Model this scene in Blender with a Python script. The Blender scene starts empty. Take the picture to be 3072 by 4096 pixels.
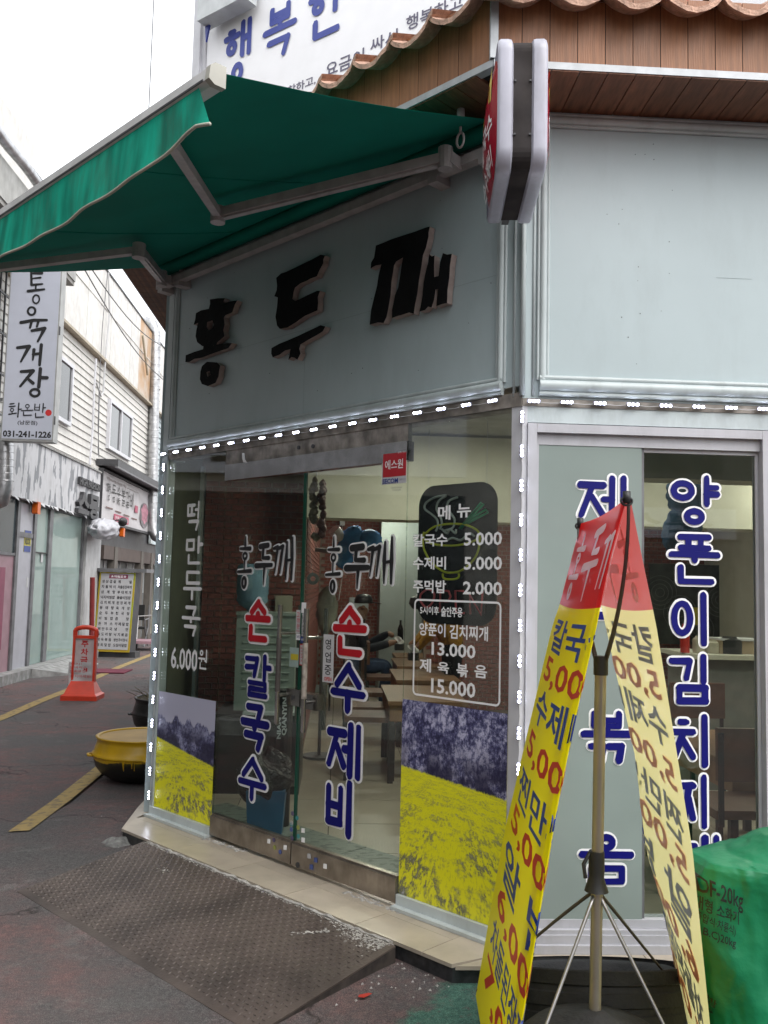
import bpy, bmesh, math, random
from mathutils import Vector, Matrix, noise as mnoise
def crump(p, sc_, amp, oct_=3):                          # ridged crumple for cloth and bags
    p = Vector(p); t = 0; a = 1
    for k in range(oct_):
        t += a*(1-2*abs(mnoise.noise(p*sc_*(1.9**k)+Vector((k*7.1, 3.3, 1.7))))); a *= .5
    return amp*t
random.seed(7)
D = bpy.data
sc = bpy.context.scene
col = sc.collection
R = math.radians
# ------------------------------------------------------------------ camera
PITCH, ROLL, YAW, FPX = .08367, -.02372, .04935, 3538.
CAM = Vector((0, 0, 1.6))
_f = Vector((math.sin(YAW)*math.cos(PITCH), math.cos(YAW)*math.cos(PITCH), math.sin(PITCH)))
_r = Vector((math.cos(YAW), -math.sin(YAW), 0)); _d = _f.cross(_r)
_c, _s = math.cos(ROLL), math.sin(ROLL)
AX, AY, AZ = _c*_r+_s*_d, -_s*_r+_c*_d, _f
cd = D.cameras.new('camera'); cam = D.objects.new('camera', cd); col.objects.link(cam)
cam.matrix_world = Matrix(((AX.x, -AY.x, -AZ.x, CAM.x), (AX.y, -AY.y, -AZ.y, CAM.y), (AX.z, -AY.z, -AZ.z, CAM.z), (0, 0, 0, 1)))
cd.sensor_width = 36; cd.lens = FPX/4096*36; cd.clip_end = 600; cd.clip_start = .05
sc.camera = cam
# ------------------------------------------------------------------ sky, sun, exposure
w = D.worlds.new('World'); sc.world = w; w.use_nodes = True
nt = w.node_tree; bg = nt.nodes['Background']
sky = nt.nodes.new('ShaderNodeTexSky'); sky.sky_type = 'NISHITA'; sky.sun_disc = False
sky.sun_elevation = R(50); sky.sun_rotation = R(140); sky.air_density = 1.5; sky.dust_density = 5
hs = nt.nodes.new('ShaderNodeHueSaturation'); hs.inputs['Saturation'].default_value = .22
nt.links.new(sky.outputs[0], hs.inputs['Color'])
cl = nt.nodes.new('ShaderNodeMix'); cl.data_type = 'RGBA'; cl.inputs['Factor'].default_value = .65      # even white cloud cover over the clear sky
nt.links.new(hs.outputs[0], cl.inputs['A']); cl.inputs['B'].default_value = (6.0, 6.15, 6.35, 1); nt.links.new(cl.outputs['Result'], bg.inputs[0])
bg.inputs[1].default_value = .13
sd = D.lights.new('sun', 'SUN'); sd.energy = .5; sd.angle = R(40); sd.color = (1, .97, .93)
sun = D.objects.new('sun', sd); col.objects.link(sun); sun.rotation_euler = (R(40), 0, R(40))
vs = sc.view_settings; vs.view_transform = 'Standard'; vs.look = 'None'; vs.gamma = 1; vs.use_curve_mapping = False
vs.exposure = 1.5
sc.cycles.max_bounces = 10; sc.cycles.transparent_max_bounces = 24; sc.cycles.caustics_reflective = False; sc.cycles.caustics_refractive = False
# ------------------------------------------------------------------ pixels to places on real planes
def ray(px, py): return AX*((px-1536)/FPX)+AY*((py-2048)/FPX)+AZ
def PZ(px, py, z=0):
    d = ray(px, py); return CAM+d*((z-1.6)/d.z)
class Frame:
    def __init__(s, o, u, n):
        s.o = Vector(o); s.u = Vector(u).normalized(); s.n = Vector(n).normalized()
    def W(s, a, z, d=0): return s.o+s.u*a+s.n*d+Vector((0, 0, z))
    def at(s, px, py, d=0):
        r = ray(px, py); p = s.o+s.n*d
        q = CAM+r*((p-CAM).dot(s.n)/r.dot(s.n)); return (q-s.o).dot(s.u), q.z
    def box(s, x0, y0, x1, y1, d=0):
        xc, yc = (x0+x1)/2, (y0+y1)/2
        return s.at(x0, yc, d)[0], s.at(xc, y1, d)[1], s.at(x1, yc, d)[0], s.at(xc, y0, d)[1]
ANG = .82598
FA = Frame((-1.10, 5.735, 0), (math.cos(ANG), -math.sin(ANG), 0), (-math.sin(ANG), -math.cos(ANG), 0))
FB = Frame((0, 3.71, 0), (1, 0, 0), (0, -1, 0))
FL = Frame((-5.1, 0, 0), (0, 1, 0), (1, 0, 0))
def FY(y): return Frame((0, y, 0), (1, 0, 0), (0, -1, 0))
def FX(x): return Frame((x, 0, 0), (0, 1, 0), (1, 0, 0))
FW = Frame((0, 0, 0), (1, 0, 0), (0, 1, 0))           # plain world axes: a=x, d=y
# ------------------------------------------------------------------ materials
MATS = {}
def mat(name, c, rough=.6, metal=0, var=.12, vs_=6, bump=0, bs=60, spec=.5, rnd=0, c2=None, thr=None, stretch=None, trans=0, emit=0, bumpd=.01, grime=0):
    if name in MATS: return MATS[name]
    m = D.materials.new(name); m.use_nodes = True; n = m.node_tree; N = n.nodes; L = n.links; b = N['Principled BSDF']
    MATS[name] = m
    b.inputs['Roughness'].default_value = rough; b.inputs['Metallic'].default_value = metal
    b.inputs['Specular IOR Level'].default_value = spec
    tc = N.new('ShaderNodeTexCoord'); mp = N.new('ShaderNodeMapping'); L.new(tc.outputs['Object'], mp.inputs[0])
    if stretch: mp.inputs['Scale'].default_value = stretch
    no = N.new('ShaderNodeTexNoise'); no.inputs['Scale'].default_value = vs_; no.inputs['Detail'].default_value = 6; L.new(mp.outputs[0], no.inputs[0])
    rp = N.new('ShaderNodeValToRGB'); L.new(no.outputs[0], rp.inputs[0])
    if not emit and name not in ('billboard_face', 'white_print'): c = [x*.80 for x in c]; c2 = [x*.80 for x in c2] if c2 else None
    lo = [max(0, x*(1-var)) for x in c]; hi = [x*(1+var) for x in c]
    if c2: lo = list(c2); hi = list(c)
    e = rp.color_ramp.elements; e[0].color = (*lo, 1); e[1].color = (*hi, 1)
    e[0].position, e[1].position = thr or (.35, .65)
    src = rp.outputs[0]
    if grime:
        n3 = N.new('ShaderNodeTexNoise'); n3.inputs['Scale'].default_value = 2.3; n3.inputs['Detail'].default_value = 9; n3.inputs['Roughness'].default_value = .7
        mp3 = N.new('ShaderNodeMapping'); mp3.inputs['Scale'].default_value = (2.5, 2.5, .8); L.new(tc.outputs['Object'], mp3.inputs[0]); L.new(mp3.outputs[0], n3.inputs[0])
        r3 = N.new('ShaderNodeValToRGB'); r3.color_ramp.elements[0].position = .48; r3.color_ramp.elements[1].position = .72; r3.color_ramp.elements[1].color = (grime, grime, grime, 1); r3.color_ramp.elements[0].color = (0, 0, 0, 1)
        L.new(n3.outputs[0], r3.inputs[0])
        mx = N.new('ShaderNodeMix'); mx.data_type = 'RGBA'; L.new(r3.outputs[0], mx.inputs['Factor']); L.new(src, mx.inputs['A']); mx.inputs['B'].default_value = (.09, .075, .06, 1); src = mx.outputs['Result']
    if rnd:
        oi = N.new('ShaderNodeObjectInfo'); hsn = N.new('ShaderNodeHueSaturation'); mr = N.new('ShaderNodeMapRange')
        mr.inputs['To Min'].default_value = 1-rnd; mr.inputs['To Max'].default_value = 1+rnd
        L.new(oi.outputs['Random'], mr.inputs[0]); L.new(mr.outputs[0], hsn.inputs['Value']); L.new(src, hsn.inputs['Color']); src = hsn.outputs[0]
    L.new(src, b.inputs['Base Color'])
    if bump:
        n2 = N.new('ShaderNodeTexNoise'); n2.inputs['Scale'].default_value = bs; n2.inputs['Detail'].default_value = 4; L.new(mp.outputs[0], n2.inputs[0])
        bp = N.new('ShaderNodeBump'); bp.inputs['Strength'].default_value = bump; bp.inputs['Distance'].default_value = bumpd; L.new(n2.outputs[0], bp.inputs['Height']); L.new(bp.outputs[0], b.inputs['Normal'])
    if trans:
        t = N.new('ShaderNodeBsdfTranslucent'); L.new(src, t.inputs[0]); mx = N.new('ShaderNodeMixShader'); mx.inputs[0].default_value = trans
        L.new(b.outputs[0], mx.inputs[1]); L.new(t.outputs[0], mx.inputs[2]); L.new(mx.outputs[0], N['Material Output'].inputs[0])
    if emit:
        b.inputs['Emission Color'].default_value = (*c, 1); b.inputs['Emission Strength'].default_value = emit
    return m
def glass(name, tint, refl=1., ior=1.5, film=None, haze=0):
    m = D.materials.new(name); m.use_nodes = True; n = m.node_tree; N = n.nodes; L = n.links; N.remove(N['Principled BSDF'])
    t = N.new('ShaderNodeBsdfTransparent'); t.inputs[0].default_value = (*tint, 1)
    g = N.new('ShaderNodeBsdfGlossy'); g.inputs['Roughness'].default_value = .015
    # two-sided Schlick reflectance (each pane is a thin box, so both faces behave like outer faces)
    ge = N.new('ShaderNodeNewGeometry'); vm = N.new('ShaderNodeVectorMath'); vm.operation = 'DOT_PRODUCT'; L.new(ge.outputs['Normal'], vm.inputs[0]); L.new(ge.outputs['Incoming'], vm.inputs[1])
    def mt(op, a, b2):
        q = N.new('ShaderNodeMath'); q.operation = op
        for i, v in enumerate((a, b2)):
            if isinstance(v, (int, float)): q.inputs[i].default_value = v
            else: L.new(v, q.inputs[i])
        return q
    r0 = ((ior-1)/(ior+1))**2
    ml = mt('MULTIPLY', mt('ADD', mt('MULTIPLY', mt('POWER', mt('SUBTRACT', 1, mt('ABSOLUTE', vm.outputs['Value'], 0).outputs[0]).outputs[0], 5).outputs[0], 1-r0).outputs[0], r0).outputs[0], refl); ml.use_clamp = True
    base = t.outputs[0]
    if film:
        df = N.new('ShaderNodeBsdfDiffuse'); tc = N.new('ShaderNodeTexCoord'); no = N.new('ShaderNodeTexNoise'); no.inputs['Scale'].default_value = 3; no.inputs['Detail'].default_value = 8
        L.new(tc.outputs['Object'], no.inputs[0]); rp = N.new('ShaderNodeValToRGB'); L.new(no.outputs[0], rp.inputs[0])
        rp.color_ramp.elements[0].color = (*[x*.85 for x in film], 1); rp.color_ramp.elements[1].color = (*[x*1.12 for x in film], 1); L.new(rp.outputs[0], df.inputs[0])
        mm = N.new('ShaderNodeMixShader'); mm.inputs[0].default_value = haze; L.new(base, mm.inputs[1]); L.new(df.outputs[0], mm.inputs[2]); base = mm.outputs[0]
    mx = N.new('ShaderNodeMixShader'); L.new(ml.outputs[0], mx.inputs[0]); L.new(base, mx.inputs[1]); L.new(g.outputs[0], mx.inputs[2])
    L.new(mx.outputs[0], N['Material Output'].inputs[0]); MATS[name] = m; return m
def backprint(name, front, back, rough=.3, trans=.35):
    m = D.materials.new(name); m.use_nodes = True; n = m.node_tree; N = n.nodes; L = n.links; b = N['Principled BSDF']
    ge = N.new('ShaderNodeNewGeometry'); mx = N.new('ShaderNodeMix'); mx.data_type = 'RGBA'; L.new(ge.outputs['Backfacing'], mx.inputs['Factor'])
    mx.inputs['A'].default_value = (*front, 1); mx.inputs['B'].default_value = (*back, 1); L.new(mx.outputs['Result'], b.inputs['Base Color']); b.inputs['Roughness'].default_value = rough
    t = N.new('ShaderNodeBsdfTranslucent'); L.new(mx.outputs['Result'], t.inputs[0]); ms = N.new('ShaderNodeMixShader'); ms.inputs[0].default_value = trans
    L.new(b.outputs[0], ms.inputs[1]); L.new(t.outputs[0], ms.inputs[2]); L.new(ms.outputs[0], N['Material Output'].inputs[0]); MATS[name] = m; return m
panel_m = mat('painted_panel', (.505, .600, .622), .42, var=.035, vs_=1.5, bump=.10, bs=4, bumpd=.02, grime=.09)
trim_m = mat('pale_trim', (.56, .63, .64), .4, var=.06, bump=.05, bs=40, grime=.3)
upvc_m = mat('window_upvc', (.56, .56, .60), .35, var=.05, grime=.25)
white_m = mat('white_print', (.84, .84, .85), .5, var=.02)
whitepl_m = mat('white_plastic', (.70, .70, .74), .35, var=.06, grime=.15)
black_m = mat('black_print', (.012, .012, .014), .45, var=.2)
blackface_m = mat('black_letter_face', (.008, .008, .009), .8, var=.3, bump=.3, bs=30, spec=.15)
lside_m = mat('letter_side', (.42, .34, .31), .7, var=.15, vs_=20)
blue_m = mat('blue_vinyl', (.008, .008, .17), .45, var=.08, spec=.2)
red_m = mat('red_vinyl', (.56, .008, .02), .35, var=.05)
redtx_m = mat('red_print', (.62, .03, .03), .4, var=.05)
green_m = mat('awning_fabric', (.006, .25, .185), .8, var=.12, vs_=2, bump=.1, bs=300, trans=.13, spec=.2)
valance_m = mat('valance_fabric', (.012, .44, .30), .8, var=.35, vs_=5, bump=.1, bs=200, trans=.35, stretch=(2.5, 2.5, .5), spec=.2, grime=.5)
alu_m = mat('aluminium', (.70, .70, .70), .4, .15, var=.1, vs_=10, bump=.05)
armm_m = mat('arm_paint', (.50, .46, .46), .45, .1, var=.12, vs_=14, grime=.3)
steel_m = mat('stainless_steel', (.42, .41, .39), .22, .95, var=.15, vs_=12, grime=.3)
rail_m = mat('brown_steel_rail', (.44, .39, .34), .28, .85, var=.3, vs_=7, grime=.5)
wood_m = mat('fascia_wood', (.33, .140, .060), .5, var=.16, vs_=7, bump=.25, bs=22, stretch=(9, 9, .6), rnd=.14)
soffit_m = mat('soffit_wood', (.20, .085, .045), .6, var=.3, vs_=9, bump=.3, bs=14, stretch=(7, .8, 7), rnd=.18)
tile_m = mat('clay_tile', (.52, .32, .235), .8, var=.25, vs_=25, bump=.6, bs=90, rnd=.15)
dark_m = mat('dark_void', (.015, .015, .016), .9)
marble_m = mat('step_tile', (.52, .45, .36), .28, var=.14, vs_=4, rnd=.06, grime=.2)
granite_m = mat('black_granite', (.035, .036, .038), .35, var=.5, vs_=30, grime=.2)
mortar_m = mat('pale_mortar', (.46, .44, .41), .9, var=.25, vs_=30, bump=.6, bs=120)
plate_m = mat('checker_plate', (.092, .070, .060), .55, .2, var=.35, vs_=3, bump=.25, bs=90, grime=.5)
lozenge_m = mat('plate_tread', (.108, .086, .076), .42, .25, var=.25, vs_=6)
rubber_m = mat('tyre_rubber', (.022, .022, .024), .75, var=.35, vs_=12, bump=.4, bs=70)
orange_m = mat('orange_plastic', (.75, .055, .02), .4, var=.1, grime=.2)
yline_m = mat('road_yellow', (.42, .30, .11), .85, var=.3, vs_=16, bump=.4, bs=180, c2=(.22, .17, .10), thr=(.36, .52))
concrete_m = mat('concrete', (.36, .36, .35), .9, var=.25, vs_=8, bump=.5, bs=90, grime=.4)
siding_m = mat('siding', (.74, .72, .68), .6, var=.05, rnd=.05, grime=.12)
upper_m = mat('upper_panel', (.86, .84, .80), .6, var=.08, rnd=.05, grime=.2)
orange_tint_m = mat('orange_tinted_panel', (.70, .60, .50), .6, var=.2, vs_=1.5, c2=(.62, .38, .2), thr=(.4, .6))  # upper panel variant with soft tan and orange-brown patches
peel_m = mat('peeling_paint', (.66, .66, .68), .8, var=.1, vs_=3.0, bump=.5, bs=20, c2=(.30, .31, .33), thr=(.455, .467), stretch=(1, 1.5, .5), grime=.3)
duct_m = mat('galvanised_duct', (.52, .52, .53), .32, .85, var=.2, vs_=10, bump=.2, bs=20)
grey_m = mat('grey_frame', (.20, .20, .21), .5, .3, var=.2)
dgrey_m = mat('dark_frame', (.06, .06, .065), .5, .1, var=.2)
brick_m = mat('interior_brick', (.25, .078, .060), .75, var=.25, vs_=30, bump=.4, bs=60, rnd=.22)
mortar2_m = mat('brick_joint', (.36, .28, .23), .9, var=.2)
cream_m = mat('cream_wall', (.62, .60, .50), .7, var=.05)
pillar_m = mat('interior_pillar', (.45, .51, .50), .6, var=.05)
floor_m = mat('floor_tile', (.46, .41, .33), .3, var=.1, vs_=3, rnd=.05)
joint_m = mat('floor_joint', (.10, .09, .08), .9)
mat_m = mat('pebble_entry_tile', (.23, .28, .25), .4, var=.1, vs_=16, c2=(.10, .13, .11), thr=(.42, .46), stretch=(1, 2, 1))
tabletop_m = mat('table_wood', (.28, .16, .09), .4, var=.2, vs_=8, stretch=(1, 8, 1))
tableside_m = mat('table_box_wood', (.30, .17, .09), .5, var=.2)
bmetal_m = mat('black_metal', (.02, .02, .02), .5, var=.2)
seat_m = mat('brown_leather', (.16, .075, .045), .45, var=.2)
navy_m = mat('navy_cloth', (.012, .014, .022), .85, var=.3, vs_=20)
jean_m = mat('denim', (.03, .055, .12), .85, var=.3, vs_=20)
skin_m = mat('skin', (.30, .16, .10), .55, var=.08)
mustard_m = mat('mustard_knit', (.42, .21, .02), .9, var=.2, vs_=20)
bluecov_m = mat('blue_quilted_cover', (.05, .26, .66), .6, var=.3, vs_=8, bump=.8, bs=14)
navycov_m = mat('dark_blue_quilted_cover', (.035, .10, .20), .6, var=.3, vs_=8, bump=.8, bs=14)
cooler_m = mat('cooler_plastic', (.34, .41, .37), .4, var=.05)
bottle_m = mat('water_bottle', (.18, .32, .42), .15, var=.1, spec=.8)
bin_m = mat('blue_bin_plastic', (.02, .17, .34), .4, var=.1)
bag_m = mat('black_bag', (.012, .013, .014), .25, var=.3, bump=1, bs=18, bumpd=.04)
garlic_m = mat('garlic_bulb', (.22, .17, .11), .7, var=.3, vs_=30)
chili_m = mat('dark_red_bulb', (.13, .05, .04), .7, var=.3, vs_=30)
dbrick_m = mat('cabinet_black', (.01, .011, .011), .3)
led_m = mat('led_lens', (.80, .84, 1.), .3, var=0, emit=20)
ledb_m = mat('led_body', (.16, .16, .19), .4, var=.02)
lamp_m = mat('ceiling_lamp_diffuser', (1, .93, .78), .4, var=0, emit=34)
greenbag_m = mat('green_vinyl_cover', (.006, .20, .085), .42, var=.12, vs_=3, bump=.3, bs=25, bumpd=.01)
potk_m = mat('cast_iron', (.02, .019, .018), .38, .1, var=.4, vs_=10, bump=.2, bs=50)
poty_m = mat('yellow_pot_paint', (.72, .43, .008), .32, var=.12, vs_=4, grime=.2)
potin_m = mat('pot_lid_board', (.60, .38, .12), .6, var=.15, vs_=3)
bulk_m = mat('billboard_face', (.86, .86, .88), .5, var=.02)
bluesg_m = mat('billboard_blue', (.045, .07, .36), .5, var=.03)
greysg_m = mat('billboard_small_text', (.13, .12, .19), .5, var=.03)
signface_m = mat('lightbox_face', (.56, .585, .68), .4, var=.02)
redface_m = mat('red_lightbox_face', (.55, .012, .045), .2, var=.08, spec=.6)
yel_m = mat('yellow_print', (.75, .62, .05), .4, var=.04)
opp_m = mat('opposite_wall', (.20, .195, .19), .8, var=.15)
oppg_m = mat('opposite_glass', (.03, .035, .04), .15, var=.2)
paper_m = mat('paper', (.62, .62, .63), .8, var=.06)
crims_m = mat('crimson_mat', (.16, .02, .045), .9, var=.2)
film_g = glass('frosted_green_glass', (.45, .55, .52), 1.0, 1.5, film=(.36, .46, .43), haze=.8)
film_g2 = glass('filmed_window_glass', (.5, .56, .53), .9, 1.5, film=(.29, .345, .325), haze=.86)
glass_g = glass('shop_glass', (.82, .87, .85), 1.7, 1.5)
winglass = glass('window_glass', (.12, .13, .14), 1.3, 1.6, film=(.05, .055, .06), haze=.85)
tube = lambda n, c: mat(n, c, .35, var=.05)
pink_m = mat('pink_panel', (.42, .25, .29), .5, var=.08)
magenta_m = mat('magenta_panel', (.30, .06, .12), .5, var=.08)
ban_y = backprint('banner_yellow', (.93, .82, .001), (.88, .80, .36), trans=.42)
ban_r = backprint('banner_red', (.72, .014, .014), (.66, .15, .14), trans=.4)
ban_w = backprint('banner_white', (.95, .84, .86), (.88, .58, .55), trans=.35)
ban_blue = backprint('banner_blue_text', (.03, .075, .42), (.36, .39, .50))
ban_redt = backprint('banner_red_text', (.62, .05, .02), (.74, .40, .24))
def creases(m, scale, strength, dist):
    N = m.node_tree.nodes; L = m.node_tree.links; b = N['Principled BSDF']; tc = N.new('ShaderNodeTexCoord'); q = N.new('ShaderNodeTexNoise'); q.noise_type = 'RIDGED_MULTIFRACTAL'; q.normalize = True
    q.inputs['Scale'].default_value = scale; q.inputs['Detail'].default_value = 4; q.inputs['Distortion'].default_value = .6; L.new(tc.outputs['Object'], q.inputs[0])
    bp = N.new('ShaderNodeBump'); bp.inputs['Strength'].default_value = strength; bp.inputs['Distance'].default_value = dist; L.new(q.outputs[0], bp.inputs['Height'])
    for l in list(b.inputs['Normal'].links): L.new(l.from_socket, bp.inputs['Normal'])
    L.new(bp.outputs[0], b.inputs['Normal'])
creases(greenbag_m, 4.5, .8, .03); creases(bag_m, 14, .8, .02)
# ------------------------------------------------------------------ object helpers
class T:                                                  # a thing: an Empty at its base; parts are given in world space
    def __init__(s, name, label, cat, loc=(0, 0, 0), rz=0, group=None, parent=None, kind=None):
        s.o = D.objects.new(name, None); col.objects.link(s.o); s.o.empty_display_size = .1
        s.M = Matrix.Translation(Vector(loc)) @ Matrix.Rotation(rz, 4, 'Z')
        s.o.matrix_world = s.M; s.inv = s.M.inverted()
        if label: s.o['label'] = label
        if cat: s.o['category'] = cat
        if group: s.o['group'] = group
        if kind: s.o['kind'] = kind
def link(name, me, parent=None, M=None, label=None, kind=None):
    o = D.objects.new(name, me); col.objects.link(o)
    if isinstance(parent, T): o.parent = parent.o
    elif parent is not None: o.parent = parent
    if M is not None: o.matrix_local = M
    if label: o['label'] = label
    if kind: o['kind'] = kind
    return o
class MB:
    def __init__(s): s.v = []; s.f = []; s.m = []
    def add(s, vs, fs, mi=0):
        b = len(s.v); s.v += [Vector(v) for v in vs]; s.f += [tuple(b+i for i in f) for f in fs]; s.m += [mi]*len(fs); return s
    def box(s, fr, a0, a1, z0, z1, d0, d1, mi=0):
        vs = [fr.W(a, z, d) for d in (d0, d1) for z in (z0, z1) for a in (a0, a1)]
        return s.add(vs, [(0, 1, 3, 2), (4, 6, 7, 5), (0, 4, 5, 1), (2, 3, 7, 6), (0, 2, 6, 4), (1, 5, 7, 3)], mi)
    def wbox(s, x0, x1, y0, y1, z0, z1, mi=0): return s.box(FW, x0, x1, z0, z1, y0, y1, mi)
    def bar(s, p, q, w, h=None, mi=0, up=(0, 0, 1)):
        p, q = Vector(p), Vector(q); h = h or w; t = (q-p).normalized(); up = Vector(up)
        if abs(t.dot(up)) > .98: up = Vector((1, 0, 0))
        a = t.cross(up).normalized()*w/2; b = a.cross(t).normalized()*h/2
        vs = [p-a-b, p+a-b, p+a+b, p-a+b, q-a-b, q+a-b, q+a+b, q-a+b]
        return s.add(vs, [(0, 1, 2, 3), (7, 6, 5, 4), (0, 4, 5, 1), (1, 5, 6, 2), (2, 6, 7, 3), (3, 7, 4, 0)], mi)
    def tube(s, pts, r, n=10, mi=0, closed=False, caps=True):
        pts = [Vector(p) for p in pts]; k = len(pts); rr = r if isinstance(r, (list, tuple)) else [r]*k
        b = len(s.v); prev = None
        for i, p in enumerate(pts):
            if closed: t = pts[(i+1) % k]-pts[i-1]
            else: t = pts[min(i+1, k-1)]-pts[max(i-1, 0)]
            t = t.normalized() if t.length > 1e-9 else Vector((0, 0, 1))
            if prev is None:
                a = t.orthogonal().normalized()
            else: a = (prev-t*prev.dot(t)).normalized()
            prev = a; c = t.cross(a)
            s.v += [p+(a*math.cos(2*math.pi*j/n)+c*math.sin(2*math.pi*j/n))*rr[i] for j in range(n)]
        for i in range(k if closed else k-1):
            i2 = (i+1) % k
            for j in range(n):
                s.f.append((b+i*n+j, b+i*n+(j+1) % n, b+i2*n+(j+1) % n, b+i2*n+j)); s.m.append(mi)
        if caps and not closed:
            s.f.append(tuple(b+j for j in reversed(range(n)))); s.m.append(mi)
            s.f.append(tuple(b+(k-1)*n+j for j in range(n))); s.m.append(mi)
        return s
    def lathe(s, c, prof, n=32, mi=0, ax=None, sy=1.0):
        c = Vector(c); b = len(s.v); M = ax or Matrix.Identity(3)
        for r, z in prof:
            for j in range(n):
                a = 2*math.pi*j/n; s.v.append(c+M @ Vector((r*math.cos(a), r*sy*math.sin(a), z)))
        for i in range(len(prof)-1):
            for j in range(n):
                s.f.append((b+i*n+j, b+i*n+(j+1) % n, b+(i+1)*n+(j+1) % n, b+(i+1)*n+j)); s.m.append(mi)
        return s
    def prism(s, fr, poly, d0, d1, mi=0):                # poly in (a,z)
        n = len(poly)
        vs = [fr.W(a, z, d0) for a, z in poly]+[fr.W(a, z, d1) for a, z in poly]
        return s.add(vs, [tuple(range(n)), tuple(range(2*n-1, n-1, -1))]+[(i, n+i, n+(i+1) % n, (i+1) % n) for i in range(n)], mi)
    def grid(s, fn, nu, nv, mi=0):
        b = len(s.v)
        for j in range(nv+1):
            for i in range(nu+1): s.v.append(Vector(fn(i/nu, j/nv)))
        for j in range(nv):
            for i in range(nu):
                q = b+j*(nu+1)+i; s.f.append((q, q+1, q+nu+2, q+nu+1)); s.m.append(mi)
        return s
    def mesh(s, name, mats, inv=None, smooth=False, ang=None):
        me = D.meshes.new(name); vs = [(inv @ v) if inv is not None else v for v in s.v]
        me.from_pydata(vs, [], s.f)
        for m in (mats if isinstance(mats, (list, tuple)) else [mats]): me.materials.append(m)
        me.polygons.foreach_set('material_index', s.m)
        bm = bmesh.new(); bm.from_mesh(me)
        if smooth != 'keep': bmesh.ops.recalc_face_normals(bm, faces=bm.faces)
        bm.to_mesh(me); bm.free()
        if smooth: me.shade_smooth()
        if ang: me.set_sharp_from_angle(angle=R(ang))
        return me
    def build(s, name, mats, parent=None, smooth=False, label=None, kind=None, cat=None, group=None, ang=None, pinv=None):
        inv = parent.inv if isinstance(parent, T) else pinv
        o = link(name, s.mesh(name, mats, inv, smooth, ang), parent, None, label, kind)
        if cat: o['category'] = cat
        if group: o['group'] = group
        return o
def sub(parent_part, T_, mb, name, mats, **k):            # sub-part: child of a part (parts have identity local matrices)
    return link(name, mb.mesh(name, mats, T_.inv, k.get('smooth', False), k.get('ang')), parent_part, None, k.get('label'), k.get('kind'))
def dup(root, loc=None, rz=None, label=None):
    r = root.copy(); col.objects.link(r)
    if loc is not None: r.location = loc
    if rz is not None: r.rotation_euler = (0, 0, rz)
    if label: r['label'] = label
    for ch in list(root.children):
        c = ch.copy(); col.objects.link(c); c.parent = r
        for g in list(ch.children):
            e = g.copy(); col.objects.link(e); e.parent = c
    return r
# ------------------------------------------------------------------ lettering
TXC = {}
def txmesh(body, bold=0, res=2):
    k = (body, bold, res)
    if k in TXC: return TXC[k]
    c = D.curves.new('t', 'FONT'); c.body = body; c.size = 1; c.offset = bold; c.resolution_u = res
    o = D.objects.new('t', c); col.objects.link(o)
    dg = bpy.context.evaluated_depsgraph_get(); dg.update()
    me = D.meshes.new_from_object(o.evaluated_get(dg))
    vs = [v.co.copy() for v in me.vertices]; fs = [tuple(p.vertices) for p in me.polygons]
    D.objects.remove(o); D.curves.remove(c); D.meshes.remove(me)
    xs = [v.x for v in vs]; ys = [v.y for v in vs]
    TXC[k] = (vs, fs, min(xs), max(xs), min(ys), max(ys)); return TXC[k]
def text(mb, fr, d, body, b, bold=.0, mi=0, mirror=False, res=2, th=0):
    """b = (a0,z0,a1,z1) box on the frame"""
    vs, fs, x0, x1, y0, y1 = txmesh(body, bold, res)
    a0, z0, a1, z1 = b; sx = (a1-a0)/(x1-x0); sy = (z1-z0)/(y1-y0)
    out = []
    for v in vs:
        t = (v.x-x0)*sx; a = (a1-t) if mirror else (a0+t)
        out.append(fr.W(a, z0+(v.y-y0)*sy, d))
    mb.add(out, fs, mi)
    return mb
def tpx(mb, fr, d, body, x0, y0, x1, y1, **k): return text(mb, fr, d, body, fr.box(x0, y0, x1, y1, d), **k)
def disc(c, r, n=12): return [(c[0]+r*math.cos(2*math.pi*i/n), c[1]+r*math.sin(2*math.pi*i/n)) for i in range(n)]
def capsule(p, q, r, n=6):
    p, q = Vector(p), Vector(q); t = (q-p); L = t.length; a = math.atan2(t.y, t.x)
    out = [(q.x+r*math.cos(a-math.pi/2+math.pi*i/n), q.y+r*math.sin(a-math.pi/2+math.pi*i/n)) for i in range(n+1)]
    out += [(p.x+r*math.cos(a+math.pi/2+math.pi*i/n), p.y+r*math.sin(a+math.pi/2+math.pi*i/n)) for i in range(n+1)]
    return out
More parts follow.
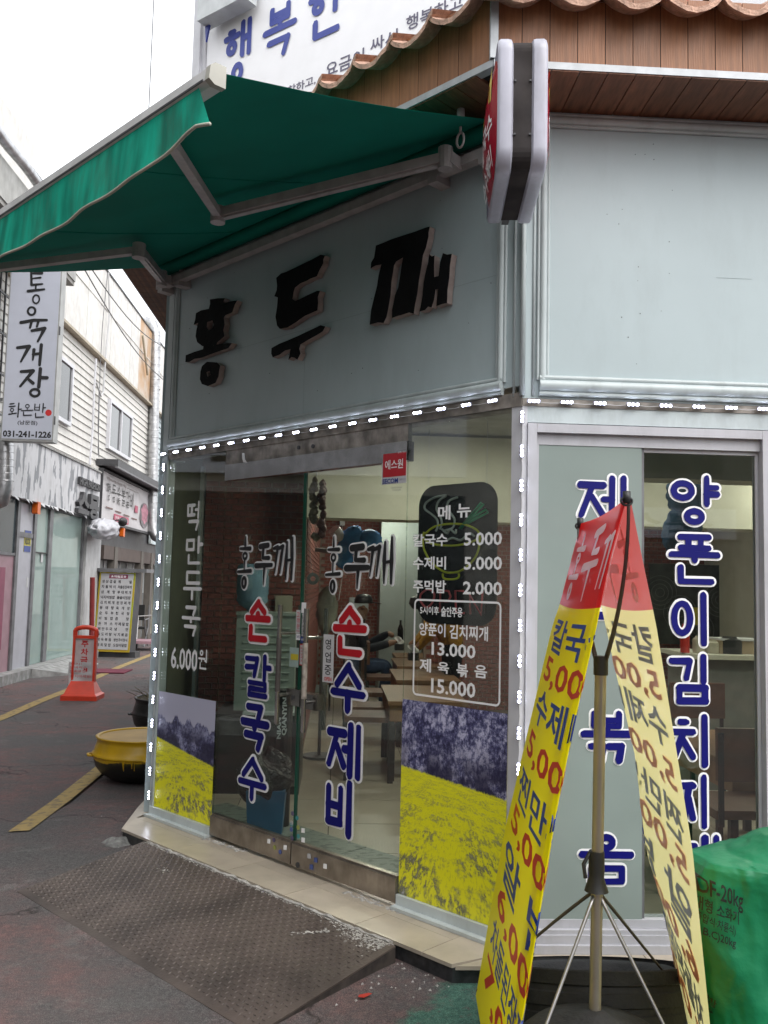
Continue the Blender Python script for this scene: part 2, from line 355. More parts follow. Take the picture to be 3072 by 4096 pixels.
J = {'ㄱ': [[(0, .06), (.9, .06), (.72, 1)]], 'ㄴ': [[(.05, 0), (.05, .92), (1, .92)]], 'ㄷ': [[(.95, .05), (.05, .05), (.05, .95), (1, .95)]],
     'ㄹ': [[(0, .02), (.95, .02), (.95, .5), (.04, .5), (.04, .98), (1, .98)]], 'ㅁ': [[(.05, .05), (.95, .05), (.95, .95), (.05, .95), (.05, .05)]],
     'ㅂ': [[(.05, 0), (.05, .97), (.95, .97), (.95, 0)], [(.05, .5), (.95, .5)]], 'ㅅ': [[(.5, 0), (.02, 1)], [(.5, .1), (.98, 1)]],
     'ㅇ': ['o'], 'ㅈ': [[(0, .04), (1, .04)], [(.52, .06), (.02, 1)], [(.5, .42), (.98, 1)]],
     'ㅊ': [[(.35, -.05), (.65, -.05)], [(0, .25), (1, .25)], [(.52, .27), (.02, 1)], [(.5, .5), (.98, 1)]],
     'ㅋ': [[(0, -.02), (.95, -.02), (.72, 1.05)], [(.0, .55), (.8, .5)]], 'ㅌ': [[(.95, .03), (.05, .03), (.05, .97), (1, .97)], [(.05, .5), (.95, .5)]],
     'ㅍ': [[(0, .06), (1, .06)], [(0, .94), (1, .94)], [(.28, .1), (.28, .9)], [(.72, .1), (.72, .9)]],
     'ㅎ': [[(.35, 0), (.65, 0)], [(0, .22), (1, .22)], 'oh']}
for a, b_ in (('ㄲ', 'ㄱ'), ('ㅉ', 'ㅈ'), ('ㄸ', 'ㄷ'), ('ㅃ', 'ㅂ'), ('ㅆ', 'ㅅ')):
    J[a] = [[(p[0]*.44, p[1]) for p in s_] for s_ in J[b_]]+[[(p[0]*.44+.56, p[1]) for p in s_] for s_ in J[b_]]
LS = 'ㄱㄲㄴㄷㄸㄹㅁㅂㅃㅅㅆㅇㅈㅉㅊㅋㅌㅍㅎ'
VS = 'ㅏㅐㅑㅒㅓㅔㅕㅖㅗㅘㅙㅚㅛㅜㅝㅞㅟㅠㅡㅢㅣ'
TS = ' ㄱㄲㄳㄴㄵㄶㄷㄹㄺㄻㄼㄽㄾㄿㅀㅁㅂㅄㅅㅆㅇㅈㅊㅋㅌㅍㅎ'
def glyph(ch):
    n = ord(ch)-0xAC00; l, v, t = LS[n//588], VS[(n//28) % 21], TS[n % 28]
    fin = t != ' '; out = []
    def put(j, x0, y0, x1, y1):
        for s_ in J[j]:
            if s_ == 'o': out.append(('o', (x0+x1)/2, (y0+y1)/2, min((x1-x0), (y1-y0)*1.25)/2, (y1-y0)/2))
            elif s_ == 'oh': out.append(('o', (x0+x1)/2, y0+(y1-y0)*.7, min((x1-x0)*.36, (y1-y0)*.36), (y1-y0)*.3))
            else: out.append([(x0+(x1-x0)*p[0], y0+(y1-y0)*p[1]) for p in s_])
    yb = .56 if fin else 1.
    if v in 'ㅏㅐㅑㅒㅓㅔㅕㅖㅣ':
        put(l, .02, .08 if fin else .14, .5, .48 if fin else .84)
        h = yb; X = .78
        if v in 'ㅐㅔㅒㅖ': X = .68; out.append([(.92, 0), (.92, h)])
        out.append([(X, 0), (X, h)])
        m = h*.48
        if v == 'ㅏ': out.append([(X, m), (1, m)])
        if v == 'ㅑ': out.append([(X, m-.12*h), (1, m-.12*h)]); out.append([(X, m+.14*h), (1, m+.14*h)])
        if v == 'ㅓ': out.append([(X-.2, m), (X, m)])
        if v == 'ㅔ': out.append([(X-.18, m), (X, m)])
        if v == 'ㅕ': out.append([(X-.2, m-.1*h), (X, m-.1*h)]); out.append([(X-.2, m+.14*h), (X, m+.14*h)])
        if v == 'ㅖ': out.append([(X-.18, m-.1*h), (X, m-.1*h)]); out.append([(X-.18, m+.14*h), (X, m+.14*h)])
        if v == 'ㅐ': out.append([(X, m), (.92, m)])
    elif v in 'ㅗㅛㅜㅠㅡ':
        if fin: put(l, .2, .0, .8, .27)
        else: put(l, .12, .02, .88, .44 if v in 'ㅜㅠ' else .5)
        y = (.44 if v in 'ㅗㅛ' else .40) if fin else (.62 if v in 'ㅜㅠ' else .88)
        out.append([(0, y), (1, y)]); k = .12 if fin else .36
        if v == 'ㅗ': out.append([(.5, y-(.12 if fin else .3)), (.5, y)])
        if v == 'ㅛ': out.append([(.33, y-.12), (.33, y)]); out.append([(.67, y-.12), (.67, y)])
        if v == 'ㅜ': out.append([(.5, y), (.5, y+k)])
        if v == 'ㅠ': out.append([(.33, y), (.33, y+k)]); out.append([(.67, y), (.67, y+k)])
    else:
        put(l, .05, .02, .55, .3 if fin else .4)
        y = .46 if fin else .66
        out.append([(0, y), (.68, y)])
        if v in 'ㅘㅙㅚ': out.append([(.32, y-.12), (.32, y)])
        if v in 'ㅝㅞㅟ': out.append([(.32, y), (.32, y+.15)])
        out.append([(.86, 0), (.86, .62 if fin else 1)])
        if v in 'ㅘ': out.append([(.86, .3), (1, .3)])
        if v in 'ㅝ': out.append([(.7, .56), (.86, .56)])
    if fin:
        put(t, .16, .68, .86, 1.)
    return out
def strokes(mb, fr, d, sts, b, w, mi=0, ow=0, omi=1, taper=0, dz=.00012, wj=.12):
    """sts in the unit square (y down) -> rounded vinyl strokes on the frame box b"""
    a0, z0, a1, z1 = b; W_, H_ = a1-a0, z1-z0; rnd = random.Random(len(sts)*7+int(W_*1e4))
    cnt = [0]
    def emit(poly, dd, m): 
        cnt[0] += 1
        mb.add([fr.W(p[0], p[1], dd+cnt[0]*dz) for p in poly], [tuple(range(len(poly)))], m)
    def ring(cx, cy, rx, ry, ri, dd, m):
        n = 24; cnt[0] += 1; b_ = []
        for k_ in (1, -1):
            for i in range(n):
                t = 2*math.pi*i/n; e = 1+rnd.uniform(-.02, .02)
                b_.append(fr.W(cx+(rx+k_*ri)*e*math.cos(t), cy+(ry+k_*ri)*e*math.sin(t), dd+cnt[0]*dz))
        mb.add(b_, [(i, (i+1) % n, n+(i+1) % n, n+i) for i in range(n)], m)
    for pas in ((1, 0) if ow else (0,)):
        for s_ in sts:
            if s_[0] == 'o':
                _, cx, cy, rx, ry = s_[:5]
                r = w/2+(ow if pas else 0); X, Y = a0+cx*W_, z1-cy*H_; RX, RY = max(rx*W_-w*.3, w*.75), max(ry*H_-w*.3, w*.75)
                if pas and RX-r < w*.1: emit([(X+(RX+r)*math.cos(i*math.pi/12), Y+(RY+r)*math.sin(i*math.pi/12)) for i in range(24)], d, omi)
                else: ring(X, Y, RX, RY, min(r, RX-.0005, RY-.0005) if not pas else r, d if pas else d+.0035, omi if pas else mi)
            else:
                P = [(a0+p[0]*W_, z1-p[1]*H_) for p in s_]
                for k_ in range(len(P)-1):
                    r = w/2*(1+rnd.uniform(-wj, wj)) if not pas else w/2+ow
                    pl = capsule(P[k_], P[k_+1], r)
                    if not pas: pl = [(x+rnd.uniform(-.06, .06)*w, y+rnd.uniform(-.06, .06)*w) for x, y in pl]
                    emit(pl, d if pas else d+.0035, omi if pas else mi)
    return mb
def brush(mb, fr, d, sts, b, mi=0, ow=0, omi=1, dz=.00012):
    """tapered brush strokes: each [(x,y,w)...] in the unit square, w as a share of box width; ('o',cx,cy,rx,ry,w)"""
    a0, z0, a1, z1 = b; W_, H_ = a1-a0, z1-z0; cnt = 0
    for pas in ((1, 0) if ow else (0,)):
        for s_ in sts:
            cnt += 1; dd = (d if pas else d+.0035)+cnt*dz; m = omi if pas else mi; e = ow if pas else 0
            if s_[0] == 'o':
                n = 24; _, cx, cy, rx, ry, ww = s_; X, Y = a0+cx*W_, z1-cy*H_; h = ww*abs(W_)/2+e; v = []
                RX, RY = rx*abs(W_), ry*abs(H_)
                for k_ in (1, -1):
                    for i in range(n): t = 2*math.pi*i/n; v.append(fr.W(X+max(RX+k_*h, .0008)*math.cos(t), Y+max(RY+k_*h, .0008)*math.sin(t), dd))
                mb.add(v, [(i, (i+1) % n, n+(i+1) % n, n+i) for i in range(n)], m); continue
            P = [Vector((a0+p[0]*W_, z1-p[1]*H_)) for p in s_]; ws = [p[2]*abs(W_)/2+e for p in s_]
            for i in range(len(P)-1):
                cnt += 1
                p, q = P[i], P[i+1]; t = (q-p).normalized(); nn = Vector((-t.y, t.x)); k_ = 5
                ang = math.atan2(t.y, t.x)
                poly = [(q.x+ws[i+1]*math.cos(ang-math.pi/2+math.pi*j/k_), q.y+ws[i+1]*math.sin(ang-math.pi/2+math.pi*j/k_)) for j in range(k_+1)]
                poly += [(p.x+ws[i]*math.cos(ang+math.pi/2+math.pi*j/k_), p.y+ws[i]*math.sin(ang+math.pi/2+math.pi*j/k_)) for j in range(k_+1)]
                mb.add([fr.W(x, y, dd+cnt*dz) for x, y in poly], [tuple(range(len(poly)))], m)
    return mb
def smesh(mb, name, mats, parent, T_=None, label=None):
    """flat lettering: keep faces as built"""
    inv = (T_ or parent).inv
    return link(name, mb.mesh(name, mats, inv, False), parent if not isinstance(parent, T) else parent, None, label)
HONG = {'홍': [[(.5, .0, .07), (.5, .16, .12)], [(.2, .22, .1), (.8, .22, .16)], ('o', .5, .36, .11, .055, .10), [(.5, .42, .09), (.5, .62, .07)], [(.12, .66, .10), (.88, .64, .15)], ('o', .5, .86, .10, .09, .13)],
        '두': [[(.25, .05, .2), (.7, .02, .2)], [(.45, .06, .14), (.42, .32, .13)], [(.42, .33, .12), (.78, .33, .16)], [(.05, .52, .2), (.95, .50, .15)], [(.55, .52, .15), (.52, .98, .06)]],
        '깨': [[(.0, .25, .1), (.18, .22, .14)], [(.18, .22, .12), (.08, .85, .05)], [(.24, .25, .1), (.42, .2, .14)], [(.42, .2, .12), (.32, .85, .06)], [(.62, .1, .08), (.6, .5, .14), (.6, 1, .06)], [(.86, .0, .08), (.86, .5, .14), (.86, 1., .08)], [(.6, .55, .08), (.86, .52, .08)]]}
# ================================================================== SETTING
gm = D.materials.new('worn_painted_asphalt'); gm.use_nodes = True; n = gm.node_tree; N = n.nodes; L = n.links; b = N['Principled BSDF']; b.inputs['Roughness'].default_value = .8; b.inputs['Specular IOR Level'].default_value = .35
tc = N.new('ShaderNodeTexCoord')
def noi(scale, det=8, ro=.6):
    q = N.new('ShaderNodeTexNoise'); q.inputs['Scale'].default_value = scale; q.inputs['Detail'].default_value = det; q.inputs['Roughness'].default_value = ro; L.new(tc.outputs['Object'], q.inputs[0]); return q.outputs[0]
def rmp(src, p0, p1, c0=(0, 0, 0), c1=(1, 1, 1)):
    q = N.new('ShaderNodeValToRGB'); L.new(src, q.inputs[0]); e = q.color_ramp.elements; e[0].position = p0; e[1].position = p1; e[0].color = (*c0, 1); e[1].color = (*c1, 1); return q.outputs[0]
def mixc(f, a, c):
    q = N.new('ShaderNodeMix'); q.data_type = 'RGBA'; L.new(f, q.inputs['Factor'])
    for k_, s_ in (('A', a), ('B', c)):
        if isinstance(s_, tuple): q.inputs[k_].default_value = (*s_, 1)
        else: L.new(s_, q.inputs[k_])
    return q.outputs['Result']
def mul(a, c):
    q = N.new('ShaderNodeMath'); q.operation = 'MULTIPLY'
    for i, s_ in enumerate((a, c)):
        if isinstance(s_, float): q.inputs[i].default_value = s_
        else: L.new(s_, q.inputs[i])
    return q.outputs[0]
base = rmp(noi(55, 10), .3, .7, (.060, .057, .058), (.125, .119, .119))
red = rmp(noi(28, 6), .3, .7, (.125, .066, .064), (.20, .115, .11))
grn = rmp(noi(40, 8), .3, .7, (.034, .095, .075), (.085, .19, .145))
c1 = mixc(mul(rmp(noi(.9, 5), .40, .60), rmp(noi(7, 8, .7), .32, .6)), base, red)
sep = N.new('ShaderNodeSeparateXYZ'); L.new(tc.outputs['Object'], sep.inputs[0])
vd = N.new('ShaderNodeVectorMath'); vd.operation = 'DISTANCE'; L.new(tc.outputs['Object'], vd.inputs[0]); vd.inputs[1].default_value = (1.15, 2.75, 0)
ad = N.new('ShaderNodeMath'); ad.operation = 'MULTIPLY_ADD'; L.new(noi(3, 6), ad.inputs[0]); ad.inputs[1].default_value = .7; L.new(vd.outputs['Value'], ad.inputs[2])
gmask = rmp(mul(ad.outputs[0], .5), .67, .70, (1, 1, 1), (0, 0, 0))
c2 = mixc(mul(gmask, rmp(noi(22, 8, .7), .30, .44)), c1, grn)
dust = mul(rmp(noi(3.2, 9, .75), .56, .75), .55)
c3 = mixc(dust, c2, (.26, .255, .25))
c4 = mixc(mul(rmp(noi(1.6, 9, .7), .58, .72), .65), c3, (.045, .043, .042))
spk = rmp(noi(210, 3, .8), .42, .60, (.55, .55, .55), (1.5, 1.48, 1.45))                                    # sharp stone aggregate
vo = N.new('ShaderNodeTexVoronoi'); vo.feature = 'DISTANCE_TO_EDGE'; vo.inputs['Scale'].default_value = .55; wv_ = N.new('ShaderNodeVectorMath'); wv_.operation = 'ADD'
nz = N.new('ShaderNodeTexNoise'); nz.inputs['Scale'].default_value = 2.5; nz.inputs['Detail'].default_value = 8; L.new(tc.outputs['Object'], nz.inputs[0]); L.new(tc.outputs['Object'], wv_.inputs[0]); L.new(nz.outputs['Color'], wv_.inputs[1]); L.new(wv_.outputs[0], vo.inputs['Vector'])
crk = rmp(vo.outputs['Distance'], .0, .010, (.30, .29, .28), (1, 1, 1))
def mulc(a, c):
    q = N.new('ShaderNodeMix'); q.data_type = 'RGBA'; q.blend_type = 'MULTIPLY'; q.inputs['Factor'].default_value = 1; L.new(a, q.inputs['A']); L.new(c, q.inputs['B']); return q.outputs['Result']
L.new(mulc(mulc(c4, spk), crk), b.inputs['Base Color'])
bp = N.new('ShaderNodeBump'); bp.inputs['Strength'].default_value = 1.; bp.inputs['Distance'].default_value = .008; L.new(noi(160, 5), bp.inputs['Height'])
bp2 = N.new('ShaderNodeBump'); bp2.inputs['Strength'].default_value = .5; bp2.inputs['Distance'].default_value = .03; L.new(noi(9, 6), bp2.inputs['Height']); L.new(bp.outputs[0], bp2.inputs['Normal']); L.new(bp2.outputs[0], b.inputs['Normal'])
g = MB().add([(-300, -300, 0), (300, -300, 0), (300, 300, 0), (-300, 300, 0)], [(0, 1, 2, 3)]).build('ground', gm, kind='structure')
def sd_step(x, y):
    dA = (Vector((x, y, 0))-FA.o).dot(FA.n)-.285; dB = 3.565-y; dL = -1.255-x
    return max(dA, dB, dL)
def hump(u, v):
    x = -3.2+6.4*u; y = 1.6+5.2*v; d = max(0, min(1, sd_step(x, y)/.95)); e = (1-d)**2*(1+2*d)
    ed = min(1, min(u, 1-u, v, 1-v)*12)
    return (x, y, (-.012+.012*min(1, e*14)+.056*e)*ed-.012*(1-ed)+(.004*mnoise.noise(Vector((x*3, y*3, 0))) if e > .1 else 0))
hg = MB(); hg.grid(hump, 90, 74); hg.build('road_edge_rise', gm, kind='structure', smooth=True)
# yellow road markings
def line(name, pts, wd):
    mb = MB(); P = [Vector(p) for p in pts]
    for i in range(len(P)-1):
        t = (P[i+1]-P[i]).normalized(); nn = Vector((-t.y, t.x, 0))*wd/2
        mb.add([P[i]-nn, P[i]+nn, P[i+1]+nn, P[i+1]-nn], [(0, 1, 2, 3)])
    mb2 = MB()                                                          # short strips that follow the rise of the road
    for k in range(0, len(mb.v), 4):
        a, b2, c, d = mb.v[k:k+4]
        for j in range(8): t0, t1 = j/8, (j+1)/8; mb2.add([a.lerp(d, t0), b2.lerp(c, t0), b2.lerp(c, t1), a.lerp(d, t1)], [(0, 1, 2, 3)])
    mb = mb2
    for v in mb.v: d = max(0, min(1, sd_step(v.x, v.y)/.95)); v.z = .007+.060*(1-d)**2*(1+2*d)
    return mb.build(name, yline_m, kind='structure')
line('yellow_road_marking', [PZ(75, 3335), PZ(240, 3215), PZ(420, 3068)], .135)
line('yellow_road_marking', [PZ(-150, 2930), PZ(0, 2876), PZ(155, 2808), PZ(280, 2758), PZ(480, 2668), PZ(640, 2606), PZ(800, 2540)], .14)
# kerb step in front of the left shops
kb = MB()
kb.wbox(-5.1, -4.88, 4, 18.6, -.05, .15)
kb.build('kerb', concrete_m, kind='structure')
rp_ = MB(); rp_.add([(-4.87, 14.6, .15), (-4.87, 17.3, .14), (-4.5, 17.2, .012), (-4.35, 15.2, .012), (-4.87, 14.6, 0), (-4.87, 17.3, 0), (-4.5, 17.2, 0), (-4.35, 15.2, 0)], [(0, 3, 2, 1), (0, 4, 7, 3), (3, 7, 6, 2), (1, 2, 6, 5)])
rp_.build('concrete_kerb_ramp', concrete_m, kind='structure')
m_ = T('strip_mat', 'dark crimson rubber strip lying across the alley behind the no-parking stand', 'mat', (-4.1, 15.8, 0))
mm = MB(); mm.wbox(-4.62, -3.62, 15.5, 16.15, .004, .022); mm.build('rubber_strip', crims_m, m_)
# ================================================================== RESTAURANT
def fap(a, z, d=0): return FA.W(a, z, d)
SC = 2.754; CX = .767
rest = T('restaurant_building', 'corner noodle restaurant with pale blue-grey sign panels and a glass corner front', 'building', FA.W(1.3, 0, 0))
mb = MB(); mb.box(FA, -.03, SC-.0, 2.475, 3.72, -.12, 0); mb.build('sign_panel', panel_m, rest, label='blank pale blue-grey panel over the corner entrance')
mb = MB(); mb.box(FB, CX+.0, 4.2, 2.42, 3.71, -.12, -.001); mb.build('sign_panel', panel_m, rest, label='blank pale panel over the sliding window')
# mouldings on A
def moulding(fr, a0, z0, a1, z1, w0, d0, name='moulding', mats=trim_m, par=rest):
    m = MB(); vert = abs(a1-a0) < 1e-6
    for k, (off, r, dd) in enumerate(((0, w0*.5, .8), (-.62*w0, w0*.22, .35), (.62*w0, w0*.22, .35))):
        if vert: m.tube([fr.W(a0+off, z0, d0), fr.W(a0+off, z1, d0)], r, 8)
        else: m.tube([fr.W(a0, z0+off, d0), fr.W(a1, z0+off, d0)], r, 8)
    return m.build(name, mats, par, smooth=True, ang=60)
moulding(FA, -.0, 2.50, -.0, 3.62, .034, .004)
moulding(FA, SC-.115, 2.50, SC-.115, 3.62, .034, .004)
moulding(FA, -.02, 2.485, SC-.10, 2.485, .05, .008)
moulding(FB, CX+.085, 2.50, CX+.085, 3.66, .034, .004)
moulding(FB, CX+.07, 2.475, 4.1, 2.475, .055, .008)
moulding(FB, CX+.07, 3.665, 4.1, 3.665, .04, .006)
q = MB(); q.box(FA, .03, SC-.14, 2.995, 2.9965, .0002, .0008); q.box(FB, 1.62, 1.78, 2.985, 2.9865, -.0008, -.0002); q.box(FA, 1.3, 1.3012, 2.52, 2.99, .0002, .0008)
q.build('panel_seam', mat('seam_grey', (.33, .40, .41), .7), rest)
q = MB(); rr = random.Random(14)
for k in range(26):
    a = rr.uniform(.1, 2.6); z = rr.uniform(2.55, 3.5); q.tube([FA.W(a, z, .0), FA.W(a, z, .0012)], rr.uniform(.0018, .0035), 6)
for k in range(22):
    a = rr.uniform(.95, 2.2); z = rr.uniform(2.55, 3.6); q.tube([FB.W(a, z, -.001), FB.W(a, z, .0004)], rr.uniform(.0015, .003), 6)
q.build('nail_heads', mat('nail_grey', (.10, .11, .11), .6), rest, kind='stuff')
# corner posts (upper and lower)
m = MB(); m.tube([(CX-.002, 3.708, 2.43), (CX-.002, 3.708, 3.7)], .012, 8); m.tube([fap(SC-.045, 2.43, 0), fap(SC-.045, 3.7, 0)], .007, 6); m.tube([FB.W(CX+.045, 2.43), FB.W(CX+.045, 3.7)], .007, 6)
m.build('corner_bead', trim_m, rest, smooth=True)
m = MB(); m.box(FA, SC-.055, SC, .13, 2.40, -.06, .0); m.box(FB, CX-.0, CX+.022, .13, 2.40, -.06, .002); m.build('corner_post', whitepl_m, rest)
m = MB(); m.box(FA, -.07, -.03, .19, 2.40, -.05, .01); m.box(FA, -.09, -.03, 2.38, 3.66, -.12, .012); m.build('corner_post', trim_m, rest, label='pale post at the alley edge of the shop front')
m = MB(); m.wbox(-1.20, -1.135, 5.85, 15, .13, 3.7); m.build('side_wall', panel_m, rest)
m = MB(); m.wbox(-1.21, -1.20, 5.85, 15, .13, 3.7); 
# under-sign lintel with dirty brown underside, LED zone
m = MB(); m.box(FA, -.06, SC, 2.385, 2.445, -.1, .005); m.build('lintel', mat('dirty_lintel', (.30, .27, .24), .6, var=.5, vs_=12, grime=.6), rest)
m = MB(); m.box(FB, CX, 4.2, 2.385, 2.418, -.1, .004); m.build('lintel', MATS['dirty_lintel'], rest)
m = MB(); m.box(FB, CX+.022, 4.2, 2.315, 2.385, -.1, .0); m.build('lintel_board', trim_m, rest)
m = MB(); m.box(FB, 1.905, 4.2, .13, 2.315, -.12, .0); m.build('front_wall', panel_m, rest)
# stone step
def ptile(name, poly, z0, z1, m_, par):
    q = MB(); k = len(poly); q.add([(p[0], p[1], z0) for p in poly]+[(p[0], p[1], z1) for p in poly], [tuple(reversed(range(k))), tuple(range(k, 2*k))]+[(i, (i+1) % k, k+(i+1) % k, k+i) for i in range(k)])
    return q.build(name, m_, par)
step = T('entrance_step', 'beige tiled entrance step with black stone riser along the corner shop front', 'step', FA.W(1.3, 0, .15))
F2 = lambda a, d: (FA.W(a, 0, d).x, FA.W(a, 0, d).y)
core = [F2(.105, .285), F2(2.655, .285), (4.2, 3.572), (4.2, 3.71), (CX, 3.69), F2(-.05, -.06), (-1.14, 9.5), (-1.25, 9.5), (-1.255, 6.6)]
ptile('riser', core, -.02, .117, granite_m, step)
jo = [.105, .66, 1.143, 1.62, 2.106, 2.50]
for i in range(len(jo)-1):
    a, c = jo[i]+.002, jo[i+1]-.002
    lo = -.06 if i == 0 else a
    ptile('tile', [F2(a, .293), F2(c, .293), F2(c, .1015), F2(a if i else -.06, .1015)], .115, .130, marble_m, step)
    ptile('tile', [F2(a if i else -.05, .0985), F2(c, .0985), F2(c, -.03), F2(a if i else -.05, -.03)], .114, .1295, marble_m, step)
ptile('tile', [F2(2.502, .293), F2(2.656, .293), (CX-.03, 3.70), F2(2.502, -.0)], .115, .130, marble_m, step)
xs = [.495, .80, 1.28, 1.76, 2.24, 2.72]
for i in range(len(xs)-1):
    ptile('tile', [(xs[i]+.002, 3.564), (xs[i+1]-.002, 3.564), (xs[i+1]-.002, 3.70), (max(xs[i]+.002, CX-.02), 3.70)], .1155, .1305, marble_m, step)
for y0, y1 in ((5.95, 6.4), (6.4, 6.9), (6.9, 7.4), (7.4, 7.9)):
    ptile('tile', [(-1.262+.00, y0+.002), (-1.262, y1-.002), (-1.14, y1-.002), (-1.14, y0+.002)], .115, .130, marble_m, step)
ptile('tile', [(F2(.105, .293)[0], F2(.105, .293)[1]), F2(-.055, .1015), (-1.14, 5.946), (-1.262, 5.946)], .115, .1302, marble_m, step)
# white metal sills
def sill(a0, a1, lab=None):
    q = MB(); q.box(FA, a0, a1, .131, .146, -.05, .050); q.box(FA, a0+.003, a1-.003, .146, .19, -.05, .018)
    return q.build('sill', mat('sill_white', (.66, .72, .72), .35, var=.06, grime=.3), rest)
sill(-.06, .60); sill(2.085, SC+.01)
q = MB(); q.box(FB, CX, 4.2, .131, .165, -.08, .035); q.box(FB, CX+.01, 4.2, .165, .20, -.08, .02); q.box(FB, CX+.012, 4.2, .20, .218, -.08, .012); q.build('sill', upvc_m, rest)
# crumbled mortar along the door threshold
q = MB(); rr = random.Random(3)
for a0, a1, dd in ((.60, .95, .03), (1.75, 2.15, .04), (.42, .9, .30), (1.0, 2.35, .305)):
    zz = .1305 if dd < .2 else .118
    k = 60 if dd < .2 else 160
    for i in range(k):
        a = rr.uniform(a0, a1); s_ = rr.uniform(.004, .014 if dd < .2 else .010); d_ = dd+rr.gauss(0, .012 if dd < .2 else .006)
        q.add([FA.W(a-s_, zz-.002, d_-s_), FA.W(a+s_, zz-.002, d_-s_*.8), FA.W(a+s_*.9, zz-.002, d_+s_), FA.W(a-s_, zz-.002, d_+s_), FA.W(a+rr.uniform(-.3, .3)*s_, zz+s_*.35, d_)], [(0, 1, 4), (1, 2, 4), (2, 3, 4), (3, 0, 4)])
q.build('mortar_crumbs', mortar_m, step, kind='stuff')
q = MB(); rr = random.Random(31)
pts_ = [FA.W(.42+i*.0325, .121+rr.uniform(-.003, .003), .306+rr.gauss(0, .0025)) for i in range(60)]
q.tube(pts_, [rr.uniform(.005, .012) for _ in pts_], 6); q.build('mortar_bead', mortar_m, step)
# cracked concrete lump at the step's alley corner
q = MB(); cc = PZ(478, 3390, .03)
def lump(u, v):
    a = u*2*math.pi; r = .16*v*(1+.2*math.sin(3*a)+.1*math.sin(7*a)); x, y = cc.x+r*math.cos(a), cc.y+r*math.sin(a)*.8
    return (x, y, .03+.075*(1-v)**.8+mnoise.noise(Vector((x*14, y*14, 0)))*.02*(1-v)-.02*v)
q.grid(lump, 40, 14); q.build('concrete_patch', mat('rough_concrete', (.22, .22, .21), .95, var=.4, vs_=25, bump=1, bs=70), kind='structure')
# checker plate ramp
ramp = T('checker_plate_ramp', 'rusty brown diamond-plate steel ramp leading up to the entrance step', 'ramp', FA.W(1.38, 0, .68))
S0, S1, D0, D1 = .40, 2.375, .318, 1.035
zr = lambda d: .124-(d-D0)/(D1-D0)*.116
q = MB(); q.add([FA.W(a, zr(d)+dz, d) for dz in (0, -.006) for a, d in ((S0, D0), (S1, D0), (S1, D1), (S0, D1))], [(0, 1, 2, 3), (7, 6, 5, 4), (0, 4, 5, 1), (1, 5, 6, 2), (2, 6, 7, 3), (3, 7, 4, 0)])
q.build('plate', plate_m, ramp)
for a in (S0, S1-.006):
    q = MB(); q.add([FA.W(a+x, z, d) for x in (0, .006) for d, z in ((D0, .117), (D1-.02, .004), (D1-.02, -.01), (D0, -.01))], [(0, 1, 2, 3), (7, 6, 5, 4), (0, 4, 5, 1), (1, 5, 6, 2), (2, 6, 7, 3), (3, 7, 4, 0)]); q.build('side_plate', mat('rusty_steel', (.045, .036, .032), .7, var=.5, vs_=20, grime=.4), ramp)
q = MB(); pt = .0262; na = int((S1-S0-.02)/pt); nd = int((D1-D0-.012)/pt)
for i in range(na):
    for j in range(nd):
        a = S0+.02+i*pt; d = D0+.016+j*pt; l, wv = .0108, .0034
        la, ld = (l, wv) if (i+j) % 2 else (wv, l)
        def Z(d, h): return zr(d)+h
        q.add([FA.W(a-la, Z(d, .0003), d), FA.W(a, Z(d-ld, .0003), d-ld), FA.W(a+la, Z(d, .0003), d), FA.W(a, Z(d+ld, .0003), d+ld),
               FA.W(a-la*.5, Z(d, .0036), d), FA.W(a, Z(d-ld*.5, .0036), d-ld*.5), FA.W(a+la*.5, Z(d, .0036), d), FA.W(a, Z(d+ld*.5, .0036), d+ld*.5)],
              [(0, 1, 5, 4), (1, 2, 6, 5), (2, 3, 7, 6), (3, 0, 4, 7), (4, 5, 6, 7)])
q.build('treads', lozenge_m, ramp, kind='stuff')
q = MB(); rr = random.Random(77)
def smear(a, d, s_, k=7):
    ph = rr.uniform(0, 6); h = rr.uniform(.0008, .0022)
    q.add([FA.W(a+s_*rr.uniform(.6, 1.2)*math.cos(ph+i*6.283/k), 0, d+s_*.6*rr.uniform(.6, 1.2)*math.sin(ph+i*6.283/k)) for i in range(k)], [tuple(range(k))])
    for v in q.v[-k:]: v.z = zr((v-FA.o).dot(FA.n))+h
for k_ in range(420):
    t = rr.random(); a = 2.34-abs(rr.gauss(0, .16)); d = .326+abs(rr.gauss(0, .032))*(1.2 if a > 2.1 else .6); smear(a, d, rr.uniform(.002, .008))
for k_ in range(60): t = rr.random(); smear(1.93+.12*t+rr.gauss(0, .008), .50-.10*t+rr.gauss(0, .008), rr.uniform(.003, .009))
for k_ in range(20): smear(.85+rr.gauss(0, .02), .47+rr.gauss(0, .01), rr.uniform(.003, .009))
for k_ in range(500): a = rr.uniform(.42, 2.35); smear(a, .322+abs(rr.gauss(0, .006)), rr.uniform(.002, .006))
q.build('dried_mortar_smear', mortar_m, ramp, kind='stuff')
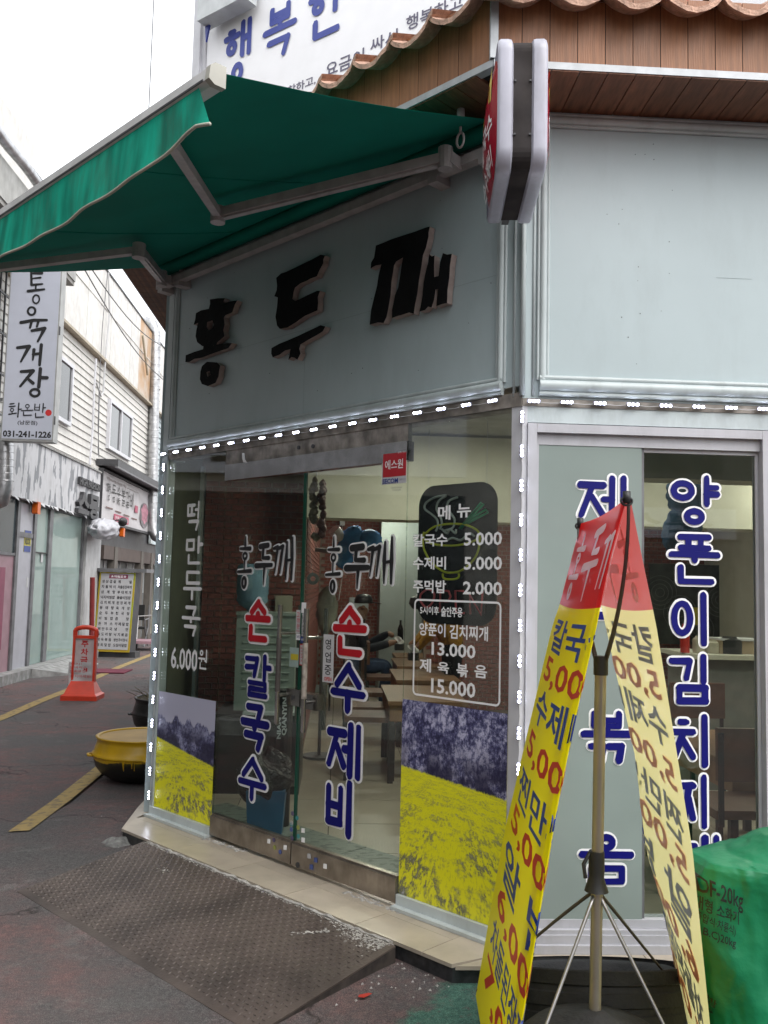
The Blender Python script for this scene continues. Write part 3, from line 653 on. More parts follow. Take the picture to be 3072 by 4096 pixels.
# ------------------------------------------------------------------ posters (flat print)
def poster_mat(name, fr, box, skyline, fieldline, skycol, seed, dense=False, slope=0):
    m = D.materials.new(name); m.use_nodes = True; n = m.node_tree; N = n.nodes; L = n.links; b = N['Principled BSDF']; b.inputs['Roughness'].default_value = .3
    uv = N.new('ShaderNodeUVMap'); sp = N.new('ShaderNodeSeparateXYZ'); L.new(uv.outputs[0], sp.inputs[0])
    def noise(s, det, off=0, st=(1, 1, 1), ro=.6):
        mp = N.new('ShaderNodeMapping'); mp.inputs['Scale'].default_value = st; mp.inputs['Location'].default_value = (off, seed, 0); L.new(uv.outputs[0], mp.inputs[0])
        q = N.new('ShaderNodeTexNoise'); q.inputs['Scale'].default_value = s; q.inputs['Detail'].default_value = det; q.inputs['Roughness'].default_value = ro; L.new(mp.outputs[0], q.inputs[0]); return q.outputs[0]
    def ramp_(s, stops):
        q = N.new('ShaderNodeValToRGB'); e = q.color_ramp.elements; L.new(s, q.inputs[0])
        while len(e) < len(stops): e.new(.5)
        for el, (p, c) in zip(e, stops): el.position = p; el.color = (*c, 1)
        return q.outputs[0]
    def math_(op, a, c, c3=None):
        q = N.new('ShaderNodeMath'); q.operation = op
        for i, s_ in enumerate((a, c, c3)):
            if s_ is None: continue
            if isinstance(s_, (int, float)): q.inputs[i].default_value = s_
            else: L.new(s_, q.inputs[i])
        return q.outputs[0]
    def mix(f, a, c):
        q = N.new('ShaderNodeMix'); q.data_type = 'RGBA'; L.new(f, q.inputs['Factor'])
        for k_, s_ in (('A', a), ('B', c)):
            if isinstance(s_, tuple): q.inputs[k_].default_value = (*s_, 1)
            else: L.new(s_, q.inputs[k_])
        return q.outputs['Result']
    v = sp.outputs[1]; u = sp.outputs[0]
    fol = math_('ADD', math_('ADD', math_('MULTIPLY', noise(8, 8, 3, ro=.75), .38), math_('MULTIPLY', noise(3.2, 4, 13), .20)), math_('MULTIPLY', noise(34, 6, 21, ro=.8), .42))
    trees = ramp_(fol, [(.43, (.012, .012, .05)), (.475, (.05, .05, .14)), (.505, (.16, .165, .30)), (.55, (.52, .51, .68) if dense else (.34, .35, .52))])
    lowdark = ramp_(noise(4, 5, 9), [(.40, (.0, .0, .0)), (.52, (1, 1, 1))])
    trees = mix(math_('MULTIPLY', math_('MULTIPLY', lowdark, ramp_(v, [(fieldline+.02, (1, 1, 1)), (fieldline+.20, (0, 0, 0))])), .9), trees, (.013, .012, .045))
    # tree tops against the sky
    t = math_('ADD', v, math_('MULTIPLY', math_('SUBTRACT', noise(5, 8, 5, (1, .15, 1), .65), .5), -.42))
    sk = ramp_(t, [(skyline-.006, (0, 0, 0)), (skyline+.006, (1, 1, 1))])
    top = mix(sk, trees, skycol)
    # rape field
    fl = math_('ADD', math_('ADD', v, math_('MULTIPLY', u, slope)), math_('MULTIPLY', math_('SUBTRACT', noise(60, 3, 1), .5), .03))
    wv = math_('SUBTRACT', fieldline+.10, v); pu = math_('DIVIDE', math_('SUBTRACT', u, .5), wv); pv = math_('DIVIDE', 1, wv)
    cb = N.new('ShaderNodeCombineXYZ'); L.new(pu, cb.inputs[0]); L.new(pv, cb.inputs[1])
    def pnoise(s_, det, st, off, ro=.6):
        mp = N.new('ShaderNodeMapping'); mp.inputs['Scale'].default_value = st; mp.inputs['Location'].default_value = (off, seed, 0); L.new(cb.outputs[0], mp.inputs[0])
        q = N.new('ShaderNodeTexNoise'); q.inputs['Scale'].default_value = s_; q.inputs['Detail'].default_value = det; q.inputs['Roughness'].default_value = ro; L.new(mp.outputs[0], q.inputs[0]); return q.outputs[0]
    stems = ramp_(pnoise(7, 10, (1.6, .7, 1), 7, .78), [(.46, (.82, .79, .02)), (.50, (.62, .60, .03)), (.515, (.20, .20, .10)), (.58, (.13, .13, .10)), (.64, (.45, .45, .47))])
    patches = ramp_(pnoise(1.5, 6, (1, 1.3, 1), 11, .65), [(.46, (0, 0, 0)), (.55, (1, 1, 1))])
    vv = ramp_(v, [(0., (1, 1, 1)), (.25, (.95, .95, .95)), (fieldline, (.35, .35, .35))])
    field = mix(math_('MULTIPLY', patches, vv), mix(math_('MULTIPLY', ramp_(pnoise(16, 6, (2.5, .5, 1), 3, .7), [(.55, (0, 0, 0)), (.60, (1, 1, 1))]), .55), (.82, .79, .012), (.42, .40, .06)), stems)
    fm = ramp_(fl, [(fieldline-.004, (1, 1, 1)), (fieldline+.004, (0, 0, 0))])
    L.new(mix(fm, top, field), b.inputs['Base Color']); MATS[name] = m; return m
def poster(fr, box, d, m, par, lab, T_):
    a0, z0, a1, z1 = box; me = D.meshes.new('poster')
    q = MB(); q.add([fr.W(a0, z0, d), fr.W(a1, z0, d), fr.W(a1, z1, d), fr.W(a0, z1, d)], [(0, 1, 2, 3)])
    me = q.mesh('poster', m, T_.inv); uvl = me.uv_layers.new(name='UVMap')
    for li, uvc in zip(range(4), ((0, 0), (1, 0), (1, 1), (0, 1))):
        vi = me.loops[li].vertex_index; uvl.data[li].uv = ((0, 0), (1, 0), (1, 1), (0, 1))[vi]
    return link('poster', me, par, None, lab)
# ------------------------------------------------------------------ glass front on A
lg = T('fixed_glass_panel', 'narrow glass panel at the alley corner with yellow flower-field poster', 'shop window', FA.W(.28, .19, 0))
q = MB(); q.box(FA, -.028, .598, .19, 2.385, -.012, 0); pane = q.build('pane', glass_g, lg)
poster(FA, (-.026, .192, .596, .905), .0015, poster_mat('flower_field_print', FA, 0, .78, .60, (.47, .47, .60), 2., slope=.13), lg, 'yellow flower field under purple trees', lg)
q = MB()
VW = white_m
for ch, b_ in zip('떡만두국', ((752, 2010, 808, 2118), (746, 2150, 810, 2255), (738, 2285, 806, 2398), (732, 2428, 800, 2540))):
    strokes(q, FA, .002, glyph(ch), FA.box(*b_, .002), .021)
smesh(q, 'lettering', [VW], lg)
q = MB(); tpx(q, FA, .002, '6.000', 684, 2592, 790, 2680, bold=.02); strokes(q, FA, .002, glyph('원'), FA.box(797, 2600, 832, 2676, .002), .011); smesh(q, 'lettering', [VW], lg)
rg = T('fixed_glass_panel', 'glass panel with white menu prices and yellow flower poster right of the doors', 'shop window', FA.W(2.4, .19, 0))
q = MB(); q.box(FA, 2.088, SC-.056, .19, 2.385, -.012, 0); q.build('pane', glass_g, rg)
_z1 = FA.at(1830, 2845, 0)[1]
poster(FA, (2.09, .192, SC-.058, _z1+.02), .0015, poster_mat('flower_field_print_wide', FA, 0, 2.1, .655, (.4, .4, .55), 5., dense=True, slope=.06), rg, 'yellow field print with a bank of purple trees', rg)
q = MB()
for body, b_ in (('메', (1752, 2022, 1802, 2080)), ('뉴', (1828, 2014, 1884, 2070)), ('칼국수', (1652, 2135, 1790, 2186)), ('수제비', (1652, 2226, 1784, 2278)), ('주먹밥', (1652, 2320, 1784, 2372)),
                 ('5.000', (1856, 2128, 2008, 2182)), ('5.000', (1856, 2226, 2008, 2280)), ('2.000', (1852, 2326, 2008, 2380)), ('5시이후', (1680, 2425, 1756, 2458)), ('술안주용', (1764, 2428, 1850, 2468)),
                 ('양푼이', (1676, 2492, 1782, 2545)), ('김치찌개', (1798, 2502, 1952, 2560)), ('13.000', (1726, 2574, 1902, 2628)), ('제', (1678, 2634, 1724, 2688)), ('육', (1750, 2648, 1796, 2694)), ('볶', (1826, 2654, 1872, 2708)), ('음', (1898, 2660, 1948, 2712)), ('15.000', (1724, 2722, 1902, 2782))):
    tpx(q, FA, .002, body, *b_, bold=.022)
smesh(q, 'lettering', [VW], rg)
q = MB(); bx = FA.box(1656, 2404, 2000, 2812, .002)
a0, z0, a1, z1 = bx; z0 = FA.at(1830, 2800)[1]; z1 = FA.at(1830, 2405)[1]; tt = .009
rad = .02; path = []
for cx_, cz_, st in ((a1-rad, z1-rad, 0), (a0+rad, z1-rad, 90), (a0+rad, z0+rad, 180), (a1-rad, z0+rad, 270)):
    for k in range(5): t = R(st+k*22.5); path.append((cx_+rad*math.cos(t), cz_+rad*math.sin(t), math.cos(t), math.sin(t)))
k = len(path); q.add([FA.W(p[0]+p[2]*tt/2, p[1]+p[3]*tt/2, .002) for p in path]+[FA.W(p[0]-p[2]*tt/2, p[1]-p[3]*tt/2, .002) for p in path], [(i, (i+1) % k, k+(i+1) % k, k+i) for i in range(k)])
smesh(q, 'printed_frame', [VW], rg)
# header rail and doors
hd = MB(); hd.box(FA, .60, 2.086, 2.205, 2.30, -.045, .004); hd.build('header_rail', steel_m, rest, label='dull steel rail over the glass doors')
q = MB(); q.box(FA, .60, 2.086, 2.30, 2.385, -.03, 0); q.build('transom', MATS['dirty_lintel'], rest)
q = MB()
for px, py in ((1195, 1790), (1252, 1785)):
    a, z = FA.at(px, py, .006); q.tube([FA.W(a, z, .003), FA.W(a, z, .01)], .011, 12)
q.build('bolt_cap', dgrey_m, rest)
def door(a0, a1, lab, dd):
    t = T('glass_door', lab, 'door', FA.W((a0+a1)/2, .14, dd))
    q = MB(); q.box(FA, a0, a1, .25, 2.20, dd-.012, dd); q.build('pane', glass_g, t)
    q = MB(); q.box(FA, a0, a1, .150, .258, dd-.036, dd+.018); q.box(FA, a0+.0005, a1-.0005, .258, .268, dd-.02, dd+.008); q.build('bottom_rail', rail_m, t)
    e = a1 if a0 < 1 else a0; sg = -1 if a0 < 1 else 1
    q = MB(); q.box(FA, min(e, e+sg*.004), max(e, e+sg*.004), .25, 2.20, dd-.0122, dd+.0002); q.build('pane_edge', mat('green_glass_edge', (.02, .12, .08), .1, var=.1), t)
    return t
dl = door(.604, 1.328, 'left glass door with red and blue noodle lettering and taped steel handle side', -.002)
dr = door(1.336, 2.082, 'right glass door with hanging open sign and tape-wrapped handle', -.002)
q = MB()
DW = .006
for cx0, chars in ((0, (('홍', (948, 2148, 1016, 2360)), ('두', (1024, 2178, 1094, 2342)), ('깨', (1098, 2152, 1186, 2318)))), (1, (('홍', (1300, 2148, 1372, 2378)), ('두', (1384, 2184, 1482, 2356)), ('깨', (1476, 2152, 1588, 2332))))):
    q = MB()
    for ch, b_ in chars: brush(q, FA, .0015, HONG[ch], FA.box(*b_, .0015), 0, .009, 1)
    smesh(q, 'lettering', [black_m, white_m], (dl, dr)[cx0], label='brush-style black restaurant name with white outline')
for t_, lst in ((dl, (('손', (990, 2408, 1078, 2560), red_m), ('칼', (984, 2625, 1082, 2782), blue_m), ('국', (972, 2826, 1070, 2992), blue_m), ('수', (962, 3034, 1062, 3196), blue_m))),
                (dr, (('손', (1342, 2434, 1460, 2616), red_m), ('수', (1334, 2660, 1456, 2842), blue_m), ('제', (1316, 2902, 1446, 3096), blue_m), ('비', (1310, 3130, 1424, 3330), blue_m)))):
    for ch, b_, m_ in lst:
        q = MB(); bb = FA.box(*b_, .0015); strokes(q, FA, .0015, glyph(ch), bb, .031 if ch == '칼' else .040, 0, .011, 1); smesh(q, 'lettering', [m_, white_m], t_)
def handle(t_, px0, py0, px1, py1, tape=None):
    a0, z0 = FA.at(px0, py0, .06); a1, z1 = FA.at(px1, py1, .06); a = (a0+a1)/2
    q = MB()
    for dd in (.062, -.078): q.tube([FA.W(a, z0, dd), FA.W(a, z1, dd)], .013, 14)
    h = q.build('handle', steel_m, t_, smooth=True, ang=50)
    q = MB()
    for dd in (.0625, -.0785): q.tube([FA.W(a, z0+(z1-z0)*.28, dd), FA.W(a, z0+(z1-z0)*.73, dd)], .0145, 14)
    sub(h, t_, q, 'grip', mat('taped_grip', (.33, .29, .25), .8, var=.35, vs_=30, bump=.8, bs=60) if tape else mat('dark_grip', (.07, .06, .055), .6), smooth=True, ang=50)
    q = MB()
    for z in (z0+(z1-z0)*.24, z0+(z1-z0)*.76): q.tube([FA.W(a, z, .06), FA.W(a, z, -.078)], .009, 10)
    sub(h, t_, q, 'standoff', steel_m, smooth=True, ang=50)
handle(dl, 1126, 2420, 1104, 2895); handle(dr, 1228, 2434, 1212, 2930, True)
def lockb(t_, x0, x1, y0, y1):
    a0, z0, a1, z1 = FA.box(x0, y0, x1, y1, .01); q = MB(); q.box(FA, a0, a1, z0, z1, -.03, .022)
    lk = q.build('lock', steel_m, t_); q = MB(); q.tube([FA.W((a0+a1)/2, (z0+z1)/2, .02), FA.W((a0+a1)/2, (z0+z1)/2, .027)], .012, 14); sub(lk, t_, q, 'keyhole', dgrey_m)
lockb(dl, 1152, 1205, 2756, 2822); lockb(dr, 1209, 1275, 2775, 2838)
# stickers on doors
def sticker(t_, b_, m_, d=.0025, lab=None, body=None, tm=None, vert=None):
    bb = FA.box(*b_, d); q = MB(); q.prism(FA, [(bb[0], bb[1]), (bb[2], bb[1]), (bb[2], bb[3]), (bb[0], bb[3])], d-.0008, d)
    s_ = q.build('sticker', m_, t_, label=lab)
    if body:
        q = MB()
        for bd, bx_ in body: tpx(q, FA, d+.0006, bd, *bx_, bold=.01)
        link('lettering', q.mesh('lettering', tm, t_.inv), s_)
    return s_
sticker(rg if 0 else dr, (1528, 1808, 1626, 1935), whitepl_m, .003, 'white and red security company sticker')
q = MB(); bb = FA.box(1532, 1812, 1624, 1906, .0042); q.prism(FA, [(bb[0], bb[1]), (bb[2], bb[1]), (bb[2], bb[3]), (bb[0], bb[3])], .0032, .0042); q.build('sticker', red_m, dr, label='red square with white letters')
q = MB(); tpx(q, FA, .005, '에스원', 1540, 1838, 1612, 1876, bold=.015); tpx(q, FA, .005, '언제나 안심', 1592, 1805, 1622, 1812); smesh(q, 'lettering', [white_m], dr)
q = MB(); tpx(q, FA, .005, 'SECOM', 1530, 1914, 1592, 1934, bold=.03); smesh(q, 'lettering', [mat('navy_print', (.01, .04, .25), .4)], dr)
q = MB(); tpx(q, FA, .005, '1588-3112', 1596, 1913, 1622, 1921); tpx(q, FA, .005, '출동경비시스템 1544-1588', 1566, 1946, 1606, 1954); tpx(q, FA, .005, '전국 무료 상담', 1570, 1957, 1602, 1964); smesh(q, 'lettering', [mat('grey_print', (.2, .2, .25), .5)], dr)
sticker(dr, (1292, 2538, 1334, 2730), paper_m, .075, 'hanging white open-for-business plate', [('영', (1301, 2556, 1324, 2598)), ('업', (1300, 2608, 1323, 2650)), ('중', (1298, 2660, 1325, 2700))], black_m)
q = MB(); tpx(q, FA, .0765, 'OPEN', 1296, 2708, 1326, 2724, bold=.02); smesh(q, 'lettering', [redtx_m], dr)
sticker(dl, (1184, 2440, 1200, 2535), paper_m, .0025, 'white sticker with red vertical letters', [('고', (1187, 2450, 1199, 2468)), ('정', (1187, 2472, 1199, 2490)), ('문', (1187, 2496, 1199, 2514)), ('PULL', (1186, 2520, 1199, 2527))], redtx_m)
sticker(dr, (1207, 2454, 1222, 2545), paper_m, .0025, 'white pull sticker with black vertical letters', [('당', (1208, 2462, 1219, 2478)), ('기', (1208, 2480, 1219, 2496)), ('시', (1208, 2498, 1219, 2512)), ('오', (1208, 2514, 1219, 2528)), ('PULL', (1207, 2532, 1220, 2540))], black_m)
sticker(dr, (1206, 2410, 1224, 2452), white_m, .0025)
sticker(dl, (1184, 2536, 1200, 2560), white_m, .0025, None, [('VIS', (1186, 2541, 1199, 2553))], blue_m)
sticker(dr, (1202, 2547, 1220, 2572), mat('card_blue', (.02, .06, .30), .4), .0025, None, [('VIS', (1204, 2554, 1218, 2564))], white_m)
sticker(dr, (1198, 2576, 1216, 2662), red_m, .0022); sticker(dr, (1200, 2580, 1214, 2658), paper_m, .0034, 'red-edged white welcome sticker', [(c_, (1202, 2588+i*12, 1212, 2598+i*12)) for i, c_ in enumerate('어서오세요')], redtx_m)
sticker(dl, (1158, 2590, 1194, 2668), mat('pale_green_card', (.42, .55, .52), .5), .002, 'pale green card with a yellow patch'); sticker(dl, (1163, 2616, 1192, 2640), yel_m, .0032)
rr = random.Random(11)
for i, (px, py) in enumerate(((1170, 3254), (1188, 3272), (1166, 3292), (1192, 3310), (1165, 3318), (1168, 3352), (1193, 3345), (1190, 3380), (1098, 3390), (1120, 3408), (1095, 3360), (1165, 3296))):
    t_ = dl if px < 1180 else dr; dd = .0192 if py > 3355 and px < 1180 else .004
    a, z = FA.at(px, py, dd); cm = [mat('round_sticker_%s' % c_[0], c_[1], .5) for c_ in (('violet', (.12, .10, .2)), ('teal', (.05, .3, .32)), ('white', (.55, .55, .58)), ('olive', (.35, .38, .1)), ('blue', (.08, .12, .35)))][i % 5]
    q = MB(); q.prism(FA, disc((a, z), .012, 14), dd-.001, dd+.0004); q.build('sticker', cm, t_)
for i, (px, py, c_) in enumerate(((1075, 3365, white_m), (1140, 3390, white_m), (1236, 3424, MATS['round_sticker_white']), (1300, 3465, white_m), (1262, 3440, MATS['round_sticker_blue']), (1245, 3468, MATS['round_sticker_blue']), (1212, 3322, white_m), (1212, 3360, white_m))):
    t_ = dl if px < 1180 else dr; dd = .0192 if py > 3362 else .004
    a, z = FA.at(px, py, dd); s_ = .013; q = MB(); q.prism(FA, [(a-s_, z-s_), (a+s_, z-s_*.8), (a+s_*.9, z+s_), (a-s_*.9, z+s_*.8)], dd-.001, dd+.0006); q.build('sticker', c_, t_)
a, z = FA.at(988, 3512, .018); 
q = MB(); a, z = FA.at(1190, 3460, .0185); q.tube([FA.W(a, z, .0175), FA.W(a, z, .0205)], .014, 14); q.build('lock_hole', dgrey_m, dr)
# white paste streak on the header rail
q = MB(); q.prism(FA, [FA.at(*p, .006) for p in ((968, 1812), (976, 1812), (980, 1838), (988, 1850), (974, 1850), (969, 1835))], .0045, .0065); q.build('paint_streak', white_m, rest)
# ------------------------------------------------------------------ big extruded name letters
big = T('sign_lettering', 'large black ragged block letters fixed on the pale panel over the doors', 'sign letters', FA.W(1.3, 2.9, 0))
def c6(pts): return [(600+.7836*x, 1000+.7836*y) for x, y in pts]
HOLE = [
 (c6([(305, 252), (345, 246), (382, 246), (374, 262), (378, 272), (412, 262), (445, 257), (432, 280), (420, 318), (385, 332), (377, 345), (381, 380), (374, 410), (380, 440), (345, 470), (338, 484), (300, 494), (265, 490), (240, 470), (232, 440), (236, 410), (245, 372), (222, 382), (230, 355), (234, 322), (260, 308), (300, 300), (306, 275)]), c6([(292, 368), (318, 360), (326, 380), (318, 400), (300, 410), (290, 392)])),
 (c6([(182, 537), (225, 520), (270, 506), (272, 488), (325, 488), (330, 484), (375, 478), (418, 474), (400, 500), (350, 518), (310, 532), (262, 550), (225, 556), (200, 572), (180, 572)]), None),
 (c6([(265, 592), (290, 570), (320, 572), (342, 574), (358, 590), (352, 620), (350, 645), (334, 678), (295, 695), (264, 684), (254, 660), (257, 620)]), c6([(289, 624), (305, 617), (309, 636), (294, 648)])),
 (c6([(692, 112), (735, 92), (780, 70), (830, 46), (870, 24), (893, 28), (884, 50), (884, 68), (862, 108), (852, 134), (820, 145), (800, 157), (768, 170), (740, 192), (733, 215), (727, 250), (742, 260), (765, 250), (800, 232), (852, 208), (868, 208), (856, 240), (858, 270), (854, 308), (822, 322), (790, 336), (745, 368), (700, 396), (662, 402), (648, 386), (640, 340), (648, 290), (652, 242), (634, 236), (646, 205), (648, 180), (644, 142), (668, 120)]), None),
 (c6([(620, 500), (660, 478), (700, 462), (760, 436), (810, 412), (870, 384), (895, 390), (882, 415), (850, 435), (805, 460), (768, 482), (762, 505), (768, 528), (752, 560), (738, 550), (722, 546), (706, 560), (712, 530), (716, 506), (690, 512), (660, 535), (640, 542), (626, 548), (618, 528)]), None),
 ([(1503, 982), (1535, 970), (1564, 957), (1610, 942), (1660, 926), (1702, 910), (1719, 906), (1714, 930), (1714, 945), (1704, 990), (1692, 1020), (1686, 1064), (1676, 1120), (1670, 1170), (1659, 1226), (1655, 1255), (1636, 1250), (1612, 1258), (1590, 1264), (1567, 1272), (1568, 1240), (1580, 1180), (1592, 1150), (1600, 1100), (1606, 1060), (1612, 1030), (1584, 1046), (1576, 1062), (1572, 1090), (1566, 1126), (1562, 1180), (1554, 1230), (1546, 1268), (1534, 1292), (1510, 1290), (1478, 1299), (1484, 1240), (1496, 1190), (1508, 1142), (1514, 1100), (1525, 1058), (1502, 1062), (1482, 1074), (1484, 1050), (1496, 1030), (1500, 1005)], None),
 ([(1717, 1016), (1727, 1026), (1738, 1021), (1736, 1060), (1737, 1108), (1754, 1104), (1760, 1050), (1771, 1012), (1788, 1018), (1807, 1015), (1800, 1060), (1797, 1110), (1790, 1160), (1788, 1212), (1768, 1216), (1745, 1225), (1748, 1190), (1752, 1156), (1742, 1158), (1736, 1200), (1726, 1230), (1712, 1226), (1700, 1240), (1678, 1246), (1684, 1215), (1690, 1180), (1694, 1130), (1704, 1080), (1712, 1050)], None)]
for pts, hole in HOLE:
    cu = D.curves.new('c', 'CURVE'); cu.dimensions = '2D'; cu.fill_mode = 'BOTH'; cu.extrude = .019
    for pp in (pts, hole):
        if not pp: continue
        sp_ = cu.splines.new('POLY'); sp_.points.add(len(pp)-1); sp_.use_cyclic_u = True
        for i, p in enumerate(pp): a, z = FA.at(p[0], p[1], .044); sp_.points[i].co = (a, z, 0, 1)
    o = D.objects.new('c', cu); col.objects.link(o); dg = bpy.context.evaluated_depsgraph_get(); dg.update()
    me = D.meshes.new_from_object(o.evaluated_get(dg)); D.objects.remove(o)
    q = MB(); q.v = [FA.W(v.co.x, v.co.y, .0245+v.co.z) for v in me.vertices]; q.f = [tuple(p.vertices) for p in me.polygons]
    q.m = []
    for p in me.polygons: q.m.append(0 if abs(p.normal.z) > .9 else 1)
    q.build('letter_stroke', [blackface_m, lside_m], big)
# ------------------------------------------------------------------ LED strips
def led_unit(horizontal):
    q = MB()
    q.box(FW, -.028, .028, -.008, .008, -.006, 0)
    for k in (-1, 0, 1): q.lathe((k*.0185, -.0065, 0), [(.0056, 0), (.0050, .003), (.003, .005), (.0001, .0055)], 10, 1, ax=Matrix.Rotation(R(90), 3, 'X'))
    return q.mesh('led_module', [ledb_m, led_m], None, False)
ledme = led_unit(True)
def strip(lab, fr, pts, vertical, wire):
    p0 = fr.W(*pts[0][:2], pts[0][2]); t = T('led_light_strip', lab, 'light strip', p0)
    ang = math.atan2(fr.u.y, fr.u.x)
    for a, z, d in pts:
        M = Matrix.Translation(fr.W(a, z, d)) @ Matrix.Rotation(ang, 4, 'Z') @ (Matrix.Rotation(R(90), 4, 'Y') if vertical else Matrix.Identity(4))
        link('led_module', ledme, t, t.inv @ M)
    q = MB(); w_ = []
    for i, (a, z, d) in enumerate(pts):
        w_.append(fr.W(a, z, d-.004))
        if i < len(pts)-1: b2 = pts[i+1]; w_.append(fr.W((a+b2[0])/2+(.004 if vertical else 0), (z+b2[1])/2+(0 if vertical else -.006), d-.001))
    q.tube(w_, .0014, 5); q.build('wire', paper_m, t)
strip('row of white LED modules under the sign above the glass doors', FA, [(-.06+i*.1485, 2.422, .020) for i in range(19)], False, 0)
strip('row of white LED modules above the sliding window', FB, [(CX+.045+i*.1435, 2.403, .016) for i in range(22)], False, 0)
strip('column of white LED modules down the post between door glass and window', FB, [(CX-.004, 2.335-i*.1475, .012) for i in range(15)], True, 0)
strip('column of white LED modules down the alley corner post', FA, [(-.052, 2.335-i*.1485, .018) for i in range(15)], True, 0)
# ------------------------------------------------------------------ sliding window on B
wn = T('sliding_window', 'white framed sliding window with tall blue dish names in Korean letters', 'window', (1.34, 3.71, .2))
def wb(a0, a1, z0, z1, d0, d1, nm='frame', m_=upvc_m): q = MB(); q.box(FB, a0, a1, z0, z1, d0, d1); return q.build(nm, m_, wn)
wb(CX+.023, CX+.062, .219, 2.31, -.08, .012); wb(1.815, 1.90, .219, 2.31, -.08, .012)
wb(CX+.063, 1.814, 2.222, 2.31, -.08, -.012); wb(CX+.063, 1.814, 2.272, 2.3095, -.011, .0115); wb(CX+.063, 1.814, .219, .252, -.08, -.01)
wb(CX+.0625, CX+.075, .252, 2.222, -.03, -.008, 'sash'); wb(1.292, 1.306, .252, 2.222, -.055, -.026, 'sash', grey_m); wb(1.800, 1.8135, .252, 2.222, -.06, -.03, 'sash')
wb(1.3065, 1.80, 2.205, 2.2215, -.06, -.03, 'sash'); 
q = MB(); q.box(FB, CX+.076, 1.292, .252, 2.222, -.025, -.015); q.build('filmed_pane', film_g2, wn)
q = MB(); q.box(FB, 1.306, 1.80, .252, 2.205, -.05, -.04); q.build('clear_pane', glass_g, wn)
for ch, b_ in (('제', (2318, 1912, 2508, 2090)), ('육', (2330, 2330, 2505, 2520)), ('볶', (2335, 2855, 2515, 3040)), ('음', (2328, 3345, 2520, 3528))):
    q = MB(); strokes(q, FB, -.0145, glyph(ch), FB.box(*b_, -.0145), .029, 0, .0085, 1); smesh(q, 'lettering', [blue_m, white_m], wn)
for ch, b_ in (('양', (2682, 1912, 2866, 2096)), ('푼', (2684, 2146, 2870, 2330)), ('이', (2684, 2380, 2850, 2572)), ('김', (2684, 2626, 2848, 2806)), ('치', (2690, 2868, 2852, 3058)), ('찌', (2690, 3110, 2850, 3302)), ('개', (2690, 3350, 2880, 3540))):
    q = MB(); strokes(q, FB, -.0395, glyph(ch), FB.box(*b_, -.0395), .029, 0, .0085, 1); smesh(q, 'lettering', [blue_m, white_m], wn)
# ================================================================== CANOPY ROOF
can = T('tiled_canopy', 'timber canopy with clay roof tiles running round the corner above the sign panels', 'canopy', FA.W(1.3, 3.72, 0))
AD, BD, ZS = .346, .302, 3.72
cA = FA.W(0, 0, AD); sB = ((3.71-BD)-cA.y)/FA.u.y; CR = Vector((cA.x+FA.u.x*sB, 3.71-BD, 0))      # outer corner
sL = (-1.52-cA.x)/FA.u.x; CLf = Vector((-1.52, cA.y+FA.u.y*sL, 0))
FAo = Frame((0, 0, 0), FA.u, FA.n); FAo.o = FA.o+FA.n*AD
FBo = Frame((0, 3.71-BD, 0), (1, 0, 0), (0, -1, 0)); FLo = Frame((-1.52, 0, 0), (0, 1, 0), (-1, 0, 0))
runs = [(FAo, sL, sB, -1), (FBo, CR.x, 4.1, 1), (FLo, CLf.y, 13, 1)]
pl = MB(); pl.box(FW, -.056, .056, 3.742, 4.06, 0, .014); plm = pl.mesh('plank', wood_m)
for fr, a0, a1, _ in runs:
    k = int((a1-a0)/.1155); ang = math.atan2(fr.u.y, fr.u.x)
    for i in range(k+1):
        a = a0+.0575+i*.1155
        if a > a1-.03: break
        sgn = 1 if fr is not FLo else 1
        M = Matrix.Translation(fr.W(a, 0, -.014 if fr is not FLo else 0)) @ Matrix.Rotation(ang, 4, 'Z')
        link('plank', plm, can, can.inv @ M)
# backing board behind planks, soffit planks and gaps
m = MB()
for fr, a0, a1, _ in runs: m.box(fr, a0, a1, 3.735, 4.05, -.03, -.0155)
m.build('backing', dark_m, can)
q = MB(); 
for fr, a0, a1, _ in runs: q.box(fr, a0-.004, a1, 3.712, 3.742, -.004, .012); q.box(fr, a0-.004, a1, 3.712, 3.718, -.03, -.0045)
q.build('edge_trim', mat('white_edge_trim', (.46, .48, .50), .4, .3, var=.1, vs_=20), can)
q = MB(); q.box(FAo, sB-.016, sB+.004, 3.745, 4.1, -.01, .014); q.box(FBo, CR.x-.02, CR.x+.012, 3.745, 4.1, -.01, .016); q.build('corner_trim', MATS['white_edge_trim'], can)
for fr_, a0_, a1_ in ((FAo, sB-.12, sB-.012),): q = MB(); q.box(fr_, a0_, a1_, 3.742, 4.06, -.0145, -.002); q.build('plank', wood_m, can)
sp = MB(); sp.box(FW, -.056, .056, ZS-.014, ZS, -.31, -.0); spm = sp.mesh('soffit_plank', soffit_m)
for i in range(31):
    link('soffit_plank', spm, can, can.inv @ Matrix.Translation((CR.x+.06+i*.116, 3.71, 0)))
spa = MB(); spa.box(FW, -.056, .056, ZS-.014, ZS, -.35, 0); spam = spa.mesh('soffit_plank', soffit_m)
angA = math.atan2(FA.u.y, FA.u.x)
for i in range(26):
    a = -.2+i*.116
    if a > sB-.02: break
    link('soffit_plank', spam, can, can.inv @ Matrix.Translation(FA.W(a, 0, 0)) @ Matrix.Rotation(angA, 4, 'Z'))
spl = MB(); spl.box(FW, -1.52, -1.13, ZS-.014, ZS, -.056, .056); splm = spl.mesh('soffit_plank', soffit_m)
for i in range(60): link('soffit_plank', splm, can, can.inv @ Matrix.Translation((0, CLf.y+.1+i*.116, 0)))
q = MB(); k = 5
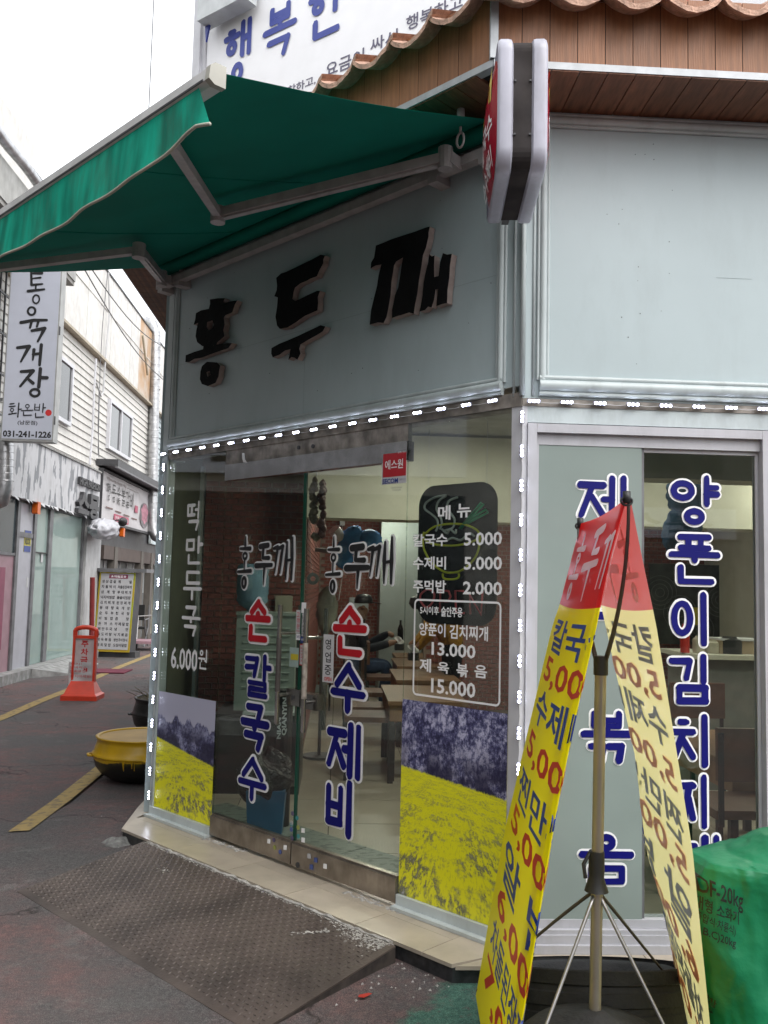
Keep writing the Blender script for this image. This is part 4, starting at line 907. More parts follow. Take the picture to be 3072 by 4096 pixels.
pts = [CR, Vector((4.1, 3.71-BD, 0)), Vector((4.1, 3.75, 0)), Vector((CX, 3.75, 0)), FA.W(0, 0, -.03), Vector((-1.14, 13, 0)), Vector((-1.52, 13, 0)), CLf]
q.add([(p.x, p.y, ZS+.002) for p in pts]+[(p.x, p.y, ZS+.012) for p in pts], [tuple(range(8)), tuple(range(15, 7, -1))]+[(i, (i+1) % 8, 8+(i+1) % 8, 8+i) for i in range(8)])
q.build('soffit_backing', dark_m, can)
# tiles
def tile_mesh(seed):
    rr = random.Random(seed); q = MB(); nu, nv = 12, 3; W_, Ln, th = .256, .36, .024
    pf = lambda u: .028-.062*max(0, math.sin(math.pi*min(1, max(0, (u*1.12-.02)))))**.75+(.02*(u-.9)/.1 if u > .9 else 0)
    jit = [rr.uniform(-.004, .004) for _ in range(nu+1)]
    for up in (1, 0):
        q.grid(lambda u, v: (W_*(u-.5), -.0+Ln*v+(jit[int(round(u*nu))] if v == 0 else 0), pf(u)+(th if up else 0)+Ln*v*.42), nu, nv)
    n1 = (nu+1)*(nv+1)
    for i in range(nu): q.f.append((i, i+1, n1+i+1, n1+i)); q.m.append(0)
    return q.mesh('roof_tile', tile_m)
tms = [tile_mesh(i) for i in range(3)]
for fr, a0, a1, _ in runs:
    ang = math.atan2(fr.u.y, fr.u.x)+(0 if fr is not FLo else 0)
    k = int((a1-a0)/.236)
    for i in range(k+1):
        a = a0+.10+i*.236
        if fr is FLo and i > 12: break
        for rw in range(2):
            base = fr.W(a, 3.972+rw*.135, .085-rw*.31)
            inw = -fr.n; xa = fr.u if (fr.u.cross(inw)).z > 0 else -fr.u
            M = Matrix(((xa.x, inw.x, 0, base.x), (xa.y, inw.y, 0, base.y), (0, 0, 1, base.z), (0, 0, 0, 1)))
            M = M @ Matrix.Rotation(random.uniform(-.03, .03), 4, 'Z') @ Matrix.Rotation(random.uniform(-.02, .02), 4, 'X')
            link('roof_tile', tms[(i+rw) % 3], can, can.inv @ M)
# ridge/roof bed behind tiles
q = MB(); p0 = [CLf, CR, Vector((4.1, 3.71-BD, 0))]; p1 = [Vector((-.9, 6.3, 0)), Vector((.95, 4.2, 0)), Vector((4.1, 4.2, 0))]
q.add([(p.x, p.y, 4.02) for p in p0]+[(p.x, p.y, 4.38) for p in p1], [(0, 1, 4, 3), (1, 2, 5, 4)])
q.add([(CLf.x, 13, 4.02), (-.9, 13, 4.38), (CLf.x, CLf.y, 4.02), (-.9, 6.3, 4.38)], [(0, 1, 3, 2)])
q.build('roof_bed', mat('roof_bed_brown', (.25, .14, .10), .9), can)  # bed in a duller brown than the clay tiles
# ================================================================== AWNING
aw = T('awning', 'green retractable fabric awning folded out over the corner entrance', 'awning', FA.W(1.3, 3.6, .1))
SA0, SA1 = -.12, 2.66
zf = lambda d: 3.665-.298*(d-.09)
def fab(u, v):
    a = SA0+.01+(SA1-SA0-.02)*u; d = .09+1.44*v
    return FA.W(a, zf(d)-.018*math.sin(math.pi*v)-.006*math.sin(u*9)*math.sin(math.pi*v), d)
q = MB(); q.grid(fab, 24, 12); n0 = len(q.v); q.grid(lambda u, v: fab(u, v)+Vector((0, 0, .002)), 24, 12); q.build('fabric', green_m, aw, smooth=True)
for u_ in (.32, .66): q = MB(); q.tube([fab(u_, i/12)-Vector((0, 0, .001)) for i in range(13)], .0035, 4); q.build('seam', green_m, aw)
ZF = zf(1.53)
q = MB(); pf = [(1.515, ZF+.018), (1.555, ZF+.016), (1.572, ZF+.002), (1.576, ZF-.040), (1.555, ZF-.052), (1.515, ZF-.05)]
def extr(mb, a0, a1, pf): 
    k = len(pf); mb.add([FA.W(a, z, d) for a in (a0, a1) for d, z in pf], [tuple(range(k)), tuple(range(2*k-1, k-1, -1))]+[(i, (i+1) % k, k+(i+1) % k, k+i) for i in range(k)])
extr(q, SA0, SA1-.02, pf); fb = q.build('front_bar', alu_m, aw)
q = MB(); extr(q, SA1-.0195, SA1+.004, [(d+(d-1.54)*.06, z+(z-ZF+.02)*.08) for d, z in pf]); sub(fb, aw, q, 'end_cap', mat('cream_cap', (.50, .49, .43), .5, grime=.3))
q = MB(); extr(q, SA0, SA1-.03, [(1.577, ZF-.034), (1.580, ZF-.034), (1.580, ZF-.042), (1.577, ZF-.042)]); sub(fb, aw, q, 'groove', dgrey_m)
# valance
bot = [(0, 1035), (200, 920), (400, 800), (560, 690), (640, 620), (720, 545), (780, 505), (839, 495)]
bz = sorted([FA.at(x, y, 1.585) for x, y in bot])
bz = [(SA0, bz[0][1]+.0)]+bz
def bott(a):
    for i in range(len(bz)-1):
        if bz[i][0] <= a <= bz[i+1][0]: t = (a-bz[i][0])/(bz[i+1][0]-bz[i][0]); return bz[i][1]*(1-t)+bz[i+1][1]*t
    return bz[-1][1]
def val(u, v):
    aT = SA0+(SA1-.06-SA0)*u; aB = SA0+(bz[-1][0]-SA0)*u
    a = aT*(1-v)+aB*v; z = (ZF-.048)*(1-v)+bott(aB)*v
    return FA.W(a, z, 1.572+v*(.007*math.sin(aB*7)+.006*math.sin(aB*17+1))+v*.01)
q = MB(); q.grid(val, 70, 7); vl = q.build('valance', valance_m, aw, smooth=True)
q = MB(); q.tube([val(i/70, 1.0) for i in range(71)], .006, 6); sub(vl, aw, q, 'piping', mat('pale_piping', (.50, .50, .42), .8, grime=.3), smooth=True)
# back bar, roller, brackets
q = MB(); q.box(FA, -.13, SA1+.06, 3.515, 3.560, .045, .095); q.build('back_bar', armm_m, aw)
q = MB(); q.tube([FA.W(SA0, 3.635, .075), FA.W(SA1, 3.635, .075)], .040, 16); q.build('roller', green_m, aw, smooth=True, ang=50)
def tp(px, py, z0=3.565):
    r = ray(px, py); A_ = FA.n*.298; nn = Vector((A_.x, A_.y, 1)); p0 = FA.W(0, z0, .09); return CAM+r*((p0-CAM).dot(nn)/r.dot(nn))
def arm(sh, el, fr_):
    q = MB(); q.bar(sh, el, .052, .042); q.bar(sh+(el-sh)*.02+Vector((0, 0, -.027)), el+Vector((0, 0, -.027)), .03, .006); a_ = q.build('arm', armm_m, aw)
    q = MB(); q.bar(el, fr_, .038, .036); b2 = q.build('forearm', armm_m, aw)
    q = MB(); q.tube([el+Vector((0, 0, -.04)), el+Vector((0, 0, .034))], .034, 14); q.box(FA, -.01, .01, 0, .01, 0, .01); sub(a_, aw, MB().tube([el+Vector((0, 0, -.042)), el+Vector((0, 0, .036))], .036, 14), 'elbow_joint', armm_m)
    q = MB(); q.tube([sh+Vector((0, 0, -.05)), sh+Vector((0, 0, .05))], .034, 12); t = (FA.W((sh-FA.o).dot(FA.u), sh.z-.01, .08)); q.bar(t, sh, .07, .055); q.build('shoulder_bracket', armm_m, aw)
shR = FA.W(2.43, 3.535, .16); elR = tp(872, 858); frR = FA.W((tp(700, 575)-FA.o).dot(FA.u), ZF-.035, 1.515)
arm(shR, elR, frR)
shL = FA.W(.03, 3.535, .15); elL = tp(556, 1002); frL = FA.W((elL-FA.o).dot(FA.u)+.25-.4, ZF-.035, 1.515)
arm(shL, elL, FA.W(-.05, ZF-.035, 1.51))
for a in (-.07, 2.30, 2.60, .12):
    q = MB(); q.box(FA, a-.022, a+.022, 3.49, 3.60, .003, .05); q.box(FA, a-.028, a+.028, 3.485, 3.515, .003, .10); q.bar(FA.W(a, 3.55, .06), FA.W(a, 3.70, .06), .02, .03); q.build('wall_bracket', armm_m, aw)
q = MB(); c0 = FA.W(2.55, 3.565, .20); 
q.tube([c0+FA.u*(.020*math.cos(t))+Vector((0, 0, .034*math.sin(t))) for t in [2*math.pi*i/20 for i in range(20)]], .0055, 6, closed=True); q.tube([c0+Vector((0, 0, .034)), c0+Vector((0, 0, .1))], .006, 6)
q.tube([c0+Vector((0, 0, .09)), c0+Vector((0, 0, .14))], .018, 10)
q.build('crank_eye', armm_m, aw, smooth=True)
# ================================================================== PROJECTING SIGN
pc = Vector((.61, 3.0, 0)); dr_ = Vector((.0995, .995, 0)).normalized(); FS = Frame(pc, dr_, (-dr_.y, dr_.x, 0))   # a: away from camera, n: to the left
ps = T('projecting_sign', 'rounded double-sided lightbox sign edge-on at the corner with red bulging faces and dark band', 'sign', (.63, 3.2, 3.1))
def rrect(a0, z0, a1, z1, r, n=6):
    out = []
    for cx_, cz_, st in ((a1-r, z1-r, 0), (a0+r, z1-r, 90), (a0+r, z0+r, 180), (a1-r, z0+r, 270)):
        for k in range(n+1): t = R(st+90*k/n); out.append((cx_+r*math.cos(t), cz_+r*math.sin(t)))
    return out
ZB, ZT, AE = 3.10, 3.605, .56
core = rrect(.012, ZB+.012, AE-.012, ZT-.012, .06)
q = MB(); q.prism(FS, core, -.034, .034); q.build('centre_band', mat('sign_band', (.060, .054, .054), .85, 0, spec=.03, var=.3, grime=.3), ps)
for s_ in (1, -1):
    q = MB(); offs = [(.033, .012), (.040, .002), (.052, .0), (.078, .0), (.086, .004), (.090, .012)]
    rings = [[FS.W(a, z, d*s_) for a, z in rrect(i_, ZB+i_, AE-i_, ZT-i_, .07-i_*.5)] for d, i_ in offs]
    k = len(rings[0]); b0 = len(q.v)
    for rg_ in rings: q.v += rg_
    for j in range(len(rings)-1):
        for i in range(k): q.f.append((j*k+i, j*k+(i+1) % k, (j+1)*k+(i+1) % k, (j+1)*k+i)); q.m.append(0)
    q.f.append(tuple(range(k))); q.m.append(0)
    q.build('rim', mat('milky_acrylic', (.62, .62, .72), .3, var=.1, vs_=5, grime=.35, trans=.15), ps, smooth=True, ang=40)
    q = MB(); N_ = 24; rngs = []
    for j in range(6):
        f = 1-j/6; h = .088+.034*(1-f*f)
        rngs.append([FS.W(AE/2+(AE/2-.018)*f*max(-1, min(1, 1.1*math.cos(2*math.pi*i/N_))), (ZB+ZT)/2+(ZT-ZB-.036)/2*f*max(-1, min(1, 1.1*math.sin(2*math.pi*i/N_))), h*s_) for i in range(N_)])
    for rg_ in rngs: q.v += rg_
    for j in range(5):
        for i in range(N_): q.f.append((j*N_+i, j*N_+(i+1) % N_, (j+1)*N_+(i+1) % N_, (j+1)*N_+i)); q.m.append(0)
    q.f.append(tuple(5*N_+i for i in range(N_))); q.m.append(0)
    fc = q.build('face', redface_m, ps, smooth=True)
    q = MB()
    def dome(a, z): 
        x = (a-AE/2)/(AE/2-.018); y = (z-(ZB+ZT)/2)/((ZT-ZB-.036)/2); return .088+.034*(1-min(1, max(abs(x), abs(y)))**2)+.0016
    for body, bx, mi in (('홍두깨', (.10, 3.40, .46, 3.53), 0), ('손칼국수', (.08, 3.26, .48, 3.36), 1), ('손수제비', (.10, 3.15, .46, 3.23), 1)):
        vs_, fs_, x0, x1, y0, y1 = txmesh(body, .02)
        out = []
        for v in vs_:
            t = (v.x-x0)/(x1-x0); a = bx[2]-(bx[2]-bx[0])*t if s_ > 0 else bx[0]+(bx[2]-bx[0])*t
            z = bx[1]+(v.y-y0)/(y1-y0)*(bx[3]-bx[1]); out.append(FS.W(a, z, dome(a, z)*s_))
        q.add(out, fs_, mi)
    link('lettering', q.mesh('lettering', [yel_m, white_m], ps.inv), fc)
q = MB(); q.bar(FS.W(AE-.02, 3.5, 0), FS.W(AE+.16, 3.5, 0), .03, .03); q.bar(FS.W(AE-.02, 3.2, 0), FS.W(AE+.16, 3.2, 0), .03, .03); q.build('mounting_bracket', grey_m, ps)
q = MB()
for a in (.006,):
    for z in (3.22, 3.42):
        for d in (-.027, .027): q.tube([FS.W(.013, z, d), FS.W(.004, z, d)], .004, 8)
q.build('screw', dgrey_m, ps)
# ================================================================== UPPER STOREY WITH BILLBOARD
a39 = R(39); p0 = CAM+ray(810, 300)*8.6; FC = Frame((p0.x, p0.y, 0), (math.cos(a39), -math.sin(a39), 0), (-math.sin(a39), -math.cos(a39), 0))
ub = T('billboard', 'huge white wall billboard with blue and grey Korean slogan above the clay tiles', 'billboard', FC.W(3, 4.4, 0))
q = MB(); q.box(FC, .05, 6.2, 4.4, 12, -.15, 0); q.build('face', bulk_m, ub)
q = MB(); q.box(FC, -.10, -.0, 4.0, 12, -.12, .05); q.box(FC, .0, .045, 4.0, 12, -.12, .02); q.build('post', whitepl_m, ub)
q = MB()
for ch, b_ in (('행', (900, 92, 1004, 315)), ('복', (1062, 20, 1178, 205)), ('한', (1240, -62, 1370, 125))): strokes(q, FC, .004, glyph(ch), FC.box(b_[0], b_[1]+10, b_[2], b_[3]+10, .004), .060, wj=.03)
smesh(q, 'lettering', [bluesg_m], ub)
q = MB()
for body, b_ in (('요금이', (1303, 212, 1455, 270)), ('싸서', (1482, 125, 1590, 178)), ('행복하고', (1625, 8, 1850, 68)), ('착하고,', (1150, 312, 1262, 350)), ('이', (1436, 250, 1462, 290)), ('행', (1630, 150, 1670, 205)), ('하고', (1768, 62, 1860, 112))): tpx(q, FC, .004, body, b_[0], b_[1]+10, b_[2], b_[3]+10, bold=.012)
smesh(q, 'lettering', [greysg_m], ub)
q = MB(); a_, z_ = FC.at(905, 45, .004)
bb = FC.box(830, 40, 878, 90, .004); q.prism(FC, [(bb[0], bb[1]), (bb[2], bb[1]), (bb[2], bb[3]), (bb[0], bb[3])], .001, .004); q.build('corner_mark', bluesg_m, ub)
q = MB(); bb = FC.box(930, -40, 955, 14, .004); q.prism(FC, [(bb[0], bb[1]), (bb[2], bb[1]), (bb[2], bb[3]), (bb[0], bb[3])], .001, .004); q.build('corner_mark', red_m, ub)
a_, z_ = FC.at(788, 84, .22); q = MB(); q.box(FC, a_, a_+.62, z_, z_+.9, .056, .22); q.build('upper_sign_box', mat('grey_sign_box', (.62, .65, .66), .5, grime=.15), ub)
q = MB(); q.prism(FC, [(a_+.02, z_-.16), (a_, z_-.002), (a_+.06, z_-.002)], .10, .12); q.build('loose_flap', bluesg_m, ub)
us = T('upper_storey', 'plain upper storey wall set back behind the billboard', 'building', FC.W(3, 4, -2))
q = MB(); q.box(FC, .0, 6.5, 4.2, 7.6, -5, -.16); q.build('wall', cream_m, us)
F5 = FY(5.2); rs = T('rooftop_sign', 'white sign with red letters just showing above the right-hand roof tiles', 'sign', (3, 5.2, 5))
bb = F5.box(2560, -300, 3300, 46); q = MB(); q.box(F5, bb[0], bb[2], bb[1], bb[3], -.1, 0); q.build('face', bulk_m, rs)
q = MB(); tpx(q, F5, .004, '노래', 2610, -150, 2900, 34, bold=.05); tpx(q, F5, .004, '방', 2960, -150, 3120, 34, bold=.05); smesh(q, 'lettering', [red_m], rs)
q = MB(); q.box(F5, bb[0]-.5, bb[2]+.3, 4.3, bb[1]-.002, -.12, -.01); q.build('support_wall', cream_m, rs)
# thin wire beside the billboard
q = MB(); q.tube([FC.W(-.62, 12, .1), FC.W(-.64, 8.1, .1), FC.W(-.67, 7.6, .1), FC.W(-.66, 4.6, .1)], .006, 5); q.build('hanging_wire', grey_m).__setitem__('label', 'thin wire hanging beside the white billboard post'); D.objects['hanging_wire']['category'] = 'wire'
# ================================================================== BANNER STAND
bs = T('banner_stand', 'double-sided menu banner stand with red and yellow sheets forming a tent over tyres', 'banner stand', (.86, 2.85, 0))
YN, YF = 2.45, 3.0
def edge(y, pxs, zlo=None):
    fr = FY(y); pts = [(fr.at(*p)) for p in pxs]                      # (x,z), top first
    ztop = pts[0][1]; zb = pts[-1][1]
    def f(v):
        z = ztop+(zlo-ztop)*v
        for i in range(len(pts)-1):
            if pts[i][1] >= z >= pts[i+1][1] or i == len(pts)-2:
                t = (z-pts[i][1])/(pts[i+1][1]-pts[i][1]); return Vector((pts[i][0]+(pts[i+1][0]-pts[i][0])*t, y, z))
    return f
e1f = edge(YF, [(2322, 2094), (2238, 2421), (2210, 2500), (2015, 3340), (1905, 3972)], .27)
e1n = edge(YN, [(2508, 1991), (2440, 2230), (2388, 2500), (2300, 2880), (2220, 3275), (2087, 4096)], .12)
e2n = edge(YN, [(2522, 1995), (2560, 2190), (2625, 2500), (2770, 3400), (2840, 4096)], .12)
e2f = edge(YF, [(2330, 2094), (2446, 2629), (2536, 3017), (2581, 3400), (2649, 3618), (2698, 3865), (2740, 4084)], .27)
def surf(A_, B_, fold, cur, bul):
    def f(u, v, off=0):
        a, b2 = A_(v), B_(v); dirx = (b2-a)
        if u <= fold: p = a+dirx*(u/fold)+Vector((bul*math.sin(math.pi*u/fold)*math.sin(math.pi*min(1, v*1.3)), 0, 0)); p.z += -.012*math.sin(math.pi*u/fold)*(1-v)
        else: p = b2+Vector(cur)*(u-fold)*(.25+.75*min(1, v*4))
        return p
    def g(u, v, off=0):
        p = f(u, v); 
        if off:
            e = 1e-3; du = f(min(u+e, fold if u <= fold else 1.), v)-f(u-e, v); dv = f(u, min(v+e, 1))-f(u, v-e); nn = dv.cross(du).normalized(); p = p+nn*off
        return p
    return g
S1 = surf(e1f, e1n, .80, (.13, .42, 0), -.015)
S2 = surf(e2n, e2f, .80, (.32, .22, 0), .012)
rows = [('칼국수', .203, .270, 'b'), ('5,000', .280, .337, 'r'), ('수제비', .343, .412, 'b'), ('5,000', .430, .488, 'r'), ('찐만두', .503, .572, 'b'), ('5,000', .580, .637, 'r'), ('알 밥', .648, .730, 'b'), ('6,000', .738, .800, 'r'), ('차돌된장찌개', .808, .875, 'b'), ('7,000', .882, .945, 'r')]
def banner(name, S, lab, both):
    def gg(q, v0, v1, nv, mi):
        b = len(q.v); nu = 14
        for j in range(nv+1):
            for i in range(nu+1): q.v.append(S(i/nu, v0+(v1-v0)*j/nv))
        for j in range(nv):
            for i in range(nu): k = b+j*(nu+1)+i; q.f.append((k, k+nu+1, k+nu+2, k+1)); q.m.append(mi)
    q = MB(); gg(q, 0, .178, 6, 0); gg(q, .178, 1, 26, 1)
    sh = q.build(name, [ban_r, ban_y], bs, smooth='keep', label=lab)
    for off in ((-.0018, .0018) if both else (.0018,)):
        q = MB()
        for body, v0, v1, c_ in rows:
            vs_, fs_, x0, x1, y0, y1 = txmesh(body, .018); u0, u1 = (.10, 1.02)
            q.add([S(u0+(u1-u0)*(v.x-x0)/(x1-x0), v1-(v1-v0)*(v.y-y0)/(y1-y0), off) for v in vs_], fs_, 0 if c_ == 'b' else 1)
        # brush name in white
        class SF:                                                    # frame-like adapter: a=u, z=-v
            def W(self, a, z, d=0): return S(max(.001, a), max(.001, -z*.33), off*(1+d*3))
        sq = SF(); q2 = MB()
        for i, ch in enumerate('홍두깨'):
            st = []
            for s_ in HONG[ch]: st.append(s_)
            brush(q2, sq, .0, st, (.06+i*.30, -.165/.33, .06+i*.30+.27, -.03/.33), 2, 0, 2, dz=.02)
        if off < 0 or not both: q.add(q2.v, q2.f, 2)
        link('lettering', q.mesh('lettering', [ban_blue, ban_redt, ban_w], bs.inv, 'keep'), sh)
    return sh
banner('banner_sheet', S1, 'front-facing yellow sheet with red top and blue dish names', False)
banner('banner_sheet', S2, 'paler sheet seen from behind with mirrored lettering', True)
top_n, top_f = S1(.80, .002), S1(.0, .002)
pb = Vector((.868, 2.86, .04)); ptp = FY(2.68).at(2403, 2640); ptp = Vector((ptp[0], 2.68, ptp[1])); x_, z_ = FY(2.68).at(2386, 3480); clr = Vector((x_, 2.68, z_))
pb = Vector((FY(2.68).at(2376, 4020)[0], 2.68, .15))
q = MB(); q.tube([pb, ptp], .0175, 16); q.build('pole', mat('champagne_pole', (.44, .40, .33), .3, .75, var=.1), bs, smooth=True, ang=50)
q = MB(); q.tube([ptp+Vector((0, 0, -.045)), ptp+Vector((0, 0, .012))], .022, 16); q.build('cap', bmetal_m, bs, smooth=True, ang=50)
q = MB(); q.tube([clr+Vector((0, 0, .055)), clr+Vector((0, 0, .0)), clr+Vector((0, 0, -.02)), clr+Vector((0, 0, -.06))], [.023, .024, .022, .036], 16); q.tube([clr+Vector((-.02, 0, .05)), clr+Vector((-.042, -.01, .02)), clr+Vector((-.036, -.01, -.02))], .006, 8); q.build('collar', bmetal_m, bs, smooth=True, ang=50)
def rod(p, pm, e, r=.0055, m_=bmetal_m, nm='rod'):
    pts = [];
    for i in range(13): t = i/12; pts.append(p*(1-t)**2+pm*2*t*(1-t)+e*t*t)
    q = MB(); q.tube(pts, [r*(1.0-.35*i/12) for i in range(13)], 8); return q.build(nm, m_, bs, smooth=True)
rodm = mat('dark_rod', (.09, .075, .065), .4, .3)
rod(ptp+Vector((.012, -.01, .0)), (ptp+top_n)/2+Vector((.03, -.06, .0)), top_n+Vector((.004, -.004, .012)), .0075, rodm)
rod(ptp+Vector((-.012, .01, .0)), (ptp+top_f)/2+Vector((-.02, .06, .0)), top_f+Vector((-.004, .01, .008)), .0075, rodm)
for p in (top_n, top_f):
    q = MB(); q.tube([p+Vector((0, 0, -.012)), p+Vector((0, 0, .022))], .011, 10); q.tube([p+Vector((.016*math.cos(t), 0, .012*math.sin(t)-.006)) for t in [2*math.pi*i/14 for i in range(14)]], .0035, 6, closed=True); q.build('hook', bmetal_m, bs, smooth=True)
legm = mat('steel_rod', (.42, .41, .42), .35, .8)
b1f, b1n, b2n, b2f = S1(.0, .99), S1(.8, .99), S2(0, .99), S2(.8, .99)
c_ = clr+Vector((0, 0, -.055))
rod(c_, (c_+b1f)/2+Vector((0, 0, .02)), b1f, .0055, rodm, 'leg'); rod(c_, (c_+b1n)/2, b1n, .006, legm, 'leg'); rod(c_, (c_+b2n)/2, b2n, .006, legm, 'leg'); rod(c_, (c_+b2f)/2, b2f, .0055, rodm, 'leg')
# tyres
def tyre(name, c, r, rin, wd, ax, lab):
    t = T(name, lab, 'tyre', c, 0, 'old tyres under the banner stand'); M3 = ax
    h = wd/2; pr = [(rin, -h*.75), (rin+.02, -h*.95), (r*.82, -h*1.05), (r*.95, -h*.9), (r, -h*.6), (r*1.0, h*.6), (r*.95, h*.9), (r*.82, h*1.05), (rin+.02, h*.95), (rin, h*.75), (rin-.0, -h*.75)]
    q = MB(); q.lathe(c, pr, 48, ax=M3); q.build('carcass', rubber_m, t, smooth=True, ang=35)
    q = MB()
    for z in (-.45, -.15, .15, .45): q.lathe(c, [(r+.001, (z-.11)*wd), (r+.006, (z-.09)*wd), (r+.006, (z+.09)*wd), (r+.001, (z+.11)*wd)], 48, ax=M3)
    q.build('tread', rubber_m, t, smooth=True, ang=30)
    return t
tyre('old_tyre', (.93, 3.12, .20), .31, .19, .21, Matrix.Rotation(R(-18), 3, 'X'), 'black old tyre lying flat behind the pole below the sliding window')
tyre('old_tyre', (.88, 2.58, .10), .255, .16, .19, Matrix.Identity(3), 'black old tyre lying flat under the domed base of the banner pole')
q = MB(); q.lathe((pb.x, 2.66, 0), [(.15, .13), (.235, .20), (.245, .235), (.235, .275), (.19, .315), (.11, .345), (.045, .362), (.03, .375), (.001, .376)], 40); q.build('domed_base', rubber_m, bs, smooth=True)
# ================================================================== GREEN EXTINGUISHER COVER
gb = T('extinguisher_cover', 'green vinyl cover with black lettering over a wheeled fire extinguisher', 'cover', (1.4, 2.55, 0))
sil = [(3318, 3150, 3330), (3335, 3100, 3400), (3372, 3035, 3450), (3410, 2960, 3480), (3428, 2818, 3490), (3446, 2800, 3490), (3500, 2782, 3500), (3600, 2780, 3510), (3750, 2792, 3520), (3900, 2812, 3520), (4100, 2835, 3520), (4300, 2850, 3520)]
fg = FY(2.98)
def bagf(u, v):
    k = v*(len(sil)-1); i = min(int(k), len(sil)-2); t = k-i
    y = sil[i][0]*(1-t)+sil[i+1][0]*t; xl = sil[i][1]*(1-t)+sil[i+1][1]*t; xr = sil[i][2]*(1-t)+sil[i+1][2]*t
    al, z = fg.at(xl, y); ar, z2 = fg.at(xr, y); zz = fg.at((xl+xr)/2, y)[1]
    c = (al+ar)/2; w_ = (ar-al)/2; a = u*2*math.pi; ca, sa = math.cos(a), math.sin(a)
    e = .62; sx = math.copysign(abs(ca)**e, ca); sy = math.copysign(abs(sa)**e, sa)
    p = Vector((c+w_*sx, 2.98+min(.15, w_*.6)*sy, zz)); k_ = crump(Vector((p.x*1.25, p.y*1.0, p.z*.5)), 3.4, .024, 5)
    return p+Vector((ca, sa, 0))*k_
q = MB(); q.grid(bagf, 140, 110); ring0 = [bagf(i/56, 0) for i in range(56)]; cc_ = sum(ring0, Vector())/56; b0 = len(q.v); q.v += ring0+[cc_+Vector((0, 0, .004))]
for i in range(56): q.f.append((b0+i, b0+(i+1) % 56, b0+56)); q.m.append(0)
cov = q.build('cover', greenbag_m, gb, smooth=True)
fgd = FY(2.95); q = MB()
for body, b_ in (('DF-20kg', (2806, 3478, 2918, 3560)), ('대형 소화기', (2800, 3552, 2906, 3602)), ('(축압식·차륜식)', (2800, 3608, 2898, 3650)), ('(A.B.C)20kg', (2800, 3658, 2900, 3698)), ('소방', (2822, 3920, 2862, 3956)), ('119', (2828, 3968, 2856, 3984))):
    bx = fgd.box(*b_); vs_, fs_, x0, x1, y0, y1 = txmesh(body, .015)
    out = []
    for v in vs_:
        t = (v.x-x0)/(x1-x0); s2 = (v.y-y0)/(y1-y0); x = bx[0]+(bx[2]-bx[0])*t; z = bx[1]+(bx[3]-bx[1])*s2-t*.03
        best = None
        # drop on the cover surface: sample its front
        best = min((abs(bagf(uu, vv).x-x)+abs(bagf(uu, vv).z-z), bagf(uu, vv).y) for uu in (.5, .54, .58, .62, .66, .70, .74, .78) for vv in (.3, .4, .5, .6, .7, .8, .9)) if False else None
        out.append((x, z))
    o3 = []
    for x, z in out:
        lo, hi = 0., 1.
        for _ in range(16):
            mid = (lo+hi)/2
            if (bagf(.75, mid).z) > z: lo = mid
            else: hi = mid
        vv_ = (lo+hi)/2; k = vv_*(len(sil)-1); i = min(int(k), len(sil)-2); t = k-i
        y = sil[i][0]*(1-t)+sil[i+1][0]*t; al = fg.at(sil[i][1]*(1-t)+sil[i+1][1]*t, y)[0]; ar = fg.at(sil[i][2]*(1-t)+sil[i+1][2]*t, y)[0]
        X_ = max(-.999, min(.999, (x-(al+ar)/2)/((ar-al)/2))); ca = math.copysign(abs(X_)**(1/.62), X_); sa = -math.sqrt(max(0, 1-ca*ca)); u = (math.atan2(sa, ca)/(2*math.pi)) % 1
        o3.append(bagf(u, vv_)+Vector((ca, sa, 0))*.013)
    q.add(o3, fs_, 0)
link('lettering', q.mesh('lettering', [black_m], gb.inv), cov)
# ================================================================== ALLEY: LEFT BUILDING
lb = T('siding_building', 'two-storey building with pale lap siding and sliding windows along the alley', 'building', (-5.3, 20, 0))
YE = 33.0
q = MB(); q.wbox(-9, -5.16, 18.2, YE, 2.84, 8.1); q.wbox(-9, -5.66, 18.2, YE, 0, 2.839); q.wbox(-9, -5.16, 12.9, 18.199, 0, 8.1); q.build('wall_core', cream_m, lb)
bd = MB(); bd.add([(0, 12.95, 0), (0, 24.2, 0), (.028, 24.2, 0), (.028, 12.95, 0), (0, 12.95, .15), (0, 24.2, .15), (.006, 24.2, .15), (.006, 12.95, .15)], [(0, 1, 2, 3), (7, 6, 5, 4), (0, 4, 5, 1), (1, 5, 6, 2), (2, 6, 7, 3), (3, 7, 4, 0)])
bdm = bd.mesh('siding_board', siding_m)
for i in range(16): link('siding_board', bdm, lb, lb.inv @ Matrix.Translation((-5.16, 0, 3.78+i*.15)))
bd = MB(); bd.add([(0, 24.45, 0), (0, YE, 0), (.028, YE, 0), (.028, 24.45, 0), (0, 24.45, .15), (0, YE, .15), (.006, YE, .15), (.006, 24.45, .15)], [(0, 1, 2, 3), (7, 6, 5, 4), (0, 4, 5, 1), (1, 5, 6, 2), (2, 6, 7, 3), (3, 7, 4, 0)])
bdm2 = bd.mesh('siding_board', mat('blue_siding', (.50, .58, .60), .6, rnd=.05))
for i in range(24): link('siding_board', bdm2, lb, lb.inv @ Matrix.Translation((-5.16, 0, 2.6+i*.15)))
q = MB(); q.wbox(-5.16, -5.10, 24.2, 24.45, 2.6, 6.18); q.build('corner_board', trim_m, lb)
q = MB(); q.wbox(-5.16, -5.02, 12.95, YE, 6.185, 6.235); q.build('belt_flashing', mat('belt_flash', (.50, .42, .30), .5, grime=.3), lb)
q = MB(); q.wbox(-5.17, -5.06, 12.95, YE, 6.236, 6.27); q.build('belt_gap', dgrey_m, lb)
um = MB(); um.wbox(0, .03, .006, .894, 6.271, 8.16); ume = um.mesh('upper_panel', upper_m); um2 = um.mesh('upper_panel', orange_tint_m)
i = 0; y = 12.95
